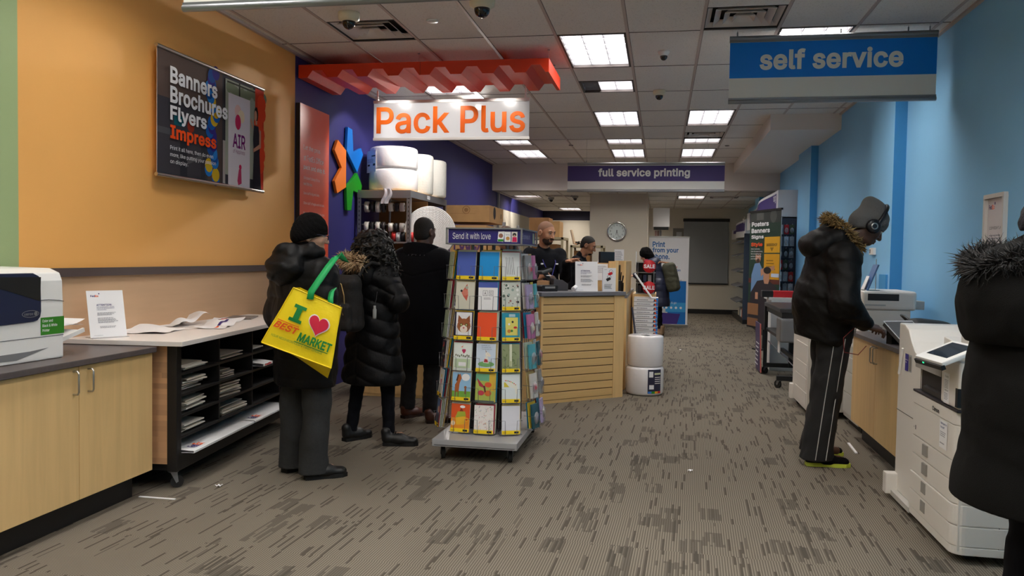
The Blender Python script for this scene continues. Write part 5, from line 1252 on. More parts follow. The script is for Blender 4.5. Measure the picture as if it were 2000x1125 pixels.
# ------------------------------------------------------------------ plotter and the white cabinet behind it
def plotter():
    t = thing('plotter', 'wide format plotter with silver end cap on wheeled black stand', 'plotter', (1.30, 9.3, 0))
    B().box(0, .62, 0, 1.42, .86, .91).build('top_cover', M('plotter_black', (52, 52, 54), .35), t, .01)
    B().box(.02, .60, .02, 1.40, .80, .86).build('upper_body', BLACK, t)
    pts = [(.02 + .1 - .1 * math.cos(a), .50 + .1 - .1 * math.sin(a)) for a in [i * PI / 2 / 5 for i in range(6)]]
    B().box(.0, .4, .0, .30, .53, .80).build('end_cap', M('plotter_silver', (138, 138, 141), .35, .6), t, .03, 3)
    B().box(.02, .4, .3, 1.36, .55, .59).build('lower_tray', BLACK, t, .01)
    B().cyl((.2, .34, .72), (.2, 1.3, .72), .05, n=20).build('paper_roll', PAPER, t); B().cyl((.2, .32, .72), (.2, .36, .72), .07, n=20).build('blue_hub', M('hub_blue', (40, 90, 190), .4), t)
    B().box(.0, .04, 1.34, 1.40, .1, .86).build('leg', BLACK, t); B().box(.2, .28, .16, .22, .1, .55).build('leg', BLACK, t); B().box(.3, .36, 1.3, 1.36, .1, .6).build('leg', BLACK, t)
    for y in (.14, 1.32): B().box(-.0, .56, y, y + .06, .09, .14).build('foot_bar', BLACK, t)
    B().tube([(.24, .2, .2), (.05, 1.34, .42)], .006, 6).build('brace', STEEL, t)
    B().box(.2, .24, .2, 1.34, .3, .34).build('cross_bar', BLACK, t)
    for y in (.17, 1.35):
        for x in (.035, .5): caster(t, x, y, .045, .1, 2.2)
    B().box(.1, .11, .7, .85, .34, .56).build('hanging_sheet', PAPER, t)
plotter()
t = thing('side_cabinet', 'white end counter beyond the plotter holding a red case', 'cabinet', (1.42, 11.0, 0)); B().box(0, .7, 0, .5, .0, .92).build('carcass', WHITE, t); B().box(-.03, .72, -.0, .54, .92, .955).build('countertop', WHITE, t, .003)
t = thing('red_case', 'red zipped case with black end on the white end counter', 'case', (1.47, 11.12, .955)); B().box(-.02, .38, -.06, .1, 0, .085).build('body', M('case_red', (196, 24, 34), .5), t, .01); B().box(-.16, -.02, -.06, .1, 0, .085).build('black_end', BLACK, t, .006)
for x, r_, h, l in ((1.93, .075, .21, 'white paper roll standing next to the red case'), (2.09, .07, .22, 'second white paper roll, nearer the blue wall')):
    t = thing('plotter_roll', l, 'paper roll', (x, 11.13, .955)); B().lathe([(.03, 0), (r_, 0), (r_, h), (.03, h), (.03, 0)], n=24).build('roll', PAPER, t)
t = thing('desk_calculator', 'grey desk gadget with cables on the plotter top', 'device', (1.62, 9.7, .925)); B().obox((.12, .1, .10), (.2, .24, .03), (.3, .2, .4)).build('body', GREYP, t, .006); B().box(.0, .24, -.02, .2, 0, .03).build('base', BLACK, t); B().tube([(.2, .1, .02), (.26, .2, .06), (.2, .3, .02)], .005, 6).build('cable', BLACK, t)
t = thing('display_board', 'tall purple board with pink edge leaning at the plotter leg', 'board', (1.255, 10.85, 0.006), 0)
B().obox((.0, 0, .32), (.012, .5, .62), (0, -.03, 0)).build('panel', M('board_plum', (70, 54, 96), .5), t)
f = Flat((-.017, .25, .03), (0, -.5, 0), (.018, 0, .6)); f.lines(.15, .1, .8, .9, 9, PAPER, .3, seed=4); f.build('lettering', t); B().obox((0, -.253, .32), (.014, .008, .62), (0, -.03, 0)).build('edge_strip', M('edge_pink', (226, 120, 110), .5), t)

# ------------------------------------------------------------------ hanging poster banner
def poster_banner():
    # stands turned half towards the aisle
    p0, p1 = Vector((1.435, 14.0, 0)), Vector((1.793, 13.0, 0)); d = (p1 - p0); W = d.length; d.normalize(); zt, H = 2.22, 1.86
    t = thing('banner_stand', 'dark green banner stand reading Posters Banners Signs Style', 'banner', (p0.x, p0.y, 0), math.atan2(d.y, d.x))
    B().box(0, W, 0, .006, zt - H, zt).build('sheet', PAPER, t)
    B().box(-.01, W + .01, -.012, .018, zt, zt + .03).build('top_rail', BLACK, t); B().box(-.01, W + .01, -.012, .018, zt - H - .03, zt - H).build('bottom_rail', BLACK, t)
    B().box(W / 2 - .012, W / 2 + .012, .01, .03, .0, zt).build('pole', BLACK, t); B().box(W / 2 - .1, W / 2 + .1, -.12, .2, 0, .02).build('foot', BLACK, t)
    f = Flat((0, 0, zt - H), (W, 0, 0), (0, 0, H), .0003); G = lambda *r: M('poster_%d_%d_%d' % r, r, .5)
    f.rect(0, 0, 1, 1, G(28, 58, 46)).rect(0, .9, 1, 1, G(50, 56, 54)).rect(.22, .93, .45, .99, G(86, 88, 86)).oval(.76, .955, .1, G(80, 84, 82)).rect(0, .38, 1, .42, G(96, 46, 36))
    f.rect(.5, .645, .98, .78, G(222, 166, 28)).rect(.5, .42, .98, .635, G(216, 158, 26)).text('BARBERSHOP', .57, .70, .9, .725, G(70, 56, 20), .02).poly([(.68, .69), (.8, .69), (.74, .655)], G(150, 110, 20)).lines(.58, .5, .86, .6, 4, G(120, 90, 20), .3, seed=2)
    f.rect(.0, .0, .34, .12, G(150, 110, 80))
    skin, shirt, cape = G(190, 140, 112), G(110, 146, 190), G(44, 38, 46)
    f.poly([(.08, .1), (.1, .45), (.2, .55), (.36, .56), (.5, .48), (.5, .2)], shirt).oval(.31, .605, .09, skin).oval(.31, .645, .095, G(46, 34, 30), .022).oval(.31, .575, .06, G(70, 46, 36), .02).poly([(.4, .5), (.62, .53), (.6, .49), (.42, .44)], skin).poly([(.66, .52), (.84, .54), (.84, .5), (.68, .49)], skin).rect(.74, .44, .98, .47, G(200, 214, 236))
    f.poly([(.0, .06), (.1, .3), (.3, .4), (.62, .42), (.9, .36), (1, .2), (1, 0), (0, 0)], cape).oval(.6, .455, .1, skin).oval(.62, .495, .12, G(26, 22, 22), .03).poly([(.5, .42), (.7, .42), (.66, .38), (.54, .38)], skin).rect(.25, .24, .34, .3, skin).rect(0, .1, .36, .2, G(140, 98, 66)).rect(0, 0, .36, .07, G(128, 88, 60))
    for i, (s, w) in enumerate((('Posters', .56), ('Banners', .6), ('Signs', .41))): f.text(s, .07, .875 - i * .057, .07 + w, .915 - i * .057, PAPER, .03)
    f.text('Style', .07, .695, .45, .735, G(244, 84, 30), .03).text('Print it all here,\nthen do even more,\nlike sculpting the\nperfect image for\nyour brand.', .07, .585, .46, .685, PAPER)
    f.build('artwork', t)
poster_banner()

# ------------------------------------------------------------------ technology shelving
PEG = M('peg_panel', (56, 64, 80), .6); HEADW = M('header_white', (214, 214, 216), .45)
def tech_shelves(name, label, xf, y0, y1, ztop, zh, words, ov=-.06):
    t = thing(name, label, 'shelving', (xf, y0, 0)); L = y1 - y0; D = XR - .02 - xf
    B().box(D - .05, D, 0, L, .02, ztop - .05).build('back_panel', PEG, t)
    B().box(ov + .03, D, -.02, 0, .1, zh + .02).build('end_panel', PEG, t)
    B().box(-.02, D, .0, L, 0, .12).build('base', BLACKM, t)
    # waved header over the front
    n = 18
    fn = lambda u: (ov + .05 * math.cos(u * 2 * PI * 1.3))
    b = B(); b.box(ov + .05, D, -.02, .0, zh, ztop); b.grid(lambda u, v: (fn(u), L * u, zh - .06 + (ztop - zh + .06 - .16 * u) * v), n, 2); b.grid(lambda u, v: (fn(u) + (D - fn(u)) * (1 - v), L * u, ztop - .16 * u), n, 2); b.box(.0, D, L - .01, L, zh - .06, ztop - .17); b.build('header', HEADW, t)
    b = B(); b.grid(lambda u, v: (fn(.03 + .9 * u) - .004, L * (.03 + .9 * u), zh + .08 + (ztop - zh - .13 - .14 * u) * v), n, 2); b.build('header_band', M('header_purple', (60, 44, 116), .5), t)
    f = Flat((fn(.09) - .010, L * .15, zh + .25), (.012, -L * .12, 0), (-.002, 0, .15)); f.text(words, 0, 0, 1, 1, PAPER, .01); f.build('lettering', t)
    b = 0
    for z in (.45, .8, 1.15, 1.5, 1.85): B().box(-.0, D - .05, .02, L - .02, z - .01, z).build('shelf', GREYP, t)
    return t
tech_shelves('shelf_unit', 'technology shelving with a waved white and purple header', 1.95, 13.75, 17.85, 2.585, 2.13, 'technology', -.17)
tech_shelves('shelf_unit', 'second shelving with a purple header beyond the far blue pilaster', 1.84, 18.85, 21.6, 2.36, 2.02, 'mail')
# packs hanging on the near end of the technology shelving
cn = [K(170, 172, 176), K(40, 40, 46), K(186, 30, 36), K(120, 124, 130), K(60, 76, 50), K(206, 206, 208), K(70, 72, 84)]
rown = ['top', 'second', 'third', 'fourth', 'fifth', 'sixth']
for r in range(6):
    z = 2.02 - r * .19
    for c in range(3):
        x = 1.885 + c * .085
        t = thing('accessory_pack', f'hanging accessory pack in the {rown[r]} row of the technology shelving, ' + ('beside the green banner', 'in the middle peg', 'next to the blue pilaster')[c], 'retail pack', (x, 13.68, z), 0, 'packs hanging on the technology shelving')
        B().box(-.036, .036, .0, .012, -.155, 0).build('card', cn[(r * 3 + c * 2) % 7], t); B().ball((0, -.002, -.09), .03, 8, sc=(1, .4, 1.5)).build('blister', M('clear_blister', (226, 228, 232), .1, alpha=.35), t)
        B().tube([(0, .05, .0), (0, -.03, .0), (0, -.034, .012)], .003, 5).build('hook', CHROME, t)
for r, z in enumerate((.45, .8, 1.15, 1.5, 1.85)):
    for k in range(7):
        h = .12 + .05 * ((k * 3 + r) % 3)
        t = thing('boxed_product', f'boxed product {rown[r]} shelf from the bottom of the technology shelving, {("nearest end", "second along", "third along", "fourth along", "fifth along", "sixth along", "furthest along")[k]}', 'retail box', (2.045, 14.2 + k * .48, z + .003), 0, 'boxed products on the technology shelving'); B().box(-.08, .08, -.09, .09, 0, h).build('carton', cn[(r + k * 2) % 7], t)
# wire trays on the far shelving
for r, z in enumerate((.5, .85, 1.2, 1.55, 1.85)):
    t = thing('literature_tray', f'sloped grey tray, {rown[r]} from the bottom on the far shelving', 'tray', (1.80, 18.9, z), 0, 'sloped trays of the far shelving')
    B().prism([(-.12, -.02), (.04, .04), (.04, .055), (-.12, 0)], (0, .0, 0), (1, 0, 0), (0, 0, 1), 0, -1.6).build('tray', M('tray_grey', (96, 96, 100), .5), t)
for k in range(5):
    t = thing('mailing_box', f'small boxed goods at the foot of the far shelving, {("nearest", "second", "third", "fourth", "last")[k]} in line', 'retail box', (1.95, 19.0 + k * .3, .121), 0, 'goods at the foot of the far shelving'); B().box(-.1, .1, -.1, .1, 0, .16 + .05 * (k % 2)).build('carton', (PAPER, K(206, 110, 60), PAPER, K(150, 150, 150), K(200, 190, 170))[k], t)

# ------------------------------------------------------------------ back of the shop
def rollup():
    t = thing('roll_up_banner', 'white and blue roll up banner reading Print from your phone', 'banner', (.147, 17.6, 0)); W, H = .84, 1.9; w = W / 2
    B().box(-w - .01, w + .01, -.05, .05, 0, .05).build('base', CHROME, t, .004); B().box(-w - .01, w + .01, -.012, .012, H - .01, H + .02).build('top_rail', CHROME, t); B().cyl((0, .03, .04), (0, .03, H), .01, n=8).build('pole', CHROME, t)
    B().box(-w, w, -.003, .003, .05, H - .01).build('sheet', PAPER, t)
    f = Flat((-w, -.003, .05), (W, 0, 0), (0, 0, H - .06), .0003); S = M('banner_sky', (16, 116, 196), .5); T = M('banner_text_blue', (30, 110, 176), .5)
    f.rect(.5, 0, .95, .5, S).rect(.08, .42, .5, .5, PAPER)
    f.text('Print', .09, .89, .40, .955, T, .025).text('from your', .09, .815, .74, .885, T, .025).text('phone.', .09, .735, .52, .81, T, .025)
    f.text('Send your files to', .09, .65, .5, .68, GREYINK).text('printandgo@fedex.com', .09, .605, .80, .64, T, .02).text('to get a retrieval code.', .09, .545, .72, .58, GREYINK).text('Enter your code to print at\nany self service station.', .09, .46, .84, .52, GREYINK)
    f.rect(.4, .14, .95, .25, M('banner_light_blue', (60, 160, 220), .5)).text('print & go', .44, .23, .72, .26, PAPER)
    for k in range(4): f.oval(.47 + k * .12, .19, .03, PAPER)
    f.rect(.1, .05, .45, .18, M('banner_grey', (206, 206, 210), .5)).rect(.14, .2, .4, .3, M('banner_violet', (84, 50, 120), .5)).rect(.1, .3, .42, .33, GREEN)
    f.poly([(.28, .0), (.74, .0), (.82, .12), (.36, .13)], M('tablet_violet', (70, 52, 130), .4)).poly([(.2, .06), (.36, .14), (.36, .1), (.24, .04)], M('hand_print', (176, 120, 100), .6))
    f.build('artwork', t)
rollup()
def wall_clock():
    t = thing('wall_clock', 'round silver rimmed clock on the cream column', 'clock', (-.938, 17.148, 2.0)); C = Vector((0, 0, 0))
    B().lathe([(.175, 0), (.205, .0), (.205, .03), (.19, .042), (.175, .035)], n=48, axis=(0, -1, 0)).build('rim', M('clock_chrome', (216, 216, 216), .12, 1), t)
    B().lathe([(0, .012), (.178, .012)], n=48, axis=(0, -1, 0)).build('dial', M('dial_pale', (214, 222, 218), .4), t)
    f = Flat((-.18, -.0125, -.18), (.36, 0, 0), (0, 0, .36))
    for h in range(1, 13):
        a = PI / 2 - h * PI / 6; x, y = .5 + .37 * math.cos(a), .5 + .37 * math.sin(a); w = .035 if h < 10 else .055; f.text(str(h), x - w, y - .05, x + w, y + .05, INK)
    for h in range(60):
        a = h * PI / 30; c, s = math.cos(a), math.sin(a); f.poly([(.5 + .46 * c - .004 * s, .5 + .46 * s + .004 * c), (.5 + .48 * c - .004 * s, .5 + .48 * s + .004 * c), (.5 + .48 * c + .004 * s, .5 + .48 * s - .004 * c), (.5 + .46 * c + .004 * s, .5 + .46 * s - .004 * c)], INK)
    f.build('numerals', t)
    def hand(nm, ang, L_, w):
        a = PI / 2 - ang; f = Flat((-.18, -.016, -.18), (.36, 0, 0), (0, 0, .36)); c, s = math.cos(a), math.sin(a)
        f.poly([(.5 - .06 * c - w * s, .5 - .06 * s + w * c), (.5 + L_ * c - w * s * .4, .5 + L_ * s + w * c * .4), (.5 + L_ * c + w * s * .4, .5 + L_ * s - w * c * .4), (.5 - .06 * c + w * s, .5 - .06 * s - w * c)], INK); f.build(nm, t)
    hand('hour_hand', math.radians(193), .24, .02); hand('minute_hand', math.radians(162), .4, .014)
wall_clock()
t = thing('projection_screen', 'grey pull down screen hanging on the back wall', 'screen', (1.14, YB - .03, .78)); B().box(-.58, .58, -.006, .006, .03, 1.66).build('screen', M('screen_fabric_grey', (146, 150, 152), .6), t); B().box(-.6, .6, -.03, .02, 1.66, 1.74).build('case', BLACKM, t); B().box(-.6, .6, -.012, .012, 0, .035).build('bottom_bar', BLACKM, t)
t = thing('wall_cabinet', 'white box cabinet mounted high on the back wall', 'cabinet', (-.03, 19.4, 2.12)); B().box(-.19, .19, -.2, .2, .06, .50).build('carcass', M('cabinet_white', (222, 222, 224), .4), t, .005); B().box(-.17, .17, -.18, .18, 0, .06).build('underside', BLACK, t); B().box(-.04, .0, .2, .26, -2.12, .5).build('post', STEEL, t)
for k in range(3):
    t = thing('ring_binder', f'{("pinkish", "brown", "grey")[k]} binder under the white box cabinet', 'binder', (-.15 + k * .055, 19.45, 1.86), 0, 'binders under the white cabinet'); B().box(-.022, .022, -.1, .1, .0, .24).build('cover', (K(160, 120, 116), K(120, 90, 80), K(120, 116, 116))[k], t, .003)
tag(B().box(-.2, .05, 19.3, 19.6, 1.84, 1.858).box(-.02, .0, 19.6, 19.62, 0, 1.86).build('binder_shelf', STEEL), 'thin steel ledge carrying the binders', 'shelf')
t = thing('intercom', 'small dark framed panel beside the grey screen', 'panel', (.42, YB - .001, 1.9)); B().box(-.14, .14, -.03, 0, 0, .36).build('frame', M('panel_frame', (120, 116, 108), .5), t); B().box(-.05, .09, -.034, -.03, .1, .26).build('glass', GREYP, t)
# employees' storage shelves
def storage(label, x0, x1, y0, y1, h, shelves):
    t = thing('storage_rack', label, 'rack', ((x0 + x1) / 2, (y0 + y1) / 2, 0)); w, d = (x1 - x0) / 2, (y1 - y0) / 2; m = M('rack_tan', (170, 156, 124), .5)
    for x in (-w, w - .04):
        for y in (-d, d - .04): B().box(x, x + .04, y, y + .04, 0, h).build('post', m, t)
    for z in shelves: B().box(-w, w, -d, d, z - .04, z).build('shelf', m, t)
storage('tan steel storage rack behind the bearded cashier', -2.42, -1.68, 13.95, 14.75, 1.78, (.3, .9, 1.36, 1.78)); storage('tan steel storage rack between the two employees', -1.66, -1.06, 14.86, 15.55, 1.66, (.3, .9, 1.3, 1.66))
bx = [(-2.3, -1.95, 14.05, 14.55, 1.78, 2.12, 'carton with tape standing over the bearded cashier, closest to the indigo wall', CARD_D), (-1.93, -1.76, 14.05, 14.55, 1.78, 2.06, 'narrow carton on top of the rack behind the bearded cashier', CARD), (-2.25, -1.8, 14.05, 14.6, 1.36, 1.66, 'dark carton on the middle rack shelf behind the bearded cashier', CARD_D), (-1.6, -1.3, 14.95, 15.4, 1.3, 1.56, 'carton on the rack shelf beside the second employee', CARD_D), (-1.58, -1.2, 14.95, 15.4, .9, 1.2, 'carton low on the rack beside the second employee', CARD)]
for *c, l, m in bx: c[4] += .003; carton(*c, l, 'cartons on the storage racks', m)
for k in range(5):
    t = thing('cable_bundle', f'{("copper", "black", "brown", "grey", "dark")[k]} bundle of cables on top of the rack between the employees', 'cable', (-1.6 + k * .06, 15.1, 1.668), 0, 'cable bundles on the rack'); r_ = random.Random(k)
    B().tube([(r_.uniform(-.05, .05), r_.uniform(-.1, .1), .014 + .008 * i) for i in range(7)], .012, 6).build('cable', (K(206, 130, 70), BLACK, K(120, 80, 50), GREYP, BLACK)[k], t)
t = thing('mailing_tube', 'pale slanted tube standing on the rack top', 'tube', (-1.66, 15.0, 1.665)); B().cyl((.06, 0, .02), (.0, 0, .28), .025, n=12).build('tube', K(206, 180, 150), t)
t = thing('posted_sheet', 'white sheet on the wall behind the second employee', 'paper', (-.86, 17.149, 1.34)); f = Flat((-.12, 0, 0), (.2, 0, 0), (0, 0, .28)); f.rect(0, 0, 1, 1, PAPER).lines(.1, .2, .9, .9, 8, GREYINK, seed=2); f.build('printed_page', t)
# ------------------------------------------------------------------ scraps on the carpet
for i, (x, y, s, l) in enumerate(((.22, 5.55, .03, 'white paper scrap on the carpet in the open aisle'), (-2.62, 4.48, .035, 'crumpled scrap on the carpet at the packing table wheel'), (-2.47, 5.4, .06, 'white paper corner on the carpet under the packing table'), (.32, 13.0, .03, 'tiny white scrap far along the aisle carpet'))):
    tag(B().grid(lambda u, v: (x + s * (u - .5) + .2 * s * v, y + s * .8 * (v - .5), .003 + .012 * abs(math.sin(5 * u + 3 * v + i))), 5, 4).build('paper_scrap', PAPER), l, 'scrap')
tag(B().box(-2.95, -2.72, 4.18, 4.195, 0, .004).build('floor_tape', PAPER), 'strip of white tape on the carpet between cabinet and packing table', 'tape')
tag(B().obox((1.475, 6.55, .005), (.018, .34, .008), (0, 0, -.05)).build('floor_strip', PAPER), 'white strip lying on the carpet at the cabinet plinth', 'strip')
# ------------------------------------------------------------------ continuous soft shapes: distance fields turned into one skin
class Vol:
    def __init__(s, lo, hi, h):
        s.lo = np.array(lo, np.float32); s.h = h; n = [int(math.ceil((hi[i] - lo[i]) / h)) + 1 for i in range(3)]
        s.ax = [(s.lo[i] + h * np.arange(n[i])).astype(np.float32) for i in range(3)]; s.D = np.full(n, 1., np.float32)
    def reg(s, lo, hi):
        S = []
        for i in range(3):
            a = max(0, int((lo[i] - s.lo[i]) / s.h)); b_ = min(s.D.shape[i], int((hi[i] - s.lo[i]) / s.h) + 2); S.append(slice(a, max(a, b_)))
        return tuple(S), [s.ax[0][S[0]][:, None, None], s.ax[1][S[1]][None, :, None], s.ax[2][S[2]][None, None, :]]
    def put(s, S, d, k, sub=False):
        A = s.D[S]
        if A.size == 0: return s
        if sub: s.D[S] = np.maximum(A, -d); return s
        if k > 0: hh = np.clip(k - np.abs(A - d), 0, None); s.D[S] = np.minimum(A, d) - hh * hh * (.25 / k)
        else: s.D[S] = np.minimum(A, d)
        return s
    def cap(s, a, b, ra, rb=None, k=.02, sq=None, band=None, sub=False):
        """tapered limb from a to b; sq=(axis, factor) flattens it along an axis; band=(depth, spacing) quilts it"""
        rb = ra if rb is None else rb; a = np.array(a, float); b = np.array(b, float); m = max(ra, rb) + .05 + k
        S, (X, Y, Z) = s.reg(np.minimum(a, b) - m, np.maximum(a, b) + m); d = b - a; L2 = max(float(d @ d), 1e-9)
        t = np.clip(((X - a[0]) * d[0] + (Y - a[1]) * d[1] + (Z - a[2]) * d[2]) / L2, 0, 1)
        q = [X - a[0] - t * d[0], Y - a[1] - t * d[1], Z - a[2] - t * d[2]]; f = 1.
        if sq is not None:
            u, f = np.array(sq[0], float), sq[1]; u = u / np.linalg.norm(u); e = (q[0] * u[0] + q[1] * u[1] + q[2] * u[2]) * (1 / f - 1); q = [q[i] + e * u[i] for i in range(3)]
        r = ra + (rb - ra) * t
        if band: r = r - band[0] * (1 - np.abs(np.sin(PI * t * math.sqrt(L2) / band[1])) ** .6)
        dd = np.sqrt(q[0] ** 2 + q[1] ** 2 + q[2] ** 2) - r
        if f < 1: dd = dd * (f + (1 - f) * .5)
        return s.put(S, dd.astype(np.float32), k, sub)
    def ell(s, c, r, R=None, k=.02, sub=False):
        c = np.array(c, float); r = np.array(r, float); m = r.max() + .05 + k; S, (X, Y, Z) = s.reg(c - m, c + m); p = [X - c[0], Y - c[1], Z - c[2]]
        if R is not None: R = np.array(R); p = [p[0] * R[0, i] + p[1] * R[1, i] + p[2] * R[2, i] for i in range(3)]
        n = np.sqrt((p[0] / r[0]) ** 2 + (p[1] / r[1]) ** 2 + (p[2] / r[2]) ** 2); g = np.sqrt((p[0] / r[0] ** 2) ** 2 + (p[1] / r[1] ** 2) ** 2 + (p[2] / r[2] ** 2) ** 2)
        return s.put(S, (n * (n - 1) / np.maximum(g, 1e-6)).astype(np.float32), k, sub)
    def rbox(s, c, hs, R, rad, k=.01, sub=False):
        c = np.array(c, float); m = max(hs) * 1.8 + .05 + k; S, (X, Y, Z) = s.reg(c - m, c + m); R = np.array(R); p = [X - c[0], Y - c[1], Z - c[2]]
        p = [np.abs(p[0] * R[0, i] + p[1] * R[1, i] + p[2] * R[2, i]) - (hs[i] - rad) for i in range(3)]
        o = np.sqrt(sum(np.maximum(q, 0) ** 2 for q in p)); i_ = np.minimum(np.maximum(np.maximum(p[0], p[1]), p[2]), 0)
        return s.put(S, (o + i_ - rad).astype(np.float32), k, sub)
    def cut(s, n, d):
        """keep the side where n . p < d"""
        s.D = np.maximum(s.D, (s.ax[0][:, None, None] * n[0] + s.ax[1][None, :, None] * n[1] + s.ax[2][None, None, :] * n[2] - d).astype(np.float32)); return s
    def disp(s, fn): s.D = s.D + fn(s.ax[0][:, None, None], s.ax[1][None, :, None], s.ax[2][None, None, :]).astype(np.float32); return s
    def mesh(s, name, mat, parent, label=None):
        D = np.pad(s.D, 1, constant_values=1.); lo = s.lo - s.h; I = D < 0; nx, ny, nz = D.shape
        sl = lambda o: tuple(slice(o[i], D.shape[i] - 1 + o[i]) for i in range(3)); C = [(i, j, k) for i in (0, 1) for j in (0, 1) for k in (0, 1)]
        cnt = np.zeros((nx - 1, ny - 1, nz - 1), np.uint8)
        for o in C: cnt += I[sl(o)]
        act = np.argwhere((cnt > 0) & (cnt < 8)); idx = np.full(cnt.shape, -1, np.int32); idx[tuple(act.T)] = np.arange(len(act))
        val = {o: D[act[:, 0] + o[0], act[:, 1] + o[1], act[:, 2] + o[2]] for o in C}; P = np.zeros((len(act), 3)); N = np.zeros(len(act))
        for o in C:
            for a in range(3):
                if o[a]: continue
                e = list(o); e[a] = 1; e = tuple(e); v0, v1 = val[o], val[e]; m = (v0 < 0) != (v1 < 0); t = np.where(m, v0 / np.where(v0 == v1, 1, v0 - v1), 0)
                q = np.array(o, float) + np.zeros((len(act), 3)); q[:, a] += t; P[m] += q[m]; N[m] += 1
        V = (act + P / N[:, None]) * s.h + lo; F = []
        for a in range(3):
            b_, c = (a + 1) % 3, (a + 2) % 3; s0 = [slice(0, n) for n in D.shape]; s0[a] = slice(0, -1); s1 = list(s0); s1[a] = slice(1, None)
            A0, A1 = I[tuple(s0)], I[tuple(s1)]; E = np.argwhere(A0 != A1); E = E[(E[:, b_] > 0) & (E[:, c] > 0)]; fl = A0[tuple(E.T)]
            def at(db, dc): q = E.copy(); q[:, b_] -= db; q[:, c] -= dc; return idx[tuple(q.T)]
            Q = np.stack([at(0, 0), at(1, 0), at(1, 1), at(0, 1)], 1); Q[~fl] = Q[~fl][:, ::-1]; F.append(Q)
        F = np.concatenate(F)
        me = bpy.data.meshes.new(name); me.vertices.add(len(V)); me.vertices.foreach_set('co', V.astype(np.float32).ravel()); me.loops.add(F.size); me.loops.foreach_set('vertex_index', F.ravel().astype(np.int32))
        me.polygons.add(len(F)); me.polygons.foreach_set('loop_start', np.arange(0, F.size, 4, dtype=np.int32)); me.polygons.foreach_set('use_smooth', np.ones(len(F), bool)); me.materials.append(mat); me.update(calc_edges=True); me.validate()
        return link(name, me, parent, label)

def wrinkle(amp, f, seed, stretch=(1, 1, 1)):
    r = np.random.RandomState(seed); W = [(r.normal(size=3) * f * np.array(stretch), r.uniform(0, 6)) for _ in range(6)]
    def fn(X, Y, Z):
        o = 0
        for w, p in W: o = o + np.sin(X * w[0] + Y * w[1] + Z * w[2] + p)
        return amp * np.tanh(o * .8)
    return fn

va = lambda *p: np.array(p, float)
def nrm(v): v = np.array(v, float); return v / np.linalg.norm(v)
def rot(rx=0, ry=0, rz=0): return np.array(Euler((math.radians(rx), math.radians(ry), math.radians(rz)), 'ZYX' if False else 'XYZ').to_matrix())

def add_head(V, c, R, s=1., nose=1.):
    g = lambda x, y, z: va(*c) + R @ (va(x, y, z) * s)
    V.ell(g(0, -.012, .025), va(.076, .097, .090) * s, R, .02).ell(g(0, .03, -.03), va(.061, .064, .086) * s, R, .03).ell(g(0, .045, -.088), va(.043, .044, .032) * s, R, .03)
    for x in (-1, 1):
        V.ell(g(x * .040, .062, -.028), va(.022, .022, .024) * s, R, .02)
        V.ell(g(x * .031, .098, .006), va(.017, .015, .011) * s, R, 0, sub=True)
        V.ell(g(x * .079, -.014, -.012), va(.011, .025, .035) * s, R, .008).ell(g(x * .088, -.008, -.01), va(.007, .014, .021) * s, R, 0, sub=True)
    V.cap(g(-.036, .078, .026), g(.036, .078, .026), .013 * s, k=.015)
    V.cap(g(0, .09, .012), g(0, .112, -.03), .0085 * s, .0135 * s, .012).ell(g(-.013, .103, -.034), va(.010, .011, .008) * s, R, .006).ell(g(.013, .103, -.034), va(.010, .011, .008) * s, R, .006)
    V.cap(g(-.020, .091, -.063), g(.020, .091, -.063), .007 * s, k=.008).cap(g(-.016, .090, -.075), g(.016, .090, -.075), .0078 * s, k=.008)
    V.cap(g(-.022, .100, -.069), g(.022, .100, -.069), .0022 * s, k=0, sub=True)
def face_parts(t, c, R, s, brow, iris=(40, 26, 20), lips=None):
    g = lambda x, y, z: Vector(va(*c) + R @ (va(x, y, z) * s)); RM = Matrix(R.tolist())
    for x in (-1, 1):
        e = B().ball(g(x * .031, .079, .006), .0125 * s, 12).build('eye', M('eye_white', (206, 200, 194), .3), t)
        f = (g(x * .031 + .002, .0915, .004) - g(x * .031, .079, .006)).normalized(); B().ball(g(x * .031, .079, .006) + f * .0078 * s, .006 * s, 10).build('iris', M('iris_brown', iris, .2), e)
        B().tube([g(x * .014, .094, .026), g(x * .032, .094, .033), g(x * .050, .082, .027)], [.0035 * s, .0042 * s, .0025 * s], 6).build('eyebrow', brow, t)
        B().tube([g(x * .016, .0895, .013), g(x * .031, .0935, .0175), g(x * .046, .084, .011)], [.003 * s, .0042 * s, .003 * s], 6).build('eyelid', brow if False else M('lid_dark', (70, 46, 36), .6), t)
    if lips:
        B().tube([g(-.024, .092, -.067), g(-.008, .0985, -.063), g(0, .098, -.0645), g(.008, .0985, -.063), g(.024, .092, -.067)], [.002 * s, .0045 * s, .004 * s, .0045 * s, .002 * s], 6).tube([g(-.022, .091, -.070), g(0, .098, -.077), g(.022, .091, -.070)], [.002 * s, .0058 * s, .002 * s], 6).build('lips', lips, t)

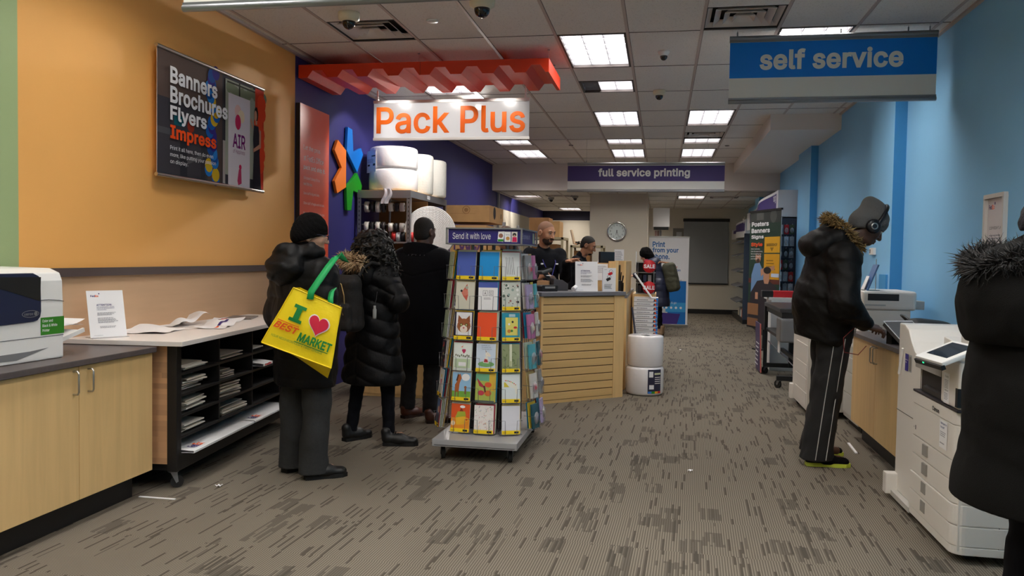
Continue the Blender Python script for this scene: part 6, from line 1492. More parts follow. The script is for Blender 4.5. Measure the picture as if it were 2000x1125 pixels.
def add_hand(V, w, d, n, s=1., curl=35, thumb=1, spread=.1, point=False):
    """palm and five bent fingers; d = pointing direction, n = out of the back of the hand, thumb = side (+1/-1 along d x n)"""
    d = nrm(d); n = nrm(np.array(n) - d * (np.array(n) @ d)); x = np.cross(d, n); R = np.stack([x, d, n], 1); w = np.array(w, float)
    V.rbox(w + d * .048 * s, va(.040, .050, .0135) * s, R, .012 * s, .012)
    ln = [.072, .080, .074, .056]
    for i, o in enumerate((.0295, .010, -.010, -.0285)):
        b = w + d * (.090 - .006 * abs(i - 1)) * s + x * o * thumb * s; c = math.radians(curl * (1 + .12 * i)) if not (point and i == 0) else .08
        d1 = nrm(d * math.cos(c * .45) - n * math.sin(c * .45) + x * thumb * (1.2 - i) * spread * .5); d2 = nrm(d * math.cos(c * 1.2) - n * math.sin(c * 1.2)); d3 = nrm(d * math.cos(c * 1.9) - n * math.sin(c * 1.9)); L = ln[i] * s
        p1 = b + d1 * L * .46; p2 = p1 + d2 * L * .32; p3 = p2 + d3 * L * .26
        V.cap(b - d * .012 * s, p1, .0098 * s, .0088 * s, .005).cap(p1, p2, .0088 * s, .008 * s, .003).cap(p2, p3, .008 * s, .0066 * s, .003)
    b = w + d * .022 * s + x * .030 * thumb * s - n * .004; p1 = b + nrm(d * .75 + x * thumb * .75 - n * .25) * .042 * s; p2 = p1 + nrm(d * .95 + x * thumb * .2 - n * .35) * .034 * s
    V.cap(b, p1, .014 * s, .0105 * s, .01).cap(p1, p2, .0105 * s, .0085 * s, .004)

def skeleton(H, **o):
    """joint positions of a standing adult facing +y; any of them can be replaced"""
    J = dict(hipL=va(-.052, 0, .52) * H, hipR=va(.052, 0, .52) * H, kneeL=va(-.058, .012, .285) * H, kneeR=va(.058, .012, .285) * H, ankL=va(-.062, -.01, .05) * H, ankR=va(.062, -.01, .05) * H,
             waist=va(0, 0, .60) * H, chest=va(0, -.005, .73) * H, neck=va(0, -.012, .835) * H, head=va(0, .012, .932) * H,
             shL=va(-.108, -.008, .805) * H, shR=va(.108, -.008, .805) * H, elbL=va(-.135, -.02, .635) * H, elbR=va(.135, -.02, .635) * H, wrL=va(-.14, .03, .485) * H, wrR=va(.14, .03, .485) * H,
             handL=None, handR=None, headR=np.eye(3))
    for k, v in o.items(): J[k] = np.array(v, float) if not (isinstance(v, dict) or v is None) else v
    return J

def body(t, J, H, skin, h=.006, hands=True, head=True, lo=None, hi=None):
    s = H / 1.75; pts = np.array([v for k, v in J.items() if isinstance(v, np.ndarray) and v.shape == (3,)]); m = .26
    V = Vol(pts.min(0) - m, pts.max(0) + m * .8, h); V.lo
    for q in 'LR':
        V.cap(J['hip' + q], J['knee' + q], .078 * s, .052 * s, .03).cap(J['knee' + q], J['ank' + q], .052 * s, .034 * s, .02)
        f = J.get('toe' + q); f = J['ank' + q] + va(0, .15, -.045) * s if f is None else f; V.cap(J['ank' + q] - va(0, 0, .04) * s, f, .034 * s, .028 * s, .02)
        V.cap(J['sh' + q], J['elb' + q], .047 * s, .037 * s, .02).cap(J['elb' + q], J['wr' + q], .038 * s, .026 * s, .015)
        V.cap(J['chest'] + (J['neck'] - J['chest']) * .55, J['sh' + q], .05 * s, .052 * s, .03)
        if hands:
            hd = J['hand' + q] or {}; d = hd.get('d', J['wr' + q] - J['elb' + q]); n = hd.get('n', va(1 if q == 'R' else -1, 0, 0)); th = hd.get('thumb', None)
            if th is None:
                x = np.cross(nrm(d), nrm(n)); th = 1 if x @ va(0, 1, 0) > 0 else -1
            add_hand(V, J['wr' + q], d, n, s, hd.get('curl', 35), th, point=hd.get('point', False))
    V.cap((J['hipL'] + J['hipR']) / 2, J['waist'], .13 * s, .115 * s, .04, ((0, 1, 0), .72)).cap(J['waist'], J['chest'], .115 * s, .135 * s, .05, ((0, 1, 0), .68)).cap(J['chest'], J['neck'], .12 * s, .05 * s, .05, ((0, 1, 0), .75))
    V.cap(J['neck'] - va(0, 0, .03) * s, J['head'] + J['headR'] @ va(0, -.02, -.03) * s, .056 * s, .052 * s, .025)
    add_head(V, J['head'], J['headR'], s)
    return V.mesh('body', skin, t)

def shoe(t, heel, ang, L, mat, sole, high=.10, label=None, lace=None):
    """heel = point under the heel on the floor, ang = heading (0 = +y)"""
    c, s_ = math.cos(ang), math.sin(ang); f = lambda x, y, z: va(heel[0] + x * c - y * s_, heel[1] + x * s_ + y * c, heel[2] + z); up = (0, 0, 1)
    V = Vol(va(*heel) - .3, va(*heel) + .36, .006)
    V.cap(f(0, .035, .05), f(0, L * .5, .05), .040, .044, .02, (up, .95)).cap(f(0, L * .45, .042), f(.004, L * .84, .036), .044, .040, .03, (up, .72)).cap(f(0, .03, .06), f(0, .02, high), .038, .037, .02)
    V.cut((0, 0, -1), -(heel[2] + .016)); o = V.mesh('shoe', mat, t, label)
    pts = [(-.030, 0), (.030, 0), (.038, .04), (.036, L * .45), (.047, L * .66), (.042, L * .88), (.018, L), (-.012, L), (-.034, L * .9), (-.042, L * .7), (-.034, L * .45), (-.037, .04)]
    B().add([f(x, y, z) for z in (0, .026) for x, y in pts], [tuple(range(12))[::-1], tuple(range(12, 24))] + [(i, (i + 1) % 12, 12 + (i + 1) % 12, 12 + i) for i in range(12)]).build('sole', sole, o)
    if lace:
        for k in range(4): B().tube([f(-.024, L * (.36 + .07 * k), .095 - .012 * k), f(0, L * (.36 + .07 * k), .104 - .013 * k), f(.024, L * (.36 + .07 * k), .095 - .012 * k)], .0035, 6).build('lace', lace, o)
    return o

def trousers(t, J, H, mat, rt=.092, rk=.075, ra=.068, hem=.05, seed=1, amp=.004, f=26, name='trousers'):
    s = H / 1.75; pts = np.array([J[k] for k in ('hipL', 'hipR', 'kneeL', 'kneeR', 'ankL', 'ankR', 'waist')]); V = Vol(pts.min(0) - .2, pts.max(0) + .16, .007)
    for q in 'LR': V.cap(J['hip' + q], J['knee' + q], rt * s, rk * s, .03).cap(J['knee' + q], J['ank' + q] + va(0, .0, -.06), rk * s, ra * s, .02)
    V.cap((J['hipL'] + J['hipR']) / 2, J['waist'], .142 * s, .13 * s, .04, ((0, 1, 0), .75)); V.disp(wrinkle(amp, f, seed, (1, 1, 1.4))); V.cut((0, 0, -1), -hem).cut((0, 0, 1), J['waist'][2] + .02)
    return V.mesh(name, mat, t)

def fur(t, pts, r, n, length, mats, name, seed=0, width=.006, droop=.3, outward=None):
    """tufts of fur set along a path"""
    rr = np.random.RandomState(seed); P = [Vector(p) for p in pts]; seg = [(P[i + 1] - P[i]).length for i in range(len(P) - 1)]; tot = sum(seg); b = B()
    for k in range(n):
        u = rr.rand() * tot; i = 0
        while i < len(seg) - 1 and u > seg[i]: u -= seg[i]; i += 1
        d = (P[i + 1] - P[i]).normalized(); c = P[i].lerp(P[i + 1], u / max(seg[i], 1e-6)); a = rr.rand() * 2 * PI; e = d.orthogonal().normalized(); o = (e * math.cos(a) + d.cross(e) * math.sin(a))
        if outward is not None: o = (o + Vector(outward) * .7).normalized()
        st = c + o * r * (.2 + .8 * rr.rand()); g = (o + d * rr.uniform(-.7, .7) + Vector((0, 0, -droop * rr.rand()))).normalized(); L = length * rr.uniform(.5, 1.15); w = g.orthogonal().normalized() * width * rr.uniform(.6, 1.3); w2 = g.cross(w)
        mid = st + g * L * .55 + Vector((rr.normal() * .006, rr.normal() * .006, -.004)); tip = st + g * L + Vector((rr.normal() * .012, rr.normal() * .012, -droop * L * .4))
        b.add([st + w, st - w * .5 + w2 * .8, st - w * .5 - w2 * .8, mid + w * .6, mid - w * .3 + w2 * .5, mid - w * .3 - w2 * .5, tip], [(0, 1, 4, 3), (1, 2, 5, 4), (2, 0, 3, 5), (3, 4, 6), (4, 5, 6), (5, 3, 6)], k % len(mats), True)
    return b.build(name, mats, t)

SK_LIGHT = M('skin_light', (206, 160, 134), .5); SK_BROWN = M('skin_brown', (150, 104, 78), .48, vary=(14, .06)); SK_DARK = M('skin_dark', (84, 56, 42), .48); SK_TAN = M('skin_tan', (186, 136, 106), .48, vary=(14, .05))
PUFF = M('black_puffer_nylon', (12, 12, 14), .55, bump=(60, .15), spec=.18); WOOL = M('navy_wool', (10, 11, 17), .9, bump=(400, .3), spec=.2); FLEECE = M('black_softshell', (12, 11, 10), .9, bump=(350, .25), spec=.2); HAIRB = M('black_hair', (16, 12, 11), .5)
KNIT = M('black_knit', (15, 14, 15), .95, bump=(130, .6), spec=.1); LEG = M('black_leggings', (13, 14, 21), .85, spec=.2); SHOEB = M('black_shoe_leather', (17, 17, 18), .5); SOLEB = M('black_sole', (15, 14, 14), .7)

def person(label, loc, rz): return thing('person', label, 'person', loc, rz)

# ------------------------------------------------------------------ 1: person with the yellow tote
def shopper_tote():
    H = 1.66; t = person('person in black puffer, knit hat and grey trousers with the yellow tote', (-2.24, 4.87, 0), math.radians(-30))
    J = skeleton(H, shL=va(-.19, -.01, 1.30), shR=va(.19, -.01, 1.30), elbL=va(-.27, -.04, 1.03), elbR=va(.265, -.05, 1.05), wrL=va(-.27, .02, .83), wrR=va(.17, .04, .90), kneeL=va(-.11, .0, .46), kneeR=va(.10, .02, .46), ankL=va(-.115, -.02, .08), ankR=va(.115, -.02, .08),
                 head=va(.01, .03, 1.545), headR=rot(-8, 0, -38), handL=dict(d=(0, .05, -1), n=(-1, 0, 0), curl=40), handR=dict(d=(-.3, .1, -.9), n=(1, .3, 0), curl=60))
    body(t, J, H, SK_LIGHT)
    face_parts(t, J['head'], J['headR'], H / 1.75, HAIRB)
    c, R = J['head'], J['headR']; g = lambda x, y, z: c + R @ va(x, y, z)
    V = Vol(c - .22, c + .22, .005); V.ell(g(0, -.012, .028), (.094, .112, .118), R, 0).ell(g(0, -.03, -.015), (.092, .098, .075), R, .03); nn = R @ va(0, .42, -1); nn = nrm(nn); V.cut(nn, float(nn @ g(0, 0, -.022)))
    V.disp(lambda X, Y, Z: .0022 * np.sin((X * 190 + Z * 60)) * np.sin(Z * 120 + Y * 60)); V.mesh('knit_hat', KNIT, t)
    b = B()
    for x in (-.034, .034): b.tube([g(x + .024 * math.cos(a), .108, .004 + .019 * math.sin(a)) for a in [i * PI / 8 for i in range(16)]], .0025, 6, closed=True)
    b.tube([g(-.01, .108, .008), g(.01, .108, .008)], .0025, 6)
    for x in (-1, 1): b.tube([g(x * .058, .108, .01), g(x * .082, .05, .01), g(x * .083, -.01, .004)], .0025, 6)
    b.build('eyeglasses', M('glasses_navy', (24, 30, 60), .3), t)
    V = Vol((-.48, -.42, .5), (.48, .42, 1.62), .0075); q = ((0, 1, 0), .72)
    V.cap((0, 0, .66), (0, 0, .98), .235, .235, .05, q).cap((0, 0, .98), (0, -.01, 1.24), .235, .215, .06, q).cap((-.13, -.01, 1.28), (.13, -.01, 1.28), .115, .115, .08).cap((0, -.01, 1.3), (0, .0, 1.42), .12, .085, .05)
    for q_ in 'LR': V.cap(J['sh' + q_], J['elb' + q_], .098, .088, .05, band=(.010, .10)).cap(J['elb' + q_], J['wr' + q_] + (J['elb' + q_] - J['wr' + q_]) * .12, .088, .064, .03, band=(.009, .09))
    V.disp(lambda X, Y, Z: -.007 * np.abs(np.sin(PI * (Z - .52) / .125)) ** .5 * (np.abs(X) < .26)); V.disp(wrinkle(.0045, 22, 3)); V.cut((0, 0, -1), -.585); V.mesh('puffer_coat', PUFF, t)
    V = Vol((-.25, -.36, 1.15), (.25, .2, 1.55), .007); V.ell((0, -.15, 1.34), (.165, .105, .12), rot(-18), .0).cap((-.12, -.02, 1.42), (.12, -.02, 1.42), .06, .06, .06).cap((-.12, -.05, 1.44), (0, -.14, 1.44), .05, .05, .05).cap((.12, -.05, 1.44), (0, -.14, 1.44), .05, .05, .05)
    V.ell((0, -.04, 1.52), (.10, .10, .09), None, 0, True); V.disp(wrinkle(.007, 30, 5)); V.mesh('hood', PUFF, t)
    trousers(t, J, H, M('grey_wool_trousers', (40, 41, 42), .9, bump=(220, .3), vary=(50, .15)), .105, .096, .095, .035, 4, .006, 20)
    for x, a in ((-.12, .1), (.105, -.42)): shoe(t, (x, -.075, 0), a, .27, SHOEB, SOLEB, .09)
shopper_tote()

class Quad(Flat):
    def __init__(s, bl, br, tr, tl, **k): super().__init__(bl, Vector(br) - Vector(bl), Vector(tl) - Vector(bl), **k); s.q = [Vector(v) for v in (bl, br, tr, tl)]
    def P(s, x, y, d): q = s.q; return (q[0] * (1 - x) + q[1] * x) * (1 - y) + (q[3] * (1 - x) + q[2] * x) * y + s.n * d + s.off(x, y)
    def off(s, x, y): return s.n * (.012 * math.sin(PI * x) * math.sin(PI * y) + .003 * math.sin(9 * x + 4 * y) * math.sin(7 * y))
def tote():
    o = Vector((-2.16, 4.50, .68)); t = thing('tote_bag', 'bright yellow I heart Best Market tote with green handles', 'bag', o)
    P = lambda x, y, z: Vector((x, y, z)) - o
    bl, br, tr, tl = P(-2.352, 4.50, .890), P(-1.908, 4.50, .752), P(-1.868, 4.54, 1.108), P(-2.168, 4.54, 1.222)
    dn = Vector((-.085, .15, -.085)); bl2, br2 = bl + Vector((.05, .13, -.03)), br + dn; tl2, tr2 = tl + Vector((.02, .05, 0)), tr + Vector((-.01, .05, .0))
    Yl = M('tote_yellow', (250, 222, 24), .42, bump=(14, .35)); f = Quad(bl, br, tr, tl, start=.010)
    b = B(); b.grid(lambda u, v: f.P(u, v, 0), 14, 14); L = lambda a, c, k: a + (c - a) * k
    b.grid(lambda u, v: L(L(br, tr, v), L(br2, tr2, v), u), 4, 10); b.grid(lambda u, v: L(L(bl2, tl2, v), L(bl, tl, v), u), 4, 10); b.grid(lambda u, v: L(L(bl2, br2, u), L(bl, br, u), v), 10, 4); b.grid(lambda u, v: L(L(br2, bl2, u), L(tr2, tl2, u), v), 6, 6)
    b.build('bag_body', Yl, t)
    s = B()
    for a, c in ((bl, br), (br, tr), (tl, tr), (bl, tl)): s.tube([f.P(*p, .001) for p in ([(k / 10, 0) for k in range(11)] if (a, c) == (bl, br) else [(1, k / 10) for k in range(11)] if (a, c) == (br, tr) else [(k / 10, 1) for k in range(11)] if (a, c) == (tl, tr) else [(0, k / 10) for k in range(11)])], .004, 6)
    s.build('piping', Yl, t)
    G = M('tote_green', (0, 128, 58), .5); RD = M('tote_red', (214, 30, 66), .5); OR = M('tote_orange_red', (226, 84, 24), .5)
    I = [(.20, .50), (.42, .50), (.42, .555), (.36, .555), (.36, .73), (.42, .73), (.42, .785), (.20, .785), (.20, .73), (.26, .73), (.26, .555), (.20, .555)]
    f.poly(I, G)
    def heart(k, m, cx=.70, cy=.60):
        pts = []
        for i in range(30):
            a = 2 * PI * i / 30; x = 16 * math.sin(a) ** 3; y = 13 * math.cos(a) - 5 * math.cos(2 * a) - 2 * math.cos(3 * a) - math.cos(4 * a); pts.append((cx + x * .0105 * k, cy + y * .0105 * k * 1.05))
        f.poly(pts, m)
    f.d += .001; heart(1.12, PAPER); f.d += .004; heart(1.0, RD)
    f.rect(.05, .445, .42, .458, OR); f.text('BEST', .04, .315, .44, .43, OR, .03, shear=.25); f.text('MARKET', .45, .235, .98, .385, G, .03, shear=.2); f.rect(.42, .205, .93, .217, G); f.text("YOUR NEIGHBORHOOD'S FIRST CHOICE", .08, .165, .86, .205, G, 0, shear=.15)
    f.build('printed_front', t)
    g = Flat(L(bl2, bl, .9) + Vector((.12, -.004, -.024)), (br - bl) * .3, (bl2 - bl) * .28); g.n = Vector((0, -.6, -.8)); g.d = .004; g.lines(0, 0, 1, 1, 2, INK, .6, seed=1); g.build('bottom_print', t)
    HG = M('handle_green', (0, 160, 84), .6)
    def strap(nm, pts, w, m=HG):
        pts = [Vector(p) for p in pts]; b = B(); k = len(pts); vs = []
        for i, p in enumerate(pts):
            d = (pts[min(i + 1, k - 1)] - pts[max(i - 1, 0)]).normalized(); x = d.cross(Vector((0, -1, .15))).normalized() * w; n = x.cross(d).normalized() * .0025; vs += [p - x - n, p + x - n, p + x + n, p - x + n]
        fs = []
        for i in range(k - 1): fs += [(i * 4 + j, i * 4 + (j + 1) % 4, i * 4 + 4 + (j + 1) % 4, i * 4 + 4 + j) for j in range(4)]
        b.add(vs, fs + [(0, 3, 2, 1), (4 * k - 4, 4 * k - 3, 4 * k - 2, 4 * k - 1)], 0, True).build(nm, m, t)
    strap('handle', [P(-2.055, 4.525, 1.155), P(-2.052, 4.535, 1.20), P(-2.01, 4.57, 1.28), P(-1.985, 4.63, 1.35), P(-1.975, 4.71, 1.405), P(-1.98, 4.80, 1.42), P(-1.985, 4.90, 1.38)], .021)
    strap('handle', [P(-1.935, 4.55, 1.12), P(-1.945, 4.57, 1.165), P(-1.955, 4.61, 1.20), P(-1.965, 4.67, 1.215)], .017)
tote()

# ------------------------------------------------------------------ 2: person with curly hair
def shopper_curly():
    H = 1.60; t = person('person with long curly black hair, fur trimmed long black puffer and black sneakers', (-2.16, 5.86, 0), math.radians(-22))
    J = skeleton(H, ankL=va(-.145, -.07, .08), ankR=va(.17, .02, .08), kneeL=va(-.12, -.01, .46), kneeR=va(.13, .04, .46), shL=va(-.165, -.01, 1.26), shR=va(.165, -.01, 1.26), elbL=va(-.22, .05, 1.03), elbR=va(.275, -.02, 1.08), wrL=va(-.06, .24, 1.06), wrR=va(.08, .24, 1.08), head=va(-.02, .06, 1.475), headR=rot(-20, 0, 12),
                 handL=dict(d=(.8, .5, .2), n=(0, 1, .4), curl=45), handR=dict(d=(-.8, .5, .2), n=(0, 1, .4), curl=45))
    body(t, J, H, SK_TAN); face_parts(t, J['head'], J['headR'], H / 1.75, HAIRB)
    V = Vol((-.42, -.4, .38), (.42, .42, 1.5), .0075); q = ((0, 1, 0), .74)
    V.cap((.02, 0, .50), (.01, 0, .85), .27, .215, .05, q).cap((.01, 0, .85), (0, -.01, 1.2), .215, .195, .06, q).cap((-.11, -.01, 1.25), (.11, -.01, 1.25), .1, .1, .08).cap((0, -.01, 1.26), (0, .0, 1.36), .11, .08, .05)
    for q_ in 'LR': V.cap(J['sh' + q_], J['elb' + q_], .09, .085, .05, band=(.011, .095)).cap(J['elb' + q_], J['wr' + q_] + (J['elb' + q_] - J['wr' + q_]) * .15, .085, .058, .03, band=(.009, .08))
    V.disp(lambda X, Y, Z: -.017 * (1 - np.abs(np.sin(PI * (Z + .42 * np.abs(X - .01) - .42) / .118)) ** .45) * -1.0 * (np.abs(X) < .30) + .006 * np.exp(-((X - .01) / .008) ** 2) * (Y < 0)); V.disp(wrinkle(.0035, 26, 8)); V.cut((0, 0, -1), -.455); V.mesh('puffer_coat', PUFF, t)
    V = Vol((-.25, -.3, 1.1), (.25, .2, 1.5), .007); V.ell((-.02, -.12, 1.28), (.15, .08, .11), rot(-15), 0).cap((-.12, -.03, 1.37), (.12, -.03, 1.37), .045, .045, .05); V.ell((0, .0, 1.45), (.09, .1, .08), None, 0, True); V.disp(wrinkle(.005, 30, 15)); V.mesh('hood', PUFF, t)
    FR = [M('fur_tan', (176, 142, 104), .7), M('fur_brown', (112, 84, 58), .7), M('fur_pale', (210, 184, 148), .7)]
    fur(t, [(-.19, -.0, 1.40), (-.17, -.12, 1.385), (-.08, -.19, 1.385), (.02, -.21, 1.375), (.10, -.19, 1.36)], .035, 900, .075, FR, 'fur_trim', 2, .0045, .5)
    # hair: a soft core and hundreds of springy locks
    c = J['head']; core = Vol(c - .34, c + .3, .008); core.ell(c + va(0, -.02, .035), (.125, .135, .115), None, 0).ell(c + va(.03, -.06, -.03), (.16, .115, .13), None, .05).ell(c + va(.13, -.05, -.13), (.085, .09, .13), None, .05).ell(c + va(-.10, -.04, -.04), (.08, .09, .09), None, .04)
    core.ell(c + J['headR'] @ va(0, .125, -.03), (.07, .06, .10), None, 0, True); core.disp(wrinkle(.013, 70, 21)); core.disp(wrinkle(.006, 150, 22)); core.mesh('hair', HAIRB, t)
    rr = np.random.RandomState(6); b = B()
    for k in range(420):
        u = rr.rand() * 2 * PI; zz = rr.uniform(-.9, 1); r_ = math.sqrt(max(0, 1 - zz * zz)); e = va(r_ * math.cos(u), r_ * math.sin(u), zz)
        if rr.rand() < .45: p = c + va(.03, -.06, -.03) + e * va(.16, .115, .13)
        elif rr.rand() < .5: p = c + va(0, -.02, .035) + e * va(.125, .135, .115)
        else: p = c + va(.14, -.06, -.14) + e * va(.085, .085, .14)
        f = J['headR'].T @ (p - c)
        if f[1] > .07 and f[2] < .06 and abs(f[0]) < .08: continue
        g = nrm(e + va(0, 0, -1.2)); L_ = rr.uniform(.05, .10); x = np.cross(g, va(.3, .5, .2)); x = nrm(x); y = np.cross(g, x); ph = rr.uniform(0, 6)
        b.tube([p - e * .01 + g * L_ * i / 9 + (x * math.cos(ph + i * 1.3) + y * math.sin(ph + i * 1.3)) * .009 for i in range(10)], [.0042] * 9 + [.0015], 5)
    b.build('curls', HAIRB, t)
    trousers(t, J, H, LEG, .08, .06, .046, .075, 5, .002, 30, 'leggings')
    shoe(t, (-.15, -.13, 0), -.15, .26, SHOEB, SOLEB, .10, lace=KNIT); shoe(t, (.165, -.045, 0), -.95, .265, SHOEB, SOLEB, .10, lace=KNIT)
    return t
shopper_curly()
def small_backpack():
    t = thing('backpack', 'small black backpack with gold zips worn by the curly haired person', 'backpack', (-2.25, 5.60, .87), math.radians(-22)); m = M('backpack_black', (30, 27, 27), .8, bump=(160, .3))
    V = Vol((-.2, -.2, -.06), (.2, .2, .5), .006); V.rbox((0, 0, .2), (.115, .075, .21), rot(6), .06, 0).rbox((.0, -.075, .10), (.10, .035, .1), rot(4), .03, .01); V.disp(wrinkle(.004, 30, 2)); V.mesh('bag_body', m, t)
    Z = M('zip_gold', (190, 160, 104), .3, .8); B().tube([(-.06, -.085, .36), (-.02, -.098, .37), (.03, -.098, .34), (.055, -.095, .26), (.06, -.095, .2)], .004, 6).build('zip', Z, t); B().tube([(.03, -.108, .19), (.06, -.105, .12)], .004, 6).build('zip', Z, t)
    for x in (-.08, .08): B().tube([(x, .03, .40), (x * 1.1, .07, .46), (x * 1.3, .14, .50), (x * 1.6, .26, .47)], .013, 8).build('strap', m, t)
small_backpack()
t = thing('key_fob', 'pale grey pocket bottle hanging at the side of the long puffer', 'fob', (-2.055, 5.635, .955)); B().lathe([(0, 0), (.013, .002), (.014, .012), (.014, .07), (.009, .08), (.009, .1), (0, .1)], n=14).build('bottle', M('fob_grey', (150, 150, 148), .35), t); B().tube([(0, 0, .1), (.005, .02, .15), (0, .05, .2)], .002, 5).build('cord', INK, t)

# ------------------------------------------------------------------ 3: man in the navy coat
def shopper_navy():
    H = 1.75; t = person('man with cropped hair in a long navy wool coat and brown shoes', (-2.02, 6.72, 0), math.radians(-12))
    J = skeleton(H, ankL=va(-.17, .05, .08), ankR=va(.10, -.03, .08), kneeL=va(-.13, .03, .49), kneeR=va(.10, .0, .49), shL=va(-.2, -.01, 1.38), shR=va(.2, -.01, 1.38), elbL=va(-.27, .04, 1.12), elbR=va(.275, .03, 1.13), wrL=va(-.12, .27, 1.12), wrR=va(.12, .27, 1.12), head=va(0, .03, 1.635), headR=rot(-4, 0, -10),
                 handL=dict(d=(.8, .6, 0), n=(0, 1, .3), curl=50), handR=dict(d=(-.8, .6, 0), n=(0, 1, .3), curl=50))
    body(t, J, H, SK_DARK); face_parts(t, J['head'], J['headR'], 1, HAIRB)
    c, R = J['head'], J['headR']; g = lambda x, y, z: c + R @ va(x, y, z)
    V = Vol(c - .2, c + .2, .005); V.ell(g(0, -.016, .031), (.081, .099, .091), R, 0).ell(g(0, -.045, -.025), (.074, .062, .07), R, .02); n = nrm(R @ va(0, .62, -.75)); V.cut(n, float(n @ g(0, .025, -.045))); n = nrm(R @ va(0, 1, -.3)); V.cut(n, float(n @ g(0, .06, .04))); V.mesh('short_hair', M('cropped_hair', (24, 19, 18), .8, bump=(300, .5)), t)
    V = Vol((-.45, -.36, .45), (.45, .42, 1.6), .0075); q = ((0, 1, 0), .72)
    V.cap((0, 0, .56), (0, 0, .95), .25, .225, .05, q).cap((0, 0, .95), (0, -.01, 1.3), .225, .225, .06, q).cap((-.14, -.01, 1.37), (.14, -.01, 1.37), .105, .105, .08)
    for q_ in 'LR': V.cap(J['sh' + q_], J['elb' + q_], .10, .085, .05).cap(J['elb' + q_], J['wr' + q_] + (J['elb' + q_] - J['wr' + q_]) * .15, .085, .06, .03)
    V.disp(wrinkle(.004, 14, 9, (1, 1, .4))); V.disp(lambda X, Y, Z: .007 * np.exp(-((Z - 1.25 - .25 * np.abs(X)) / .006) ** 2) * (Y < 0)); V.cut((0, 0, -1), -.505); V.mesh('wool_coat', WOOL, t)
    V = Vol((-.25, -.3, 1.3), (.25, .25, 1.65), .006); V.cap((0, -.02, 1.38), (0, -.03, 1.50), .175, .165, 0, ((0, 1, 0), .78)); V.cap((0, .0, 1.38), (0, .0, 1.66), .10, .16, 0, ((0, 1, 0), .8), sub=True); V.cut((0, .35, 1), 1.492); V.disp(wrinkle(.004, 26, 4)); V.mesh('upturned_collar', WOOL, t)
    b = B(); W_ = M('plaid_thread', (96, 90, 96), .8)
    for zz in (1.435, 1.455, 1.475): b.tube([(.17 * math.sin(a) * (1.62 - zz) / .19, -.012 - .145 * math.cos(a) * (1.62 - zz) / .19, zz + .01 * abs(math.sin(a))) for a in [(-1.3 + 2.6 * i / 24) for i in range(25)]], .0022, 5)
    for a in [(-1.2 + 2.4 * i / 11) for i in range(12)]: b.tube([(.17 * math.sin(a) * (1.62 - zz) / .19, -.012 - .147 * math.cos(a) * (1.62 - zz) / .19, zz) for zz in (1.425, 1.45, 1.485)], .0018, 5)
    b.build('plaid_lining', W_, t)
    trousers(t, J, H, M('dark_trousers', (21, 21, 26), .8), .088, .07, .066, .085, 6, .003, 24)
    BR = M('brown_leather', (84, 46, 34), .42); SB = M('brown_sole', (50, 30, 24), .6); shoe(t, (-.175, -.01, 0), -.3, .29, BR, SB, .09, lace=BR); shoe(t, (.10, -.09, 0), -.85, .30, BR, SB, .09, lace=BR)
shopper_navy()

# ------------------------------------------------------------------ 4: bearded cashier, 5: second employee, 9: person behind the rack
BLK = M('black_shirt_cloth', (12, 13, 19), .88, bump=(200, .15), spec=.2)
def shirt(t, J, H, mat, hem, sleeve=.08, seed=1, name='shirt'):
    s = H / 1.75; pts = np.array([J[k] for k in ('shL', 'shR', 'elbL', 'elbR', 'wrL', 'wrR', 'waist', 'neck')]); V = Vol(pts.min(0) - .24, pts.max(0) + .24, .007); q = ((0, 1, 0), .72)
    w, c = J['waist'], J['chest']; V.cap(w - va(0, 0, .22), w, .165 * s, .16 * s, .05, q).cap(w, c, .16 * s, .17 * s, .05, q).cap(c, J['neck'] - va(0, 0, .04), .155 * s, .075 * s, .06, q)
    for q_ in 'LR': V.cap(c + (J['neck'] - c) * .5, J['sh' + q_], .075 * s, .07 * s, .05).cap(J['sh' + q_], J['elb' + q_], .07 * s, .058 * s, .03).cap(J['elb' + q_], J['wr' + q_] + (J['elb' + q_] - J['wr' + q_]) * sleeve, .058 * s, .044 * s, .02)
    V.cap(J['neck'] - va(0, 0, .05), J['neck'] + va(0, .0, .015), .075 * s, .066 * s, .02); V.disp(wrinkle(.005, 24, seed)); V.cut((0, 0, -1), -hem); return V.mesh(name, mat, t)
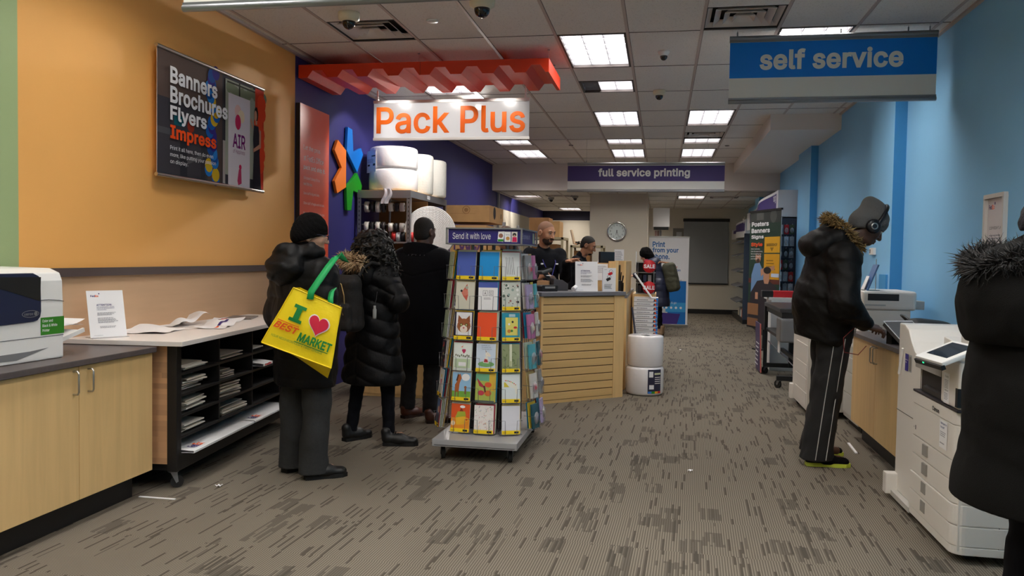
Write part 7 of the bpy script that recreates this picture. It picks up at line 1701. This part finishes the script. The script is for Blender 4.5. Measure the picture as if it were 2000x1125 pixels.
def cashier():
    H = 1.82; rz = math.radians(-146); loc = va(-1.27, 8.86, 0); t = person('bearded bald cashier in a black shirt holding a scanner behind the slatted counter', loc, rz)
    c_, s_ = math.cos(-rz), math.sin(-rz); W = lambda x, y, z: va((x - loc[0]) * c_ - (y - loc[1]) * s_, (x - loc[0]) * s_ + (y - loc[1]) * c_, z)
    wl, wr = W(-.985, 8.52, 1.385), W(-1.285, 8.47, 1.225); dl, dr = W(-.80, 8.46, 1.43) - wl, W(-1.15, 8.40, 1.27) - wr
    J = skeleton(H, shL=W(-1.12, 8.96, 1.46), shR=W(-1.41, 8.74, 1.46), elbL=W(-1.02, 8.76, 1.215), elbR=W(-1.47, 8.56, 1.21), wrL=wl, wrR=wr, head=W(-1.25, 8.82, 1.70), headR=rot(-14, 0, 20), handL=dict(d=dl, n=W(-.9, 8.5, 2) - W(-.9, 8.5, 1) + va(0, -.3, 0), curl=28, point=True), handR=dict(d=dr, n=va(.3, .3, -1) * 0 + W(-1.4, 8.3, 1.3) - W(-1.25, 8.5, 1.25), curl=62))
    body(t, J, H, SK_TAN, .005); face_parts(t, J['head'], J['headR'], H / 1.75, HAIRB, lips=M('lip_brown', (150, 86, 76), .5)); k = H / 1.75
    c, R = J['head'], J['headR']; g = lambda x, y, z: c + R @ va(x, y, z) * k
    V = Vol(c - .22, c + .22, .0045); V.ell(g(0, .031, -.032), va(.0625, .0655, .087) * k, R, 0).ell(g(0, .045, -.089), va(.0455, .047, .035) * k, R, .03); V.cut(R @ va(0, -.28, 1) / 1.04, float(R @ va(0, -.28, 1) / 1.04 @ g(0, .05, -.052))); V.ell(g(0, .105, -.069), va(.03, .02, .013) * k, R, 0, True); V.cut(R @ va(0, -1, 0), float(R @ va(0, -1, 0) @ g(0, .0, 0)))
    V.disp(wrinkle(.0012, 160, 3)); BE = M('beard_brown', (56, 40, 32), .85, bump=(260, .6)); V.mesh('beard', BE, t); B().tube([Vector(g(-.03, .094, -.062)), Vector(g(-.014, .106, -.051)), Vector(g(0, .107, -.049)), Vector(g(.014, .106, -.051)), Vector(g(.03, .094, -.062))], [.003, .0055, .005, .0055, .003], 6).build('moustache', BE, t)
    V = Vol(c - .2, c + .2, .005); V.ell(g(0, -.014, .027), va(.0768, .0978, .0908) * k, R, 0); V.cut(R @ va(0, .75, -.66), float(R @ va(0, .75, -.66) @ g(0, .045, .052))); V.mesh('stubble_hair', M('cropped_grey', (148, 112, 90), .75, bump=(300, .3)), t)
    shirt(t, J, H, BLK, .8, .06, 4); trousers(t, J, H, M('dark_trousers', (21, 21, 26), .8), .09, .07, .062, .07, 3)
    for x in (-.11, .11): shoe(t, (x, -.09, 0), 0, .28, SHOEB, SOLEB)
    b = B(); NK = J['neck']; b.tube([Vector(NK + va(-.07, .03, .0)), Vector(J['chest'] + va(-.08, .125, .05)), Vector(J['chest'] + va(-.02, .15, -.12))], .004, 6); b.tube([Vector(NK + va(.07, .03, .0)), Vector(J['chest'] + va(.07, .125, .05)), Vector(J['chest'] + va(-.01, .15, -.12))], .004, 6); b.build('lanyard', M('lanyard_blue', (60, 60, 150), .6), t)
    B().obox(Vector(J['chest'] + va(.09, .135, .03)), (.03, .004, .016)).build('name_badge', PAPER, t); B().obox(Vector(J['chest'] + va(-.09, .135, .03)), (.028, .004, .014)).build('embroidered_logo', PAPER, t)
cashier()
def scanner():
    t = thing('barcode_scanner', 'dark grey handheld scanner gripped by the bearded cashier', 'scanner', (-1.175, 8.37, 1.24), math.radians(-40)); m = M('scanner_grey', (54, 58, 60), .4)
    V = Vol((-.12, -.16, -.12), (.12, .16, .12), .004); V.cap((0, .05, -.04), (0, -.03, .03), .022, .026, 0).rbox((0, -.03, .045), (.05, .078, .02), rot(14), .018, .015); V.mesh('grip_body', m, t)
    B().obox((0, -.03, .068), (.072, .118, .006), (math.radians(14), 0, 0)).build('window', M('scanner_black', (20, 22, 24), .15), t, .003)
scanner()
def employee():
    H = 1.74; t = person('second employee in black seen in profile, head bowed, in front of the storage racks', (-1.13, 10.95, 0), math.radians(-95))
    J = skeleton(H, head=va(0, .155, 1.60), neck=va(0, .055, 1.44), chest=va(0, .02, 1.25), headR=rot(-24, 0, 0), elbL=va(-.24, .08, 1.12), elbR=va(.24, .08, 1.12), wrL=va(-.10, .32, 1.12), wrR=va(.12, .32, 1.12), shL=va(-.19, .03, 1.38), shR=va(.19, .03, 1.38), handL=dict(d=(.3, .9, 0), n=(0, 0, 1), curl=40), handR=dict(d=(-.3, .9, 0), n=(0, 0, 1), curl=40))
    body(t, J, H, SK_BROWN); face_parts(t, J['head'], J['headR'], 1, HAIRB, lips=M('lip_dark', (96, 58, 50), .5)); c, R = J['head'], J['headR']; g = lambda x, y, z: c + R @ va(x, y, z)
    V = Vol(c - .2, c + .2, .005); V.ell(g(0, -.016, .031), (.081, .099, .091), R, 0).ell(g(0, -.045, -.02), (.074, .062, .07), R, .02); n = nrm(R @ va(0, .75, -.66)); V.cut(n, float(n @ g(0, .0, .012))); V.mesh('short_hair', M('cropped_hair', (24, 19, 18), .8, bump=(300, .5)), t)
    V = Vol(c - .22, c + .22, .005); V.ell(g(0, .044, -.085), (.048, .049, .04), R, 0); V.cut(R @ va(0, -.3, 1) / 1.04, float(R @ va(0, -.3, 1) / 1.04 @ g(0, .05, -.06))); V.mesh('beard', M('beard_black', (30, 23, 20), .85), t)
    shirt(t, J, H, BLK, .8, .06, 8); trousers(t, J, H, M('dark_trousers', (21, 21, 26), .8), hem=.07)
    for x in (-.11, .11): shoe(t, (x, -.09, 0), 0, .28, SHOEB, SOLEB)
employee()
def hidden_clerk():
    H = 1.78; t = person('person with brown hair mostly hidden behind the greeting card rack header', (-1.82, 9.42, 0), math.radians(150)); J = skeleton(H, headR=rot(-10, 0, 0))
    body(t, J, H, SK_LIGHT, .008); face_parts(t, J['head'], J['headR'], 1, HAIRB); c = J['head']; V = Vol(c - .4, c + .2, .007); V.ell(c + va(0, -.015, .03), (.09, .108, .10), None, 0).cap(c + va(0, -.07, 0), c + va(0, -.1, -.2), .1, .13, .05, ((0, 1, 0), .7)); V.ell(c + va(0, .115, -.03), (.07, .06, .11), None, 0, True); V.disp(wrinkle(.004, 60, 3, (1, 1, .2))); V.mesh('long_hair', M('brown_hair', (74, 54, 42), .5, bump=(90, .5), stretch=(1, 1, .1)), t)
    shirt(t, J, H, M('brown_jacket', (60, 44, 38), .8), .85, .06, 3, 'jacket'); trousers(t, J, H, M('dark_trousers', (21, 21, 26), .8), hem=.07)
    for x in (-.11, .11): shoe(t, (x, -.09, 0), 0, .28, SHOEB, SOLEB)
hidden_clerk()

# ------------------------------------------------------------------ 6: customer at the accessory stand
def customer():
    H = 1.68; t = person('customer in navy puffer and black knit hat bending over the accessory stand', (-.03, 15.35, 0), math.radians(82))
    J = skeleton(H, waist=va(0, .02, 1.0), chest=va(0, .10, 1.20), neck=va(0, .2, 1.36), head=va(0, .27, 1.50), headR=rot(-28, 0, 10), shL=va(-.17, .15, 1.32), shR=va(.17, .15, 1.32), elbL=va(-.23, .24, 1.08), elbR=va(.23, .24, 1.08), wrL=va(-.1, .44, 1.12), wrR=va(.1, .44, 1.12), handL=dict(d=(.2, .9, 0), n=(0, 0, 1), curl=50), handR=dict(d=(-.2, .9, 0), n=(0, 0, 1), curl=50))
    body(t, J, H, SK_LIGHT, .008); face_parts(t, J['head'], J['headR'], .95, HAIRB); c, R = J['head'], J['headR']; g = lambda x, y, z: c + R @ va(x, y, z)
    V = Vol(c - .24, c + .24, .006); V.ell(g(0, -.02, .03), (.098, .115, .122), R, 0).ell(g(0, -.05, -.05), (.09, .09, .09), R, .04); V.ell(g(0, .12, -.06), (.08, .09, .09), R, 0, True); V.disp(wrinkle(.003, 50, 2)); V.mesh('knit_hat', KNIT, t)
    V = Vol(c - .26, c + .2, .007); V.cap(g(-.05, .03, -.13), g(.05, .03, -.13), .055, .055, 0).cap(g(0, -.06, -.13), g(0, .05, -.14), .06, .06, .03); V.disp(wrinkle(.006, 60, 7)); V.mesh('scarf', M('scarf_pink', (176, 34, 66), .85, bump=(120, .5)), t)
    V = Vol((-.42, -.32, .5), (.42, .6, 1.55), .0075); q = ((0, 1, 0), .78); V.cap((0, -.01, .62), (0, .0, .95), .24, .2, .05, q).cap((0, 0, .95), (0, .12, 1.25), .2, .19, .06, q).cap((-.1, .15, 1.31), (.1, .15, 1.31), .105, .105, .07).cap((-.08, .08, 1.38), (.08, .08, 1.38), .075, .075, .05)
    for q_ in 'LR': V.cap(J['sh' + q_], J['elb' + q_], .09, .08, .05, band=(.01, .09)).cap(J['elb' + q_], J['wr' + q_], .08, .058, .03, band=(.008, .08))
    V.disp(lambda X, Y, Z: -.006 * np.abs(np.sin(PI * Z / .12)) ** .5); V.disp(wrinkle(.004, 22, 3)); V.cut((0, 0, -1), -.555); V.mesh('puffer_coat', M('navy_puffer', (34, 38, 58), .45, bump=(60, .12)), t)
    trousers(t, J, H, LEG, .085, .065, .055, .14, 5)
    BT = M('boot_tan', (140, 112, 84), .6)
    for x in (-.1, .1): shoe(t, (x, -.09, 0), 0, .28, BT, M('boot_sole', (70, 56, 46), .7), .16)
customer()
def green_backpack():
    t = thing('backpack', 'olive green backpack with brown straps on the customer in navy', 'backpack', (.185, 15.31, .86), math.radians(80)); m = M('olive_canvas', (58, 58, 42), .8, bump=(200, .3))
    V = Vol((-.25, -.22, -.08), (.25, .2, .58), .007); V.rbox((0, 0, .24), (.17, .11, .27), rot(-14), .07, 0).rbox((0, -.095, .16), (.12, .035, .12), rot(-14), .03, .01); V.disp(wrinkle(.004, 30, 2)); V.mesh('bag_body', m, t)
    S = M('strap_brown', (130, 84, 54), .6)
    for x in (-.1, .1): B().tube([(x, .06, .5), (x * 1.2, .2, .52), (x * 1.5, .36, .36), (x * 1.6, .3, .12), (x * 1.3, .1, .02)], .014, 8).build('strap', S, t)
    B().box(-.02, .02, -.1, -.094, .42, .44).build('label_patch', RED, t)
green_backpack()

# ------------------------------------------------------------------ 7: man with headphones
def man_headphones():
    H = 1.84; t = person('man in grey knit hat and headphones, black jacket and striped track trousers', (1.17, 6.02, 0), math.radians(-82))
    J = skeleton(H, hipL=va(-.09, .02, .95), hipR=va(.09, .02, .95), waist=va(0, -.0, 1.08), chest=va(0, .0, 1.33), neck=va(0, .10, 1.56), head=va(0, .255, 1.69), headR=rot(-36, 0, 0), shL=va(-.2, .03, 1.46), shR=va(.2, .03, 1.46), elbL=va(-.28, .02, 1.15), elbR=va(.29, -.0, 1.15), wrL=va(-.17, .27, 1.0), wrR=va(.20, .19, 1.0), kneeL=va(-.15, .05, .5), kneeR=va(.05, -.02, .5), ankL=va(-.22, .0, .09), ankR=va(.06, -.08, .09),
                 handL=dict(d=(.25, .9, -.2), n=(-.35, 0, 1), curl=40, thumb=1), handR=dict(d=(-.15, .95, -.22), n=(.45, 0, 1), curl=34, thumb=-1))
    body(t, J, H, SK_DARK, .005); face_parts(t, J['head'], J['headR'], H / 1.75, HAIRB, lips=M('lip_dark', (96, 58, 50), .5)); c, R = J['head'], J['headR']; k = H / 1.75; g = lambda x, y, z: c + R @ va(x, y, z) * k
    GK = M('grey_knit', (94, 93, 92), .9, bump=(150, .5)); V = Vol(c - .28, c + .28, .005); V.ell(g(0, -.008, .042), va(.092, .110, .112) * k, R, 0).ell(g(0, -.05, -.01), va(.088, .09, .085) * k, R, .03).ell(g(0, -.085, .12), va(.055, .045, .045) * k, R, .04).ell(g(0, -.02, .145), va(.06, .05, .028) * k, R, .03)
    n = nrm(R @ va(0, .58, -1)); V.cut(n, float(n @ g(0, .0, -.032))); V.disp(wrinkle(.0035, 34, 6)); V.mesh('knit_hat', GK, t)
    HP = M('headphone_black', (20, 20, 26), .35); h = B(); h.tube([Vector(g(.1 * math.cos(a), .012, .02 + .152 * math.sin(a))) for a in [i * PI / 16 for i in range(17)]], .013, 10); hp = h.build('headphones', HP, t)
    for x in (-1, 1):
        B().lathe([(0, -.02), (.045, -.02), (.05, -.008), (.05, .008), (.036, .018), (0, .018)], Vector(g(x * .098, .0, -.01)), 24, axis=Vector(R @ va(x, 0, 0))).build('ear_cup', HP, hp); B().lathe([(.016, .0185), (.024, .0185), (.024, .021), (.016, .021)], Vector(g(x * .098, .0, -.01)), 20, axis=Vector(R @ va(x, 0, 0))).build('chrome_ring', CHROME, hp)
    JK = M('black_jacket_nylon', (12, 10, 9), .55, bump=(50, .15), spec=.2); V = Vol((-.46, -.42, .74), (.46, .5, 1.68), .0075); q = ((0, 1, 0), .92)
    V.cap((0, -.03, .95), (0, -.035, 1.15), .215, .225, .05, q).cap((0, -.035, 1.15), (0, -.01, 1.4), .225, .195, .06, ((0, 1, 0), .85)).cap((-.14, .02, 1.45), (.14, .02, 1.45), .115, .115, .08).cap((0, .02, 1.48), (0, .08, 1.57), .11, .085, .05)
    for q_ in 'LR': V.cap(J['sh' + q_], J['elb' + q_], .105, .10, .05).cap(J['elb' + q_], J['wr' + q_] + (J['elb' + q_] - J['wr' + q_]) * .16, .10, .062, .03)
    V.disp(wrinkle(.0045, 17, 31, (1, 1, 1.6))); V.disp(wrinkle(.0025, 46, 32)); V.cut((0, -.32, -1), -.845); V.mesh('jacket', JK, t)
    V = Vol((-.3, -.35, 1.3), (.3, .3, 1.8), .007); V.ell((0, -.10, 1.545), (.165, .12, .105), rot(12), 0).cap((-.10, -.0, 1.60), (.10, -.0, 1.60), .07, .07, .05).cap((-.12, .06, 1.53), (0, -.02, 1.64), .05, .05, .05).cap((.12, .06, 1.53), (0, -.02, 1.64), .05, .05, .05); V.ell((0, .12, 1.66), (.10, .13, .10), None, 0, True); V.disp(wrinkle(.006, 24, 33)); V.mesh('hood', JK, t)
    FR = [M('fur_ochre', (146, 116, 68), .75), M('fur_umber', (100, 78, 44), .75), M('fur_gold', (178, 146, 94), .75)]
    for sx in (-1, 1): fur(t, [(0, -.04, 1.745), (sx * .09, -.01, 1.72), (sx * .13, .05, 1.655), (sx * .125, .12, 1.575), (sx * .06, .18, 1.52)], .03, 1100, .034, FR, 'fur_trim', 3 + sx, .005, .1)
    B().tube([(.0, .2, 1.5), (.0, .215, 1.3), (.0, .20, 1.05), (0, .185, .92)], .004, 6).build('zip', CHROME, t)
    tr = trousers(t, J, H, M('charcoal_track_knit', (23, 22, 23), .88, bump=(260, .2)), .104, .096, .104, .045, 12, .005, 20)
    for q_, sx in (('R', 1), ('L', 1)):
        for off in (-.038, .034):
            pts = []
            for i in range(22):
                u = i / 21; a = J['hip' + q_] * (1 - u * 2) + J['knee' + q_] * u * 2 if u < .5 else J['knee' + q_] * (2 - 2 * u) + (J['ank' + q_] + va(0, 0, -.03)) * (2 * u - 1); r_ = .104 + (.096 - .104) * min(1, 2 * u); r_ = (r_ if u < .5 else .096 + .008 * (2 * u - 1)) * H / 1.75 + .004
                ang = off / r_; pts.append(a + va(math.cos(ang) * r_, math.sin(ang) * r_, 0))
            B().tube([Vector(p) for p in pts if p[2] < .93], .0032, 6).build('side_piping', M('piping_pale', (176, 174, 170), .6), tr)
    LM = M('lime_sole', (190, 206, 70), .5); shoe(t, (.065, -.15, 0), -.06, .30, KNIT, LM, .09); shoe(t, (-.235, -.08, 0), .05, .30, KNIT, LM, .09)
    B().tube([(.20, .12, 1.0), (.24, .02, .92), (.23, .03, .82), (.19, .14, .80), (.17, .2, .86)], .003, 6).build('red_cord', M('cord_red', (120, 30, 26), .5), t)
man_headphones()
t = thing('grey_box', 'grey flat box with white edge under the hands of the man with headphones', 'box', (1.675, 6.0, .8685), math.radians(28)); RT = Euler((.62, 0, 0)).to_matrix(); B().obox((0, 0, .08), (.24, .20, .03), RT).build('body', M('box_graphite', (92, 88, 88), .5), t, .003); B().obox(Vector((0, 0, .08)) + RT @ Vector((0, .004, .0165)), (.25, .208, .004), RT).build('white_edge', PAPER, t); B().obox(Vector((0, 0, .08)) + RT @ Vector((0, -.002, .019)), (.238, .2, .002), RT).build('lid', M('box_graphite_lid', (104, 100, 100), .45), t); B().box(-.1, .1, .02, .07, 0, .10).build('support', BLACK, t)
# ------------------------------------------------------------------ 8: person in the fur hooded coat close by
def fur_coat():
    H = 1.70; t = person('person in long black coat with black fur edged hood beside the large copier', (1.395, 3.22, .0), math.radians(-75))
    J = skeleton(H, head=va(.01, -.0, 1.585), headR=rot(-14, 0, -8), shL=va(-.18, .0, 1.34), shR=va(.18, .0, 1.34), elbL=va(-.26, .05, 1.06), elbR=va(.26, .05, 1.06), wrL=va(-.12, .30, 1.05), wrR=va(.12, .30, 1.05), handL=dict(d=(.4, .9, 0), n=(0, 0, 1), curl=40), handR=dict(d=(-.4, .9, 0), n=(0, 0, 1), curl=40))
    body(t, J, H, SK_BROWN); face_parts(t, J['head'], J['headR'], .95, HAIRB); c, R = J['head'], J['headR']; g = lambda x, y, z: c + R @ va(x, y, z)
    V = Vol(c - .22, c + .24, .005); V.ell(g(0, -.012, .035), (.092, .112, .115), R, 0).ell(g(0, -.04, -.02), (.088, .09, .08), R, .03); n = nrm(R @ va(0, .35, -1)); V.cut(n, float(n @ g(0, 0, -.02))); V.disp(lambda X, Y, Z: .002 * np.sin(X * 160 + Y * 90) * np.sin(Z * 130)); V.mesh('knit_hat', M('navy_knit', (28, 26, 34), .9, bump=(140, .6)), t)
    V = Vol((-.5, -.46, .42), (.5, .5, 1.55), .0085); q = ((0, 1, 0), .80)
    V.cap((0, -.04, .56), (0, -.03, .95), .315, .285, .05, q).cap((0, -.03, .95), (0, -.03, 1.3), .285, .25, .06, q).cap((-.13, .0, 1.36), (.13, .0, 1.36), .125, .125, .08).cap((0, .0, 1.4), (0, .03, 1.5), .12, .09, .05)
    for q_ in 'LR': V.cap(J['sh' + q_], J['elb' + q_], .1, .088, .05).cap(J['elb' + q_], J['wr' + q_] + (J['elb' + q_] - J['wr' + q_]) * .12, .088, .066, .03)
    V.disp(wrinkle(.007, 11, 41, (1, 1, .5))); V.disp(wrinkle(.003, 30, 43)); V.cut((0, 0, -1), -.565); V.cap((0, -.04, .58), (0, -.04, .59), .322, .322, .01, ((0, 1, 0), .8)); V.cut((0, 0, -1), -.56); V.mesh('long_coat', FLEECE, t)
    V = Vol((-.32, -.42, 1.15), (.32, .25, 1.7), .007); V.ell((0, -.17, 1.31), (.215, .15, .17), rot(-16), 0).ell((0, -.16, 1.2), (.20, .13, .1), None, .05).cap((-.14, -.02, 1.44), (.14, -.02, 1.44), .07, .07, .06).cap((-.14, -.05, 1.45), (0, -.2, 1.43), .06, .06, .05).cap((.14, -.05, 1.45), (0, -.2, 1.43), .06, .06, .05); V.ell((0, .05, 1.57), (.11, .12, .1), None, 0, True); V.disp(wrinkle(.006, 22, 42)); V.mesh('hood', FLEECE, t)
    FB = [M('fur_black', (20, 18, 18), .6), M('fur_charcoal', (38, 34, 33), .6), M('fur_jet', (10, 9, 10), .6)]
    fur(t, [(-.17, .14, 1.42), (-.19, .0, 1.465), (-.17, -.14, 1.47), (-.10, -.25, 1.44), (0, -.29, 1.41), (.10, -.25, 1.44), (.17, -.14, 1.47), (.19, .0, 1.465), (.17, .14, 1.42)], .035, 3400, .062, FB, 'fur_trim', 9, .0034, .25)
    trousers(t, J, H, LEG, .09, .072, .06, .07, 13)
    for x in (-.1, .1): shoe(t, (x, -.09, 0), 0, .26, SHOEB, SOLEB, .14)
    B().obox(Vector(g(-.07, -.06, -.03)), (.012, .03, .008)).build('hat_clip', M('clip_amber', (210, 160, 60), .4), t)
fur_coat()
